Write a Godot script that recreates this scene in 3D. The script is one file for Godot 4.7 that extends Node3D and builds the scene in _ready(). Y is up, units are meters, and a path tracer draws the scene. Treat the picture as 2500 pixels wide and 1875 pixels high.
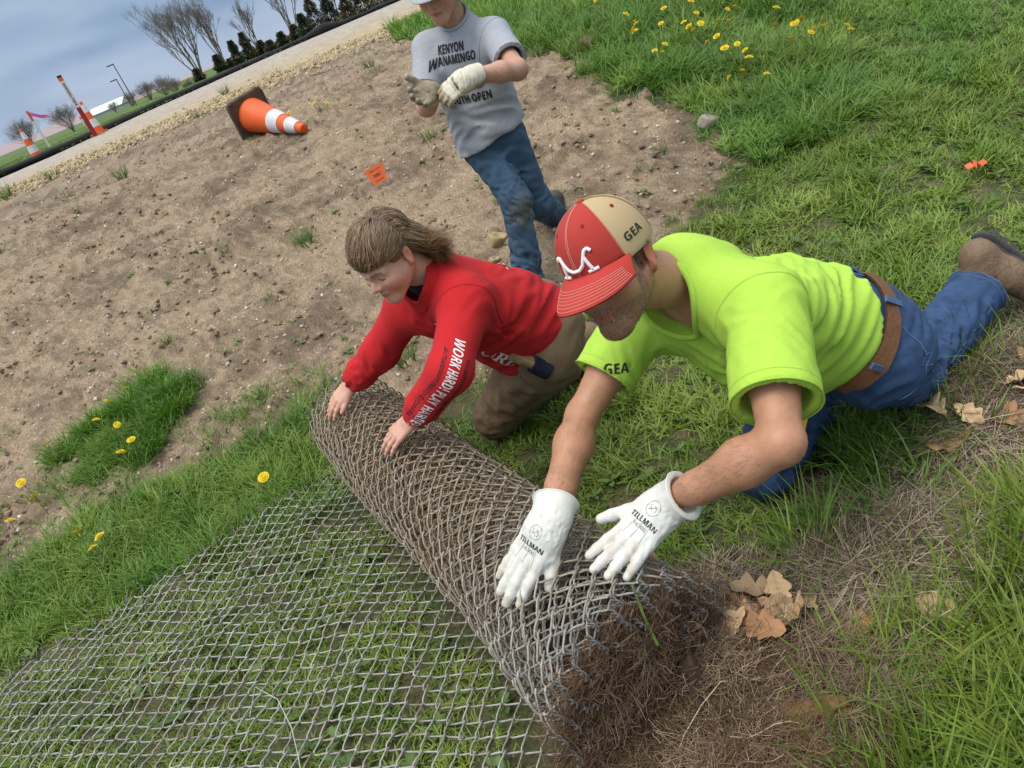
extends Node3D
# A fence crew rolls up old chain-link below a bare bank; a gravel road, a green field and bare trees lie beyond.
# x to the right, y up, -z away from the camera; metres.

var m_skin: StandardMaterial3D
var m_hair: StandardMaterial3D
var m_plain: StandardMaterial3D
var m_knit: StandardMaterial3D
var m_denim: StandardMaterial3D
var m_twill: StandardMaterial3D
var m_mesh: StandardMaterial3D
var m_leather: StandardMaterial3D
var m_rubber: StandardMaterial3D
var m_glove: StandardMaterial3D
var m_wire: StandardMaterial3D
var m_leaf: StandardMaterial3D
var m_straw: StandardMaterial3D
var m_bark: StandardMaterial3D
var m_stone: StandardMaterial3D
var m_plastic: StandardMaterial3D
var m_soil: StandardMaterial3D

func _ready() -> void:
	# camera: held at eye height, tipped down and rolled
	var cam := Camera3D.new()
	var pitch := deg_to_rad(28.3)
	var roll := deg_to_rad(22.6)
	var fw := Vector3(0, -sin(pitch), -cos(pitch))
	var lu := Vector3(0, cos(pitch), -sin(pitch))
	var ix := Vector3.RIGHT * cos(roll) - lu * sin(roll)
	var iy := Vector3.RIGHT * sin(roll) + lu * cos(roll)
	cam.transform = Transform3D(Basis(ix, iy, -fw), Vector3(0, 1.45, 0))
	cam.fov = rad_to_deg(2.0 * atan(937.5 / 1850.0))
	cam.near = 0.05
	cam.far = 3000.0
	add_child(cam)
	cam.current = true
	# overcast sky
	var env := Environment.new()
	env.background_mode = Environment.BG_SKY
	var sky := Sky.new()
	var pano := PanoramaSkyMaterial.new()
	pano.panorama = sky_image()
	pano.energy_multiplier = 1.0
	sky.sky_material = pano
	env.sky = sky
	env.background_energy_multiplier = 1.0
	env.tonemap_mode = Environment.TONE_MAPPER_LINEAR
	env.tonemap_exposure = 2.15
	env.sdfgi_enabled = true
	env.ssao_enabled = true
	env.ssil_enabled = true
	env.fog_enabled = false
	env.fog_density = 0.0016
	env.fog_light_color = Color(0.66, 0.7, 0.78)
	var we := WorldEnvironment.new()
	we.environment = env
	add_child(we)
	# the sun behind the cloud: weak and wide
	var sun := DirectionalLight3D.new()
	sun.light_energy = 0.34
	sun.light_angular_distance = 26.0
	sun.light_color = Color(1.0, 0.97, 0.92)
	sun.shadow_enabled = true
	sun.look_at_from_position(Vector3(-0.55, 1.6, 0.35), Vector3.ZERO)
	add_child(sun)
	make_materials()
	build_ground()
	build_far()
	build_fence()
	build_man()
	build_red_boy()
	build_standing_boy()
	finish_bodies()
	build_objects()
	build_plants()
	build_litter()

func sky_image() -> ImageTexture:
	var w := 1024
	var h := 512
	var nz := FastNoiseLite.new()
	nz.seed = 4
	nz.frequency = 1.0
	nz.fractal_octaves = 5
	var im := Image.create(w, h, false, Image.FORMAT_RGBF)
	for y in h:
		var el := (0.5 - (y + 0.5) / h) * PI
		for x in w:
			var az := (x + 0.5) / w * TAU
			var d := Vector3(cos(el) * sin(az), sin(el), -cos(el) * cos(az))
			var e := maxf(sin(el), 0.0)
			# long flat cloud bands on a layer overhead
			var q := Vector3(d.x, 0, d.z) / (e + 0.16)
			var n := nz.get_noise_3dv(q * Vector3(0.55, 1, 1.0)) * 0.62 + nz.get_noise_3dv(q * 2.3 + Vector3(9, 0, 0)) * 0.3
			var c := clampf(0.5 + n * 1.25, 0.0, 1.0)
			var slate := Color(0.1, 0.152, 0.235)
			var pale := Color(0.39, 0.45, 0.51)
			var col := slate.lerp(pale, c * (0.35 + 0.65 * smoothstep(0.1, 0.5, e)))
			col = col.lerp(Color(0.82, 0.85, 0.9), smoothstep(0.3, 0.9, e) * 0.75)
			col = col.lerp(Color(0.25, 0.285, 0.345), smoothstep(0.07, 0.0, e) * 0.6)
			im.set_pixel(x, y, col)
	return ImageTexture.create_from_image(im)

# dried crust: crumbs, and plates parted by cracks
func crust_tex() -> ImageTexture:
	var f := FastNoiseLite.new()
	f.seed = 14
	f.frequency = 0.035
	f.fractal_octaves = 6
	f.fractal_gain = 0.62
	var crumbs := f.get_seamless_image(512, 512)
	var v := FastNoiseLite.new()
	v.seed = 23
	v.noise_type = FastNoiseLite.TYPE_CELLULAR
	v.cellular_return_type = FastNoiseLite.RETURN_DISTANCE2_SUB
	v.frequency = 0.02
	v.fractal_type = FastNoiseLite.FRACTAL_NONE
	v.domain_warp_enabled = true
	v.domain_warp_amplitude = 30.0
	var plates := v.get_seamless_image(512, 512)
	crumbs.convert(Image.FORMAT_RGBA8)
	plates.convert(Image.FORMAT_RGBA8)
	var a := crumbs.get_data()
	var b := plates.get_data()
	for i in range(0, a.size(), 4):
		var k := clampi(int(a[i] * 0.85) + (30 if b[i] > 22 else int(b[i] * 30.0 / 22.0)), 0, 255)
		a[i] = k; a[i + 1] = k; a[i + 2] = k
	var im := Image.create_from_data(512, 512, false, Image.FORMAT_RGBA8, a)
	im.bump_map_to_normal_map(6.5)
	return ImageTexture.create_from_image(im)

func make_materials() -> void:
	var grain := noise_tex(11, 0.03, 0.72, 1.0, 5, 512)
	var fine := noise_tex(12, 0.12, 0.8, 1.0, 3, 256)
	var bump := bump_tex(13, 0.06, 3.0, 4, 256)
	m_skin = mat(Color.WHITE, 0.5, true, fine, 14.0, bump, 0.25)
	m_skin.subsurf_scatter_enabled = true
	m_skin.subsurf_scatter_strength = 0.12
	m_hair = mat(Color.WHITE, 0.42, true)
	m_plain = mat(Color.WHITE, 0.85, true)
	m_knit = mat(Color.WHITE, 0.95, true, fine, 22.0, bump, 0.5)
	m_denim = mat(Color.WHITE, 0.9, true, fine, 26.0, bump, 0.8)
	m_twill = mat(Color.WHITE, 0.92, true, fine, 24.0, bump, 0.5)
	m_leather = mat(Color.WHITE, 0.7, true, grain, 7.0, bump, 0.6)
	m_rubber = mat(Color.WHITE, 0.85, true, grain, 9.0)
	m_glove = mat(Color.WHITE, 0.62, true, null, 5.0, bump, 0.2)
	m_wire = mat(Color.WHITE, 0.6, true, grain, 6.0)
	m_wire.metallic = 0.25
	m_bark = mat(Color.WHITE, 0.95, true)
	m_stone = mat(Color.WHITE, 0.9, true, grain, 8.0, bump, 0.7)
	m_plastic = mat(Color.WHITE, 0.55, true, fine, 3.0)
	m_leaf = mat(Color.WHITE, 0.55, true)
	m_leaf.backlight_enabled = true
	m_leaf.backlight = Color(0.62, 0.75, 0.3)
	m_straw = mat(Color.WHITE, 0.8, true)
	m_soil = mat(Color.WHITE, 1.0, true, noise_tex(16, 0.05, 0.55, 1.0, 6, 512), 2.4, crust_tex(), 1.0)
	m_soil.albedo_color = lin(1.15, 1.15, 1.15)
	# woven net of the cap's back: threads and holes
	var im := Image.create(32, 32, false, Image.FORMAT_RGB8)
	for y in 32:
		for x in 32:
			var hx := (x + (4 if (y / 8) % 2 == 1 else 0)) % 8
			var hole := hx > 2 and hx < 6 and (y % 8) > 2 and (y % 8) < 6
			im.set_pixel(x, y, Color(0.45, 0.38, 0.33) if hole else Color(1, 1, 1))
	m_mesh = mat(Color.WHITE, 0.9, true)
	m_mesh.albedo_texture = ImageTexture.create_from_image(im)
	m_mesh.uv1_scale = Vector3(85, 85, 1)
# ---------------------------------------------------------------- signed-distance bodies and clothes
class Field:
	var T := PackedInt32Array()          # 0 tapered capsule, 1 ellipsoid, 2 plane, 3 end of group
	var OP := PackedInt32Array()         # 0 union, 1 subtract, 2 cut, 3 merge, 5 subtract from all, 6 cut all
	var A := PackedVector3Array()
	var BA := PackedVector3Array()
	var IL := PackedFloat32Array()
	var RA := PackedFloat32Array()
	var DR := PackedFloat32Array()
	var K := PackedFloat32Array()
	var NX := PackedVector3Array()       # flattening axis
	var FL := PackedFloat32Array()       # 1 / flattening - 1
	var XF : Array[Transform3D] = []
	var folds : Array = []
	var rings : Array = []
	var noise := FastNoiseLite.new()
	var lo := Vector3(1e9, 1e9, 1e9)
	var hi := Vector3(-1e9, -1e9, -1e9)
	func _init() -> void:
		noise.seed = 7
		noise.frequency = 1.0
		noise.fractal_type = FastNoiseLite.FRACTAL_NONE
	func _add(t: int, op: int, a: Vector3, b: Vector3, ra: float, rb: float, k: float, n: Vector3, fl: float, x: Transform3D) -> void:
		T.append(t); OP.append(op); A.append(a); BA.append(b - a); RA.append(ra); DR.append(rb - ra); K.append(k)
		IL.append(1.0 / maxf((b - a).length_squared(), 1e-9)); NX.append(n); FL.append(1.0 / fl - 1.0); XF.append(x)
	func grow(p: Vector3, r: float) -> void:
		lo = lo.min(p - Vector3.ONE * r); hi = hi.max(p + Vector3.ONE * r)
	func cap(a: Vector3, b: Vector3, ra: float, rb: float, k := 0.02, n := Vector3.ZERO, fl := 1.0, op := 0) -> void:
		_add(0, op, a, b, ra, rb, k, n, fl, Transform3D())
		if op == 0:
			grow(a, ra + 0.02); grow(b, rb + 0.02)
	func ball(a: Vector3, r: float, k := 0.02, op := 0) -> void:
		cap(a, a + Vector3(0, 1e-4, 0), r, r, k, Vector3.ZERO, 1.0, op)
	func ell(c: Vector3, r: Vector3, basis := Basis(), k := 0.02, op := 0) -> void:
		var x := Transform3D(basis * Basis.from_scale(r), c).affine_inverse()
		_add(1, op, c, c, minf(r.x, minf(r.y, r.z)), 0.0, k, Vector3.ZERO, 1.0, x)
		if op == 0:
			grow(c, maxf(r.x, maxf(r.y, r.z)) + 0.02)
	func cut(p: Vector3, n: Vector3, k := 0.003, op := 2) -> void:
		_add(2, op, p, p + n.normalized(), 0, 0, k, Vector3.ZERO, 1.0, Transform3D())
	func end(k := 0.02) -> void:
		_add(3, 3, Vector3.ZERO, Vector3.ONE, 0, 0, k, Vector3.ZERO, 1.0, Transform3D())
	func fold(c: Vector3, r: float, dir: Vector3, f: float, amp: float, along := 0.12, ridge := true) -> void:
		folds.append([c, r * r, dir.normalized(), f * 0.72, amp * 0.9, along, ridge])
	# creases that run round a limb or the trunk: c centre, r reach, ax the limb's axis, f creases per metre, skew slants them
	func crease(c: Vector3, r: float, ax: Vector3, f: float, amp: float, skew := 0.0, around := 0.9) -> void:
		var n := ax.normalized()
		var e := n.cross(Vector3(0.31, 0.77, 0.55)).normalized()
		rings.append([c, r * r, n, e, n.cross(e), f * 0.72, amp, skew, around])
	func prim(i: int, p: Vector3) -> float:
		if T[i] == 0:
			var q := p - A[i]
			var fl := FL[i]
			if fl != 0.0:
				var n := NX[i]
				q += n * (n.dot(q) * fl)
			var h := clampf(q.dot(BA[i]) * IL[i], 0.0, 1.0)
			return (q - BA[i] * h).length() - RA[i] - DR[i] * h
		elif T[i] == 1:
			var q := XF[i] * p
			return (q.length() - 1.0) * RA[i] * 1.15
		return (p - A[i]).dot(BA[i])
	func ev(p: Vector3, list: PackedInt32Array) -> float:
		var D := 10.0
		var d := 10.0
		for i in list:
			var op := OP[i]
			var k := K[i]
			if op == 3:
				var h := maxf(k - absf(D - d), 0.0)
				D = minf(D, d) - h * h * 0.25 / k
				d = 10.0
				continue
			var e: float
			if T[i] == 0:
				var q := p - A[i]
				var fl := FL[i]
				if fl != 0.0:
					var n := NX[i]
					q += n * (n.dot(q) * fl)
				var hh := clampf(q.dot(BA[i]) * IL[i], 0.0, 1.0)
				e = (q - BA[i] * hh).length() - RA[i] - DR[i] * hh
			elif T[i] == 1:
				e = ((XF[i] * p).length() - 1.0) * RA[i] * 1.15
			else:
				e = (p - A[i]).dot(BA[i])
			if op == 0:
				var h := maxf(k - absf(d - e), 0.0)
				d = minf(d, e) - h * h * 0.25 / k
			elif op == 1 or op == 2:
				if op == 1:
					e = -e
				var h := maxf(k - absf(d - e), 0.0)
				d = maxf(d, e) + h * h * 0.25 / k
			else:
				if op == 5:
					e = -e
				var h := maxf(k - absf(D - e), 0.0)
				D = maxf(D, e) + h * h * 0.25 / k
		D = minf(D, d)
		if absf(D) < 0.03:
			for f in folds:
				var q: Vector3 = p - f[0]
				var w: float = 1.0 - q.length_squared() / f[1]
				if w > 0.0:
					var dir: Vector3 = f[2]
					var a := q.dot(dir)
					var s: Vector3 = (q - dir * a) * f[3] + dir * (a * f[3] * f[5])
					var n: float = noise.get_noise_3dv(s)
					D -= f[4] * w * (0.55 - 2.0 * absf(n) if f[6] else n * 1.3)
			for f in rings:
				var q: Vector3 = p - f[0]
				var w: float = 1.0 - q.length_squared() / f[1]
				if w > 0.0:
					var n: Vector3 = f[2]
					var t := q.dot(n)
					var u := (q - n * t).normalized()
					var c1: float = u.dot(f[3])
					var c2: float = u.dot(f[4])
					var v: float = noise.get_noise_3d((t + f[7] * c1) * f[5], c1 * f[8], c2 * f[8] + f[5])
					D -= f[6] * w * (0.5 - 1.9 * sqrt(v * v + 0.004))
		return D
	func all() -> PackedInt32Array:
		var r := PackedInt32Array()
		for i in T.size():
			r.append(i)
		return r
	func at(p: Vector3) -> float:
		return ev(p, all())
	# walks from p along dir to the surface
	func onto(p: Vector3, dir: Vector3, reach := 0.3) -> Vector3:
		var l := around(p + dir * reach * 0.5, reach * 0.5)
		var t := 0.0
		while t < reach:
			var d := ev(p + dir * t, l)
			if d < 0.0004:
				break
			t += maxf(d * 0.7, 0.0006)
		return p + dir * t
	func around(p: Vector3, r: float) -> PackedInt32Array:
		var l := PackedInt32Array()
		for i in T.size():
			if OP[i] == 3 or OP[i] == 2 or OP[i] == 6 or prim(i, p) < r * 1.3 + K[i] + 0.02:
				l.append(i)
		return l
	func grad(p: Vector3, l: PackedInt32Array) -> Vector3:
		var e := 0.003
		return Vector3(ev(p + Vector3(e, 0, 0), l) - ev(p - Vector3(e, 0, 0), l), ev(p + Vector3(0, e, 0), l) - ev(p - Vector3(0, e, 0), l), ev(p + Vector3(0, 0, e), l) - ev(p - Vector3(0, 0, e), l)).normalized()
	func snap(p: Vector3, off := 0.0) -> Vector3:
		var l := around(p, 0.06)
		for k in 3:
			p -= grad(p, l) * (ev(p, l) - off)
		return p
	# surface nets; returns [vertices, normals, indices]
	func net(cell: float) -> Array:
		var n := Vector3i(((hi - lo) / cell).ceil()) + Vector3i(2, 2, 2)
		var B := 5
		n = Vector3i(((n.x + B - 1) / B) * B + 1, ((n.y + B - 1) / B) * B + 1, ((n.z + B - 1) / B) * B + 1)
		var sx := 1
		var sy := n.x
		var sz := n.x * n.y
		var val := PackedFloat32Array()
		val.resize(sz * n.z)
		val.fill(9.0)
		var vid := PackedInt32Array()
		vid.resize(sz * n.z)
		vid.fill(-1)
		var every := all()
		var r := B * cell * 0.87
		var active : Array[Vector3i] = []
		for bz in (n.z - 1) / B:
			for by in (n.y - 1) / B:
				for bx in (n.x - 1) / B:
					var o := Vector3i(bx, by, bz) * B
					var c := lo + (Vector3(o) + Vector3.ONE * (B * 0.5)) * cell
					var v := ev(c, every)
					if v > r * 1.25 + 0.004:
						continue
					if v < -r * 1.25 - 0.004:
						for z in B + 1:
							for y in B + 1:
								var at0 := (o.z + z) * sz + (o.y + y) * sy + o.x
								for x in B + 1:
									if val[at0 + x] == 9.0:
										val[at0 + x] = -1.0
						continue
					var list := PackedInt32Array()
					var lim := maxf(v, 0.0) + r * 2.1
					for i in every:
						if OP[i] == 3 or OP[i] == 2 or OP[i] == 6 or prim(i, c) < lim + K[i]:
							list.append(i)
					active.append(o)
					for z in B + 1:
						for y in B + 1:
							var at0 := (o.z + z) * sz + (o.y + y) * sy + o.x
							var p := lo + Vector3(o.x, o.y + y, o.z + z) * cell
							for x in B + 1:
								if val[at0 + x] == 9.0:
									val[at0 + x] = ev(p, list)
								p.x += cell
		var vs := PackedVector3Array()
		var ids := PackedInt32Array()
		var E0 := PackedInt32Array([0, 2, 4, 6, 0, 1, 4, 5, 0, 1, 2, 3])
		var E1 := PackedInt32Array([1, 3, 5, 7, 2, 3, 6, 7, 4, 5, 6, 7])
		var co := PackedInt32Array([0, sx, sy, sx + sy, sz, sz + sx, sz + sy, sz + sx + sy])
		var cells := PackedInt32Array()
		var g := PackedFloat32Array()
		g.resize(8)
		for o in active:
			for z in B:
				for y in B:
					var at0 := (o.z + z) * sz + (o.y + y) * sy + o.x
					for x in B:
						var i := at0 + x
						var s := 0
						for k in 8:
							if val[i + co[k]] < 0.0:
								s += 1
						if s == 0 or s == 8:
							continue
						for k in 8:
							g[k] = val[i + co[k]]
						var p := Vector3.ZERO
						var m := 0
						for e in 12:
							var a := g[E0[e]]
							var b := g[E1[e]]
							if (a < 0.0) != (b < 0.0):
								var t := a / (a - b)
								var ca := E0[e]
								var cb := E1[e]
								p += Vector3(float(ca & 1) * (1.0 - t) + float(cb & 1) * t, float((ca >> 1) & 1) * (1.0 - t) + float((cb >> 1) & 1) * t, float((ca >> 2) & 1) * (1.0 - t) + float((cb >> 2) & 1) * t)
								m += 1
						vid[i] = vs.size()
						cells.append(i)
						vs.append(lo + (Vector3(o.x + x, o.y + y, o.z + z) + p / m) * cell)
		for i in cells:
			var a := val[i] < 0.0
			for ax in 3:
				var st := sx if ax == 0 else (sy if ax == 1 else sz)
				var u := sy if ax == 0 else (sz if ax == 1 else sx)
				var w := sz if ax == 0 else (sx if ax == 1 else sy)
				if (val[i + st] < 0.0) == a or i - u - w < 0:
					continue
				var q0 := vid[i]
				var q1 := vid[i - u]
				var q2 := vid[i - u - w]
				var q3 := vid[i - w]
				if q1 < 0 or q2 < 0 or q3 < 0:
					continue
				if a:
					ids.append_array(PackedInt32Array([q0, q2, q1, q0, q3, q2]))
				else:
					ids.append_array(PackedInt32Array([q0, q1, q2, q0, q2, q3]))
		return [vs, Field.normals(vs, ids), ids]
	static func normals(vs: PackedVector3Array, ids: PackedInt32Array) -> PackedVector3Array:
		var ns := PackedVector3Array()
		ns.resize(vs.size())
		for t in range(0, ids.size(), 3):
			var a := ids[t]
			var b := ids[t + 1]
			var c := ids[t + 2]
			var nn := (vs[c] - vs[a]).cross(vs[b] - vs[a])
			ns[a] += nn
			ns[b] += nn
			ns[c] += nn
		for i in ns.size():
			ns[i] = ns[i].normalized()
		return ns

# collects triangles for one named mesh
class Shape:
	var tasks : Array[Callable] = []
	var ready_arrays := []
	var v := PackedVector3Array()
	var n := PackedVector3Array()
	var c := PackedColorArray()
	var u := PackedVector2Array()
	var ids := PackedInt32Array()
	var smooth := true
	func vert(p: Vector3, col := Color.WHITE, uv := Vector2.ZERO) -> int:
		v.append(p); c.append(col); u.append(uv)
		return v.size() - 1
	func tri(a: int, b: int, d: int) -> void:
		ids.append(a); ids.append(b); ids.append(d)
	func quad(a: int, b: int, d: int, e: int) -> void:
		tri(a, b, d); tri(a, d, e)
	func add_net(m: Array, col := Color.WHITE, x := Transform3D()) -> void:
		var o := v.size()
		for p: Vector3 in m[0]:
			vert(x * p, col)
		for i: int in m[2]:
			ids.append(o + i)
	# box with its own faces, corner to corner in a frame
	func box(x: Transform3D, lo: Vector3, hi: Vector3, col := Color.WHITE) -> void:
		for f in 6:
			var ax := f / 2
			var s := f % 2
			var p := []
			for k in 4:
				var q := Vector3()
				q[ax] = hi[ax] if s == 1 else lo[ax]
				q[(ax + 1) % 3] = hi[(ax + 1) % 3] if k == 1 or k == 2 else lo[(ax + 1) % 3]
				q[(ax + 2) % 3] = hi[(ax + 2) % 3] if k >= 2 else lo[(ax + 2) % 3]
				p.append(vert(x * q, col))
			if s == 1:
				quad(p[0], p[3], p[2], p[1])
			else:
				quad(p[0], p[1], p[2], p[3])
	# tube along points, radii per point
	func tube(pts: PackedVector3Array, rad: PackedFloat32Array, sides := 6, col := Color.WHITE, col2 := Color(-1, 0, 0), closed := false, ends := true) -> void:
		var m := pts.size()
		if m < 2:
			return
		var c2 := col if col2.r < 0 else col2
		var t0 := (pts[1] - pts[0]).normalized()
		var ref := Vector3.UP if absf(t0.y) < 0.9 else Vector3.RIGHT
		var nx := t0.cross(ref).normalized()
		var o := v.size()
		for i in m:
			var t := (pts[mini(i + 1, m - 1)] - pts[maxi(i - 1, 0)])
			if closed:
				t = pts[(i + 1) % m] - pts[(i + m - 1) % m]
			t = t.normalized()
			nx = (nx - t * nx.dot(t)).normalized()
			var ny := t.cross(nx)
			var r := rad[mini(i, rad.size() - 1)]
			var cc := col.lerp(c2, float(i) / (m - 1))
			for s in sides:
				var a := TAU * s / sides
				vert(pts[i] + (nx * cos(a) + ny * sin(a)) * r, cc, Vector2(float(s) / sides, float(i) / (m - 1)))
		var last := m if closed else m - 1
		for i in last:
			var j := (i + 1) % m
			for s in sides:
				var s2 := (s + 1) % sides
				quad(o + i * sides + s, o + j * sides + s, o + j * sides + s2, o + i * sides + s2)
		if ends and not closed:
			for e in 2:
				var b := o if e == 0 else o + (m - 1) * sides
				for s in range(1, sides - 1):
					if e == 0:
						tri(b, b + s, b + s + 1)
					else:
						tri(b, b + s + 1, b + s)
	# flat ribbon along points with a facing normal
	func ribbon(pts: PackedVector3Array, side: Vector3, w0: float, w1: float, col := Color.WHITE, col2 := Color(-1, 0, 0)) -> void:
		var m := pts.size()
		var c2 := col if col2.r < 0 else col2
		var o := v.size()
		for i in m:
			var t := float(i) / (m - 1)
			var w := lerpf(w0, w1, t) * 0.5
			vert(pts[i] - side * w, col.lerp(c2, t)); vert(pts[i] + side * w, col.lerp(c2, t))
		for i in m - 1:
			quad(o + i * 2, o + i * 2 + 1, o + i * 2 + 3, o + i * 2 + 2)
	func prepare() -> void:
		for t in tasks:
			t.call()
		tasks.clear()
		var a := []
		a.resize(Mesh.ARRAY_MAX)
		if not smooth:
			var v2 := PackedVector3Array(); var c2 := PackedColorArray(); var u2 := PackedVector2Array(); var i2 := PackedInt32Array()
			for i in ids.size():
				v2.append(v[ids[i]]); c2.append(c[ids[i]]); u2.append(u[ids[i]]); i2.append(i)
			v = v2; c = c2; u = u2; ids = i2
		n = Field.normals(v, ids)
		a[Mesh.ARRAY_VERTEX] = v
		a[Mesh.ARRAY_NORMAL] = n
		a[Mesh.ARRAY_COLOR] = c
		a[Mesh.ARRAY_TEX_UV] = u
		a[Mesh.ARRAY_INDEX] = ids
		ready_arrays = a
	func mesh() -> ArrayMesh:
		if ready_arrays.is_empty():
			prepare()
		var am := ArrayMesh.new()
		am.add_surface_from_arrays(Mesh.PRIMITIVE_TRIANGLES, ready_arrays)
		return am

# ---------------------------------------------------------------- naming, materials
var lock := Mutex.new()
var waiting := []
var next_job := 0
var taken := {}
func numbered(called: String) -> String:
	if not taken.has(called):
		taken[called] = 0
		return called
	taken[called] += 1
	return "%s_%03d" % [called, taken[called]]
func tag(o: Node, label: String, category: String, group := "", kind := "") -> void:
	if label: o.set_meta("label", label)
	if category: o.set_meta("category", category)
	if group: o.set_meta("group", group)
	if kind: o.set_meta("kind", kind)
func thing(called: String, label: String, category: String, at := Vector3.ZERO, group := "") -> Node3D:
	var o := Node3D.new()
	o.position = at
	tag(o, label, category, group)
	o.name = numbered(called)
	add_child(o)
	return o
# bodies and clothes are worked out together at the end, on several threads
func finish_bodies() -> void:
	var jobs : Array[Thread] = []
	for k in 4:
		var t := Thread.new()
		t.start(func() -> void:
			while true:
				lock.lock()
				var i := next_job
				next_job += 1
				lock.unlock()
				if i >= waiting.size():
					return
				(waiting[i][1] as Shape).prepare())
		jobs.append(t)
	for t in jobs:
		t.wait_to_finish()
	for w in waiting:
		(w[0] as MeshInstance3D).mesh = (w[1] as Shape).mesh()
func put(called: String, m: Variant, material: Material, parent: Node = null) -> MeshInstance3D:
	var o := MeshInstance3D.new()
	if m is Shape and not (m as Shape).tasks.is_empty():
		waiting.append([o, m])
	else:
		o.mesh = (m as Shape).mesh() if m is Shape else m
	o.material_override = material
	if parent == null:
		o.name = numbered(called)
		add_child(o)
	else:
		o.name = called
		parent.add_child(o, true)
		# parts are built in the place's coordinates; the parent only translates
		var q: Node = parent
		while q != null and q is Node3D and q != self:
			o.position -= (q as Node3D).position
			q = q.get_parent()
	return o
func copy(o: Node3D, at: Vector3, turn := 0.0, label := "", s := 1.0) -> Node3D:
	var base := String(o.name)
	var r: Node3D = o.duplicate()
	r.name = numbered(base)
	add_child(r)
	r.position = at
	r.rotation.y = turn
	r.scale = Vector3.ONE * s
	if label: r.set_meta("label", label)
	return r
func lin(r: float, g: float, b: float) -> Color:      # linear base colour -> the sRGB that albedo_color wants
	return Color(r, g, b).linear_to_srgb()
func hexl(h: String) -> Color:                        # sRGB hex -> linear, for vertex colours
	return Color(h).srgb_to_linear()
func mat(col: Color, rough := 0.8, vcol := false, tex: Texture2D = null, scale := 1.0, bump: Texture2D = null, bump_k := 1.0) -> StandardMaterial3D:
	var m := StandardMaterial3D.new()
	m.albedo_color = col
	m.roughness = rough
	m.vertex_color_use_as_albedo = vcol
	m.cull_mode = BaseMaterial3D.CULL_DISABLED
	if tex:
		m.albedo_texture = tex
	if bump:
		m.normal_enabled = true
		m.normal_texture = bump
		m.normal_scale = bump_k
	if tex or bump:
		m.uv1_triplanar = true
		m.uv1_world_triplanar = true
		m.uv1_scale = Vector3.ONE * scale
	return m
func noise_tex(seed: int, freq: float, lo: float, hi: float, oct := 4, size := 512, typ := FastNoiseLite.TYPE_SIMPLEX_SMOOTH) -> ImageTexture:
	var f := FastNoiseLite.new()
	f.seed = seed
	f.noise_type = typ
	f.frequency = freq
	f.fractal_octaves = oct
	var im := f.get_seamless_image(size, size)
	im.convert(Image.FORMAT_RGB8)
	var d := im.get_data()
	var l8 := int(lo * 255.0)
	var h8 := (hi - lo)
	for i in d.size():
		d[i] = l8 + int(d[i] * h8)
	return ImageTexture.create_from_image(Image.create_from_data(size, size, false, Image.FORMAT_RGB8, d))
func bump_tex(seed: int, freq: float, k: float, oct := 4, size := 512, typ := FastNoiseLite.TYPE_SIMPLEX_SMOOTH) -> ImageTexture:
	var f := FastNoiseLite.new()
	f.seed = seed
	f.noise_type = typ
	f.frequency = freq
	f.fractal_octaves = oct
	var im := f.get_seamless_image(size, size)
	im.convert(Image.FORMAT_RGBA8)
	im.bump_map_to_normal_map(k)
	return ImageTexture.create_from_image(im)
# ---------------------------------------------------------------- ground
var n_a := FastNoiseLite.new()
var n_b := FastNoiseLite.new()
var n_c := FastNoiseLite.new()
var dirt_poly := PackedVector2Array([Vector2(0.45, -15.5), Vector2(0.74, -7.06), Vector2(1.01, -5.94), Vector2(1.42, -5.28), Vector2(1.27, -5.07), Vector2(1.25, -4.69), Vector2(1.41, -4.37), Vector2(1.53, -3.84), Vector2(1.33, -3.5), Vector2(1.08, -3.32), Vector2(0.86, -3.21), Vector2(0.6, -3.07), Vector2(0.41, -2.89), Vector2(0.3, -2.82), Vector2(-0.1, -2.72), Vector2(-0.34, -2.72), Vector2(-0.75, -2.82), Vector2(-0.88, -3.06), Vector2(-1.1, -2.94), Vector2(-1.36, -2.94), Vector2(-1.59, -2.93), Vector2(-1.89, -3.0), Vector2(-2.06, -2.85), Vector2(-2.3, -2.75), Vector2(-4, -2.6), Vector2(-9, -4), Vector2(-16, -12.5), Vector2(-12, -18)])
var strip_poly := PackedVector2Array([Vector2(-2.2, -3.55), Vector2(-1.89, -3.68), Vector2(-1.52, -3.78), Vector2(-1.43, -3.62), Vector2(-1.58, -3.3), Vector2(-1.8, -3.18), Vector2(-2.05, -3.28)])
var thatch_poly := PackedVector2Array([Vector2(1.6, -1.95), Vector2(1.14, -1.6), Vector2(0.88, -1.4), Vector2(0.6, -1.28), Vector2(0.4, -1.2), Vector2(0.22, -1.23), Vector2(0.12, -1.2), Vector2(-0.16, -1.0), Vector2(-0.2, -0.7), Vector2(0.14, -0.6), Vector2(0.32, -0.8), Vector2(0.44, -0.95), Vector2(0.62, -1.05), Vector2(0.8, -1.14), Vector2(1.5, -1.45), Vector2(2.0, -1.85)])

func ease_bank(x: float, z: float) -> float:
	var t := clampf((-z - 2.45) / 4.3, 0.0, 1.0)
	return 0.9 * (0.5 * t + 0.5 * t * t * (3.0 - 2.0 * t))
func warp(x: float, z: float, k := 1.0) -> Vector2:
	return Vector2(x + n_a.get_noise_2d(x * 3.1 + 40.0, z * 3.1) * 0.16 * k + n_b.get_noise_2d(x * 14.0, z * 14.0) * 0.06 * k, z + n_a.get_noise_2d(x * 3.1, z * 3.1 + 90.0) * 0.16 * k + n_b.get_noise_2d(x * 14.0 + 7.0, z * 14.0) * 0.06 * k)
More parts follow.
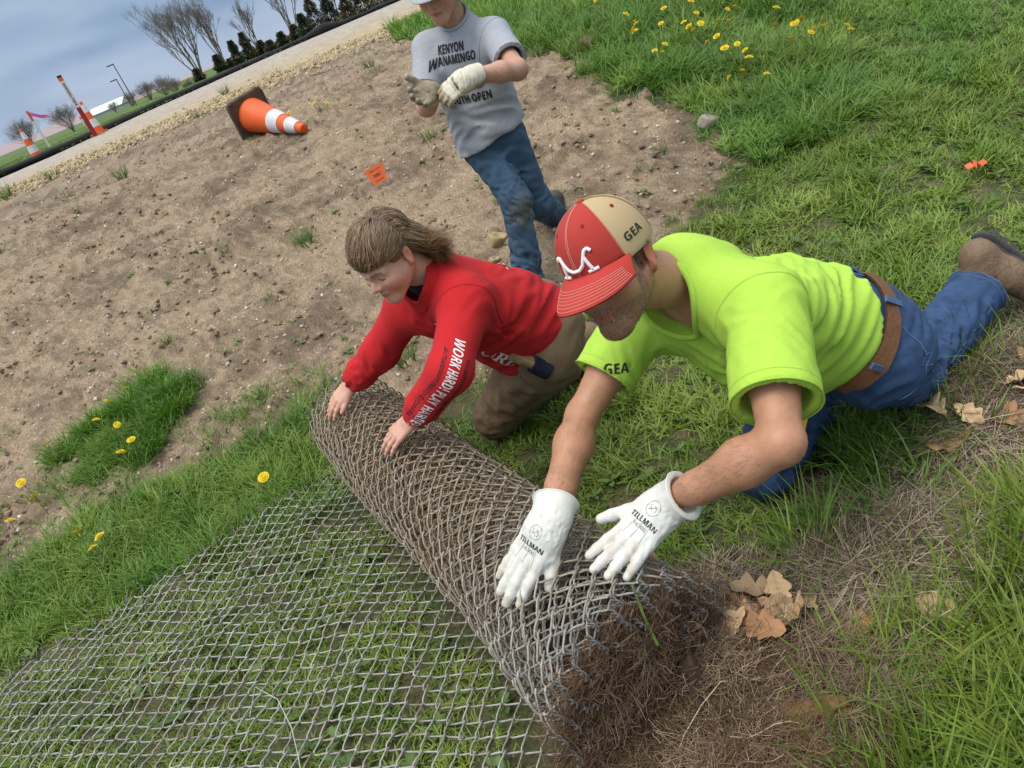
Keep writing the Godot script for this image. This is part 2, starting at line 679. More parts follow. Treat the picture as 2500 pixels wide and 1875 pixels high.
# 0 lawn, 1 bare soil, 2 thatch
func zone(x: float, z: float) -> int:
	var p := warp(x, z)
	if z > -2.6 and x > -0.4:
		return 2 if Geometry2D.is_point_in_polygon(p, thatch_poly) else 0
	if Geometry2D.is_point_in_polygon(p, dirt_poly):
		return 0 if Geometry2D.is_point_in_polygon(p, strip_poly) else 1
	return 0
func lumps(x: float, z: float, zn: int) -> float:
	if zn == 1:
		var a := n_a.get_noise_2d(x * 1.3, z * 1.3) * 0.035
		var r := absf(n_b.get_noise_2d(x * 5.0 + 3.0, z * 7.0))
		a += (0.2 - r) * 0.05
		# broken clods in patches, smooth washed soil between
		var patch := smoothstep(-0.05, 0.35, n_a.get_noise_2d(x * 2.2 + 30.0, z * 2.2))
		a += (absf(n_c.get_noise_2d(x * 21.0, z * 21.0)) * 0.05 + n_b.get_noise_2d(x * 45.0, z * 45.0) * 0.016) * (0.2 + patch)
		return a
	return n_a.get_noise_2d(x * 1.7, z * 1.7) * 0.025 + n_b.get_noise_2d(x * 9.0, z * 9.0) * 0.012
func gh(x: float, z: float) -> float:
	return ease_bank(x, z) + lumps(x, z, zone(x, z))

func axis_steps(fine0: float, fine1: float, step: float, lo: float, hi: float) -> PackedFloat32Array:
	var r := PackedFloat32Array()
	var left := PackedFloat32Array()
	var p := fine0
	var s := step
	while p > lo:
		s *= 1.16
		p -= s
		left.append(p)
	left.reverse()
	r.append_array(left)
	p = fine0
	while p < fine1:
		r.append(p)
		p += step
	s = step
	while p < hi:
		r.append(p)
		s *= 1.16
		p += s
	r.append(hi)
	return r

func build_ground() -> void:
	n_a.seed = 3; n_a.frequency = 1.0; n_a.fractal_octaves = 3
	n_b.seed = 8; n_b.frequency = 1.0; n_b.fractal_octaves = 3
	n_c.seed = 15; n_c.frequency = 1.0; n_c.fractal_octaves = 2
	var xs := axis_steps(-3.4, 3.6, 0.026, -900.0, 900.0)
	var zs := axis_steps(-7.6, -0.3, 0.026, -1400.0, 40.0)
	var sh := Shape.new()
	var nx := xs.size()
	for z in zs:
		for x in xs:
			var zn := zone(x, z)
			var y := ease_bank(x, z) + lumps(x, z, zn) * (1.0 if absf(x) < 14.0 and z > -18.0 else 0.0)
			if z < -20.0:
				y -= 0.05 + clampf((-z - 30.0) / 40.0, 0.0, 1.0) * 6.0
			var col: Color
			var a := n_a.get_noise_2d(x * 0.9 + 5.0, z * 0.9)
			var b := n_b.get_noise_2d(x * 6.0, z * 6.0)
			var c := n_c.get_noise_2d(x * 30.0, z * 30.0)
			if zn == 1:
				# dry crust, damp crumbs
				var damp := clampf(0.36 - a * 1.0 - b * 0.75 - c * 0.35, 0.0, 1.0)
				col = Color(0.395, 0.293, 0.192).lerp(Color(0.2, 0.143, 0.092), damp)
				col = col * (1.0 + c * 0.25 + b * 0.12)
			elif zn == 2:
				col = Color(0.075, 0.05, 0.033) * (1.0 + c * 0.4 + b * 0.3)
			else:
				col = Color(0.08, 0.1, 0.03).lerp(Color(0.14, 0.105, 0.058), clampf(0.2 + b * 1.1, 0.0, 1.0)) * (1.0 + c * 0.3)
			sh.vert(Vector3(x, y, z), col)
	for j in zs.size() - 1:
		for i in nx - 1:
			var a := j * nx + i
			sh.quad(a, a + 1, a + nx + 1, a + nx)
	var g := put("ground", sh.mesh(), m_soil)
	g.set_meta("kind", "structure")
	# clods and pebbles on the bare soil
	var rng := RandomNumberGenerator.new()
	rng.seed = 21
	scatter_stones("soil_clods", "crumbled brown soil clods strewn over the bare bank", 7000, rng, [Color(0.3, 0.21, 0.135), Color(0.38, 0.27, 0.175), Color(0.24, 0.165, 0.105)], 0.004, 0.022, 2.4, 0.45)
	scatter_stones("pebbles", "small pale limestone pebbles scattered over the bare soil", 9000, rng, [Color(0.66, 0.57, 0.43), Color(0.78, 0.7, 0.58), Color(0.55, 0.46, 0.35)], 0.0028, 0.012, 3.0, 0.7)

func stone_mesh(seed: int, flat: float) -> ArrayMesh:
	var sh := Shape.new()
	sh.smooth = false
	var nz := FastNoiseLite.new()
	nz.seed = seed
	nz.frequency = 0.9
	var rows := 4
	var cols := 7
	for j in rows + 1:
		for i in cols:
			var el := lerpf(-PI / 2, PI / 2, float(j) / rows)
			var az := TAU * (i + 0.5 * (j % 2)) / cols
			var d := Vector3(cos(el) * cos(az), sin(el), cos(el) * sin(az))
			sh.vert(d * Vector3(1, flat, 0.8) * (1.0 + nz.get_noise_3dv(d * 1.6) * 0.75))
	for j in rows:
		for i in cols:
			var k := (i + 1) % cols
			sh.quad(j * cols + i, (j + 1) * cols + i, (j + 1) * cols + k, j * cols + k)
	return sh.mesh()

func multi(called: String, label: String, category: String, m: Mesh, material: Material, xf: Array[Transform3D], cols: PackedColorArray) -> MultiMeshInstance3D:
	var mm := MultiMesh.new()
	mm.transform_format = MultiMesh.TRANSFORM_3D
	mm.use_colors = true
	mm.mesh = m
	mm.instance_count = xf.size()
	for i in xf.size():
		mm.set_instance_transform(i, xf[i])
		mm.set_instance_color(i, cols[i])
	var o := MultiMeshInstance3D.new()
	o.multimesh = mm
	o.material_override = material
	o.name = numbered(called)
	tag(o, label, category, "", "stuff")
	add_child(o)
	return o

func scatter_stones(called: String, label: String, count: int, rng: RandomNumberGenerator, cols: Array, r0: float, r1: float, pw: float, flat: float) -> void:
	var xf : Array[Transform3D] = []
	var cc := PackedColorArray()
	var tries := 0
	while xf.size() < count and tries < count * 6:
		tries += 1
		var z := -2.6 - 11.0 * pow(rng.randf(), 1.7)
		var x := rng.randf_range(-1.0, 1.0) * (2.4 + (-z - 2.6) * 0.6) - 0.9
		if zone(x, z) != 1:
			continue
		if called == "soil_clods" and n_a.get_noise_2d(x * 2.2 + 30.0, z * 2.2) < rng.randf_range(-0.25, 0.4):
			continue
		var r := r0 + (r1 - r0) * pow(rng.randf(), pw)
		var y := gh(x, z)
		xf.append(Transform3D(Basis(Vector3.UP, rng.randf() * TAU) * Basis(Vector3.RIGHT, rng.randf_range(-0.4, 0.4)) * Basis.from_scale(Vector3.ONE * r), Vector3(x, y + r * 0.1, z)))
		cc.append((cols[rng.randi() % cols.size()] as Color) * rng.randf_range(0.75, 1.2))
	multi(called, label, "pebbles" if called == "pebbles" else "soil", stone_mesh(3 if called == "pebbles" else 6, flat), m_stone, xf, cc)
# ---------------------------------------------------------------- chain-link fence, half rolled up
func build_fence() -> void:
	var near := Vector3(0.01, 0.205, -1.025)
	var ax := Vector3(-0.369, 0.0, -0.929).normalized()
	var lf := Vector3(-0.929, 0.0, 0.369).normalized()      # the way the flat part lies
	var width := 1.665
	var pitch := 0.0292              # from wire to wire
	var period := 0.0584             # of one zigzag
	var root := thing("chain_link_fence", "weathered chain-link fence fabric, half laid on the grass and half rolled up", "fence", Vector3(near.x, 0, near.z))
	var nz := FastNoiseLite.new()
	nz.seed = 19
	nz.frequency = 1.0
	# table of turn angle against length wound
	var tab_s := PackedFloat32Array()
	var tab_a := PackedFloat32Array()
	var tab_r := PackedFloat32Array()
	var a := 0.0
	var s := 0.0
	while a < TAU * 5.2:
		var r := 0.2 - 0.025 * a / TAU
		tab_s.append(s); tab_a.append(a); tab_r.append(r)
		s += r * 0.02
		a += 0.02
	var total := s
	var at := func(u: float, v: float, w: float) -> Vector3:
		var c := near + ax * v
		if u < 0.0:
			var p := c + lf * (-u)
			var lift := clampf(-u / 0.35, 0.0, 1.0)
			var g := ease_bank(p.x, p.z) + 0.055 + nz.get_noise_2d(p.x * 2.4, p.z * 2.4) * 0.03
			p.y = lerpf(0.008 + ease_bank(p.x, p.z), g, lift) + w
			return p
		var i := clampi(int(a_index(u, tab_s)), 0, tab_s.size() - 1)
		var an := tab_a[i]
		var sag := 1.0 - 0.1 * v / 1.68
		var r := tab_r[i] * sag + nz.get_noise_3d(cos(an) * 1.2 + an * 0.1, sin(an) * 1.2, v * 2.2) * 0.02
		if v < 0.35:
			r += (0.35 - v) * 0.05 * (tab_r[i] / 0.2)
		r -= w
		var q := c - lf * sin(an) * r
		q.y = ease_bank(c.x, c.z) * 0.6 + 0.2 * sag - cos(an) * r * 0.985
		return q
	var first := -90
	var last := int(total / pitch)
	for i in range(first, last):
		var u0 := i * pitch
		var flat := u0 < 0.0
		var rng := RandomNumberGenerator.new()
		rng.seed = 100 + i
		var pts := PackedVector3Array()
		var cols := PackedColorArray()
		var sub := 10 if (flat or u0 < 2.5) else 7
		var n := int(width / period * sub)
		var tone := rng.randf()
		var base := Color(0.5, 0.48, 0.44).lerp(Color(0.4, 0.375, 0.33), tone) if flat else Color(0.43, 0.325, 0.205).lerp(Color(0.38, 0.34, 0.28), tone * 0.7)
		var jit := rng.randf_range(-0.004, 0.004)
		for k in n + 1:
			var v := width * k / n
			var ph := v / period + (0.5 if posmod(i, 2) == 1 else 0.0) + 0.25
			var sn := sin(TAU * ph)
			var tri := asin(0.985 * sn) / asin(0.985)
			var w := 0.0046 * clampf(cos(TAU * ph) * 2.2, -1.0, 1.0)
			var p: Vector3 = at.call(u0 + jit + (pitch * 0.5 + 0.0032) * tri, v, w)
			p += Vector3(nz.get_noise_3d(u0 * 9.0, v * 4.0, 1.0), nz.get_noise_3d(u0 * 9.0, v * 4.0, 8.0) * 0.5, nz.get_noise_3d(u0 * 9.0, v * 4.0, 15.0)) * 0.0075
			pts.append(p)
			var c := base
			if not flat:
				# mud-stained zinc, greyer towards the end that lay deepest in the sod
				c = base.lerp(Color(0.45, 0.43, 0.385), clampf((0.5 - v) * 1.8 + nz.get_noise_2d(v * 3.0, u0 * 2.0) * 0.5, 0.0, 1.0))
			c = c * (1.0 + nz.get_noise_2d(v * 16.0, i * 3.7) * 0.35)
			c = c.lerp(Color(0.2, 0.105, 0.05), clampf(nz.get_noise_2d(v * 7.0 + 50.0, i * 2.3) * 1.6 - 0.25, 0.0, 0.6))     # rust
			if absf(tri) > 0.93 and nz.get_noise_2d(v * 40.0, i * 11.0) > (0.05 if flat else 0.12):
				c = c.lerp(Color(0.7, 0.7, 0.7), 0.65)     # rubbed knuckles
			cols.append(c)
		var sh := Shape.new()
		sh.tube(pts, PackedFloat32Array([0.0024]), 6 if sub == 10 else 4)
		var sides := 6 if sub == 10 else 4
		for q in sh.v.size():
			sh.c[q] = cols[mini(q / sides, cols.size() - 1)]
		# the twisted barbs at both selvedges
		for e in 2:
			var v0 := 0.0 if e == 0 else width
			var p0: Vector3 = at.call(u0 + pitch * 0.5 * (1.0 if posmod(i, 2) == 0 else -1.0) * (1.0 if e == 0 else 1.0), v0, 0.0)
			var d := ax * (-1.0 if e == 0 else 1.0)
			for st in 2:
				var tw := PackedVector3Array()
				for k in 9:
					var t := k / 8.0
					var an := t * TAU * 1.25 + st * PI
					var uu := d.cross(Vector3.UP).normalized()
					var spread := 0.0034 + (0.006 * (t - 0.75) / 0.25 if t > 0.75 else 0.0)
					tw.append(p0 + d * (t * 0.034 - 0.004) + uu * cos(an) * spread + Vector3.UP * sin(an) * spread)
				sh.tube(tw, PackedFloat32Array([0.0024]), 5, Color(0.36, 0.34, 0.31))
		put("wire", sh.mesh(), m_wire, root)
	# loose tie wire left on the flat part
	var tie := Shape.new()
	tie.tube(PackedVector3Array([Vector3(-0.93, 0.09, -1.43), Vector3(-0.9, 0.13, -1.48), Vector3(-0.85, 0.1, -1.44), Vector3(-0.82, 0.07, -1.36), Vector3(-0.80, 0.06, -1.27), Vector3(-0.79, 0.05, -1.2)]), PackedFloat32Array([0.0013]), 5, Color(0.62, 0.62, 0.62))
	var t := put("tie_wire", tie.mesh(), m_wire)
	tag(t, "short bent bright wire tie lying on the flat fence mesh", "wire")
func a_index(u: float, tab: PackedFloat32Array) -> int:
	return tab.bsearch(u)
# ---------------------------------------------------------------- people
func frame(left: Vector3, up: Vector3, fwd: Vector3, at: Vector3, s: float) -> Transform3D:
	var f := fwd.normalized()
	var u := (up - f * up.dot(f)).normalized()
	return Transform3D(Basis(u.cross(f) * s, u * s, f * s), at)

# a head in its own frame: x to the person's left, y up, z out of the face
func head_field(o: Dictionary) -> Field:
	var f := Field.new()
	var ch: float = o.get("cheek", 0.0)
	var jw: float = o.get("jaw", 1.0)
	f.ell(Vector3(0, 0.035, -0.012), Vector3(0.076, 0.088, 0.097), Basis(), 0.02)
	f.ell(Vector3(0, -0.03, 0.028), Vector3(0.064 + ch * 0.4, 0.078, 0.062), Basis(), 0.03)
	for s in [-1.0, 1.0]:
		f.cap(Vector3(s * 0.052 * jw, -0.045, 0.002), Vector3(s * 0.016, -0.1, 0.07), 0.02 + ch * 0.3, 0.019, 0.03)
		f.ball(Vector3(s * 0.04, -0.032, 0.06), 0.024 + ch, 0.03)
		f.cap(Vector3(s * 0.046, 0.016, 0.068), Vector3(s * 0.012, 0.016, 0.085), 0.011, 0.011, 0.02)
	f.ball(Vector3(0, -0.1, 0.078), 0.019, 0.025)
	f.ball(Vector3(0, -0.062, 0.078), 0.018, 0.03)
	f.cap(Vector3(0, 0.01, 0.088), Vector3(0, -0.03, 0.108), 0.007, 0.011 + ch * 0.15, 0.016)
	for s in [-1.0, 1.0]:
		f.ball(Vector3(s * 0.011, -0.034, 0.1), 0.0082, 0.008)
	# eye hollows, then the lowered lids
	for s in [-1.0, 1.0]:
		f.ell(Vector3(s * 0.031, -0.002, 0.098), Vector3(0.019, 0.012, 0.016), Basis(), 0.016, 1)
	for s in [-1.0, 1.0]:
		f.ell(Vector3(s * 0.032, -0.004, 0.073), Vector3(0.0145, 0.0125, 0.0125), Basis(), 0.004)
	# lips with the line between them
	f.cap(Vector3(-0.02, -0.0685, 0.084), Vector3(0, -0.0605, 0.0945), 0.0036, 0.0052, 0.008)
	f.cap(Vector3(0.02, -0.0685, 0.084), Vector3(0, -0.0605, 0.0945), 0.0036, 0.0052, 0.008)
	f.cap(Vector3(-0.017, -0.071, 0.085), Vector3(0.017, -0.071, 0.085), 0.0048, 0.0048, 0.006)
	f.ball(Vector3(0, -0.0725, 0.091), 0.0062, 0.008)
	f.cap(Vector3(-0.023, -0.0705, 0.086), Vector3(0, -0.0665, 0.098), 0.0017, 0.0017, 0.003, Vector3.ZERO, 1.0, 1)
	f.cap(Vector3(0.023, -0.0705, 0.086), Vector3(0, -0.0665, 0.098), 0.0017, 0.0017, 0.003, Vector3.ZERO, 1.0, 1)
	# ears: a shell with a bowl and a lobe
	for s in [-1.0, 1.0]:
		var b := Basis(Vector3.UP, s * 0.35) * Basis(Vector3.RIGHT, -0.18)
		f.ell(Vector3(s * 0.081, -0.004, -0.016), Vector3(0.0085, 0.032, 0.02), b, 0.008)
		f.ball(Vector3(s * 0.079, -0.031, -0.008), 0.0095, 0.008)
	for s in [-1.0, 1.0]:
		f.ell(Vector3(s * 0.09, -0.001, -0.01), Vector3(0.007, 0.02, 0.011), Basis(), 0.005, 1)
	var nk: Vector3 = o.neck
	f.cap(Vector3(0, -0.05, -0.03), nk, o.get("nr", 0.055), o.get("nr", 0.055) * 1.08, 0.03)
	return f

func tint_head(sh: Shape, from: int, inv: Transform3D, o: Dictionary) -> void:
	var skin: Color = o.skin
	var hair: Color = o.hair
	var nz := FastNoiseLite.new()
	nz.seed = 31
	nz.frequency = 1.0
	for i in range(from, sh.v.size()):
		var p := inv * sh.v[i]
		var n1 := nz.get_noise_3dv(p * 45.0)
		var n2 := nz.get_noise_3dv(p * 260.0)
		var c := skin * (1.0 + n1 * 0.09 + n2 * 0.06)
		# blood under the cheeks, nose, ears and lips
		var red := 0.0
		red = maxf(red, 0.75 * (1.0 - Vector3(absf(p.x) - 0.046, p.y + 0.035, (p.z - 0.075) * 0.7).length() / 0.034))
		red = maxf(red, 0.6 * (1.0 - (p - Vector3(0, -0.03, 0.112)).length() / 0.02))
		if absf(p.x) > 0.077 and p.z < 0.012 and p.y > -0.045 and p.y < 0.04:
			red = 0.75
		c = c.lerp(Color(skin.r * 1.0, skin.g * 0.62, skin.b * 0.58), clampf(red, 0.0, 1.0))
		var lip := absf(p.y + 0.0667) < 0.0085 - absf(p.x) * 0.2 and absf(p.x) < 0.025 and p.z > 0.08
		if lip:
			c = Color(skin.r * 0.8, skin.g * 0.45, skin.b * 0.45)
		# eyebrows and the shorn or bearded skin: pigment of hair
		var brow := absf(p.x)
		if brow > 0.012 and brow < 0.05 and p.z > 0.05 and absf(p.y - 0.019 + (brow - 0.03) * (brow - 0.03) * 6.0) < 0.0045:
			c = c.lerp(hair, 0.6 + n2 * 0.4)
		var st: float = o.get("stubble", 0.0)
		if st > 0.0:
			var w := 0.0
			if p.y < -0.035 and p.z > -0.01:
				w = clampf((-0.03 - p.y) / 0.03, 0.0, 1.0) * st
			if absf(p.x) > 0.05 and p.z > -0.005 and p.z < 0.04 and p.y < 0.02:
				w = maxf(w, st * 0.9)
			if lip:
				w *= 0.2
			c = c.lerp(Color(0.075, 0.042, 0.026), clampf(w * (0.8 + n2 * 0.5), 0.0, 0.75))
		var hw: float = o.get("scalp", 0.0)
		if hw > 0.0:
			var edge := n2 * 0.006 + n1 * 0.004
			if (p.z < 0.012 + edge and p.y > 0.024 + edge and absf(p.x) > 0.02) or (p.z < -0.04 + edge and p.y > -0.03 + edge * 2.0) or p.y > 0.07 or (absf(p.z - 0.013) < 0.009 and p.y > -0.025 and absf(p.x) > 0.062 and absf(p.x) < 0.078):
				c = c.lerp(hair, clampf(hw * (0.8 + n2 * 0.7), 0.0, 1.0))
		sh.c[i] = c

# one hand as capsules: w wrist, f towards the fingers, b out of its back, s the thumb's side
func hand_field(f: Field, w: Vector3, fd: Vector3, b: Vector3, thumb: float, k: float, fat: float, curl: Array, spread := 0.1, thumb_to := Vector3(0.75, -0.25, 0.55)) -> Array:
	fd = fd.normalized()
	b = (b - fd * b.dot(fd)).normalized()
	var t := fd.cross(b) * thumb
	var tips := []
	f.cap(w - fd * 0.02 * k, w + fd * 0.02 * k, 0.026 * k + fat, 0.028 * k + fat, 0.02, b, 0.72)
	var lens := [[0.042, 0.026, 0.02], [0.046, 0.029, 0.021], [0.042, 0.027, 0.02], [0.034, 0.02, 0.018]]
	for i in 4:
		var off := (1.35 - i) * 0.0205 * k
		var kn := w + fd * (0.092 - absf(i - 1.2) * 0.006) * k + t * off - b * (0.004 * absf(i - 1.5)) * k
		f.cap(w + fd * 0.018 * k + t * off * 0.75, kn, 0.0135 * k + fat, 0.0105 * k + fat, 0.012 * k)
	f.cap(w + fd * 0.02 * k + t * 0.02 * k - b * 0.006 * k, w + fd * 0.06 * k + t * 0.028 * k - b * 0.01 * k, 0.016 * k + fat, 0.014 * k + fat, 0.016 * k)
	f.end(0.004)
	for i in 4:
		var off := (1.35 - i) * 0.0205 * k
		var p := w + fd * (0.092 - absf(i - 1.2) * 0.006) * k + t * off - b * (0.004 * absf(i - 1.5)) * k
		var a: float = curl[i][0]
		var dirs := fd.rotated(b, (1.35 - i) * spread * thumb * -1.0)
		if dirs.dot(t) * (1.35 - i) < 0.0:
			dirs = fd.rotated(b, (1.35 - i) * spread * thumb)
		var ax := dirs.cross(b).normalized()
		var r := (0.0098 - (0.0012 if i == 3 else 0.0)) * k + fat
		for j in 3:
			a = curl[i][j] if j == 0 else a + curl[i][mini(j, curl[i].size() - 1)]
			var q: Vector3 = p + (dirs * cos(a) - b * sin(a)) * lens[i][j] * k
			f.cap(p, q, r, r - 0.0009 * k, 0.005 * k)
			r -= 0.0009 * k
			p = q
			if j == 2:
				tips.append([p, (dirs * cos(a) - b * sin(a)), (dirs * sin(a) + b * cos(a)), r])
		f.end(0.0045 * k)
	var p0 := w + fd * 0.03 * k + t * 0.026 * k - b * 0.008 * k
	var d0 := (fd * thumb_to.x + b * thumb_to.y + t * thumb_to.z).normalized()
	var p1 := p0 + d0 * 0.034 * k
	var d1 := (d0 + fd * 0.35).normalized()
	var p2 := p1 + d1 * 0.032 * k
	f.cap(p0, p1, 0.0145 * k + fat, 0.0115 * k + fat, 0.01 * k)
	f.cap(p1, p2, 0.0115 * k + fat, 0.0102 * k + fat, 0.006 * k)
	var p3 := p2 + (d1 + fd * 0.15).normalized() * 0.024 * k
	f.cap(p2, p3, 0.0102 * k + fat, 0.0085 * k + fat, 0.006 * k)
	f.end(0.012 * k)
	tips.append([p3, (p3 - p2).normalized(), b, 0.0085 * k])
	return tips

func mottle(sh: Shape, from: int, col: Color, f1: float, a1: float, f2: float, a2: float, seed := 3) -> void:
	var nz := FastNoiseLite.new()
	nz.seed = seed
	nz.frequency = 1.0
	for i in range(from, sh.v.size()):
		var k := 1.0 + nz.get_noise_3dv(sh.v[i] * f1) * a1 + nz.get_noise_3dv(sh.v[i] * f2) * a2
		sh.c[i] = Color(col.r * k, col.g * k, col.b * k)

func cloth(f: Field, cell: float, col: Color, f1 := 14.0, a1 := 0.1, f2 := 160.0, a2 := 0.08) -> Shape:
	var sh := Shape.new()
	net_task(sh, f, cell, col, f1, a1, f2, a2)
	return sh
func net_task(sh: Shape, f: Field, cell: float, col: Color, f1: float, a1: float, f2: float, a2: float, seed := 3, x := Transform3D(), then = null) -> void:
	sh.tasks.append(func() -> void:
		var from := sh.v.size()
		sh.add_net(f.net(cell), col, x)
		mottle(sh, from, col, f1, a1, f2, a2, seed)
		if then != null:
			then.call(from))

# a raised seam or a hem that follows a garment
func seam(f: Field, pts: Array, r: float, col: Color, all: Array = [], off := 0.0, steps := 8) -> Shape:
	var sh := Shape.new()
	all.append(sh)
	var p := PackedVector3Array()
	for i in pts.size() - 1:
		for s in steps:
			p.append(f.snap((pts[i] as Vector3).lerp(pts[i + 1], float(s) / steps), off))
	p.append(f.snap(pts[-1], off))
	sh.tube(p, PackedFloat32Array([r]), 5, col)
	return sh

# a closed ring round a limb (hem, cuff, collar): centre, axis, starting radius
func put_each(called: String, all: Array, material: Material, parent: Node) -> void:
	for s: Shape in all:
		put(called, s.mesh(), material, parent)
func ring(f: Field, c: Vector3, ax: Vector3, reach: float, r: float, col: Color, all: Array = [], n := 40, off := 0.0) -> Shape:
	var sh := Shape.new()
	all.append(sh)
	ax = ax.normalized()
	var u := ax.cross(Vector3(0.3, 0.2, 0.93)).normalized()
	var w := ax.cross(u)
	var p := PackedVector3Array()
	for i in n:
		var a := TAU * i / n
		var d := u * cos(a) + w * sin(a)
		p.append(f.onto(c + d * reach, -d, reach) + d * off)
	sh.tube(p, PackedFloat32Array([r]), 5, col, Color(-1, 0, 0), true)
	return sh

var font_bold: SystemFont
func text_shape(txt: String, height: float, place: Callable, col: Color, fat := 0.0, weight := 700, family := "Droid Sans", max_edge := 0.012) -> Shape:
	var font := SystemFont.new()
	font.font_names = PackedStringArray([family])
	font.font_weight = weight
	var tm := TextMesh.new()
	tm.text = txt
	tm.font = font
	tm.font_size = 64
	tm.pixel_size = height / 46.0
	tm.depth = 0.0
	tm.curve_step = 4.0
	var arr := tm.get_mesh_arrays()
	var v: PackedVector3Array = arr[Mesh.ARRAY_VERTEX]
	var ids: PackedInt32Array = arr[Mesh.ARRAY_INDEX] if arr[Mesh.ARRAY_INDEX] != null else PackedInt32Array(range(v.size()))
	var work : Array[PackedVector3Array] = []
	for t in range(0, ids.size(), 3):
		work.append(PackedVector3Array([v[ids[t]], v[ids[t + 1]], v[ids[t + 2]]]))
	if fat > 0.0:
		var plain := work.duplicate()
		for d in [Vector3(fat, 0, 0), Vector3(-fat, 0, 0), Vector3(0, fat, 0), Vector3(0, -fat, 0)]:
			for t in plain:
				work.append(PackedVector3Array([t[0] + d, t[1] + d, t[2] + d]))
	var sh := Shape.new()
	var seen := {}
	while not work.is_empty():
		var t: PackedVector3Array = work.pop_back()
		var best := 0
		var bl := 0.0
		for e in 3:
			var l := t[e].distance_to(t[(e + 1) % 3])
			if l > bl:
				bl = l
				best = e
		if bl > max_edge:
			var m := (t[best] + t[(best + 1) % 3]) * 0.5
			work.append(PackedVector3Array([t[best], m, t[(best + 2) % 3]]))
			work.append(PackedVector3Array([m, t[(best + 1) % 3], t[(best + 2) % 3]]))
			continue
		var id := PackedInt32Array()
		for e in 3:
			var key := Vector2i(roundi(t[e].x * 20000.0), roundi(t[e].y * 20000.0))
			if not seen.has(key):
				seen[key] = sh.vert(place.call(t[e].x, t[e].y), col)
			id.append(seen[key])
		sh.tri(id[0], id[1], id[2])
	return sh
# puts flat print on a garment: o centre in front of the cloth, r along the line, u up the letters
func onto_cloth(f: Field, o: Vector3, r: Vector3, u: Vector3, n: Vector3, off := 0.0014) -> Callable:
	return func(x: float, y: float) -> Vector3:
		return f.onto(o + r * x + u * y + n * 0.06, -n, 0.2) + n * off

# a work boot or shoe: heel at h, toes towards d, sole away from up
func boot(parent: Node, h: Vector3, d: Vector3, up: Vector3, ln: float, shaft: Vector3, col: Color, solecol: Color, lugs := false) -> void:
	d = d.normalized()
	up = (up - d * up.dot(d)).normalized()
	var f := Field.new()
	f.cap(h + up * 0.045, h + d * ln * 0.35 + up * 0.05, 0.04, 0.045, 0.02)
	f.cap(h + d * ln * 0.35 + up * 0.042, h + d * ln * 0.78 + up * 0.03, 0.045, 0.043, 0.03)
	f.ball(h + d * ln * 0.84 + up * 0.03, 0.042, 0.03)
	f.cap(h + up * 0.06, shaft, 0.044, 0.05, 0.03)
	f.cut(h + up * 0.006, -up)
	f.end()
	f.fold(h + d * ln * 0.5 + up * 0.07, 0.09, d.cross(up), 60.0, 0.003)
	f.fold(shaft, 0.14, d.cross(up), 40.0, 0.004)
	var bt := put("boot", cloth(f, 0.008, col, 30.0, 0.25, 140.0, 0.18), m_leather, parent)
	var s := Field.new()
	s.cap(h + up * -0.004, h + d * ln * 0.4 - up * 0.004, 0.041, 0.042, 0.02, up, 0.32)
	s.cap(h + d * ln * 0.4 - up * 0.004, h + d * ln * 0.85 - up * 0.002, 0.044, 0.047, 0.02, up, 0.3)
	s.end()
	put("sole", cloth(s, 0.0065, solecol, 60.0, 0.25, 200.0, 0.2), m_rubber, bt)
	var sd := d.cross(up)
	for i in 9:
		if i == 3 or not lugs:
			continue
		for e in [-1.0, 1.0]:
			var lug := Shape.new()
			lug.smooth = false
			var x := Transform3D(Basis(d, up, sd), h + d * (ln * (i * 0.11 + 0.0)) - up * 0.02 + sd * e * 0.018)
			lug.box(x, Vector3(-0.009, -0.006, -0.016), Vector3(0.009, 0.008, 0.016), solecol)
			put("lug", lug.mesh(), m_rubber, bt)
	put("welt", ring(f, h + up * 0.012 + d * ln * 0.42, up, ln * 0.75, 0.0035, solecol, [], 40, 0.001).mesh(), m_rubber, bt)

# cap crown: a dome in the head's frame
func dome(az: float, el: float, r: Vector3, at: Vector3, peak: float) -> Vector3:
	var ce := cos(el)
	var se := sin(el)
	var p := Vector3(sin(az) * ce * r.x, se * r.y, cos(az) * ce * r.z)
	p.z += peak * maxf(cos(az), 0.0) * se * ce * 1.4
	p.y += peak * 0.6 * maxf(cos(az), 0.0) * ce * se
	return at + p
func dome_patch(x: Transform3D, az0: float, az1: float, el1: float, r: Vector3, at: Vector3, peak: float, col: Color, thick: float, nseg := 20, mseg := 14, el0 := 0.0) -> Shape:
	var sh := Shape.new()
	for side in 2:
		var rr := r - Vector3.ONE * thick * side
		var o := sh.v.size()
		for j in mseg + 1:
			for i in nseg + 1:
				sh.vert(x * dome(lerpf(az0, az1, float(i) / nseg), lerpf(el0, el1, float(j) / mseg), rr, at, peak), col, Vector2(lerpf(az0, az1, float(i) / nseg) * 0.1, lerpf(el0, el1, float(j) / mseg) * 0.1))
		for j in mseg:
			for i in nseg:
				var a := o + j * (nseg + 1) + i
				if side == 0:
					sh.quad(a, a + nseg + 1, a + nseg + 2, a + 1)
				else:
					sh.quad(a, a + 1, a + nseg + 2, a + nseg + 1)
	var half := (nseg + 1) * (mseg + 1)
	for i in nseg:
		sh.quad(i, i + 1, half + i + 1, half + i)
	return sh
func brim_point(a: float, t: float, x: Transform3D, r: Vector3, at: Vector3, reach: float, droop: float, arch: float) -> Vector3:
	var p := dome(a, 0.02, r, at, 0.0)
	var w := cos(a / 1.12 * 1.4)
	var out := maxf(w, 0.0) ** 0.55
	var q := p + Vector3(p.x * 0.12 * t, 0, reach * out * t)
	q.y -= droop * t * (0.4 + 0.6 * t) * out + arch * (q.x / 0.08) * (q.x / 0.08) * (0.25 + 0.75 * t)
	return x * q
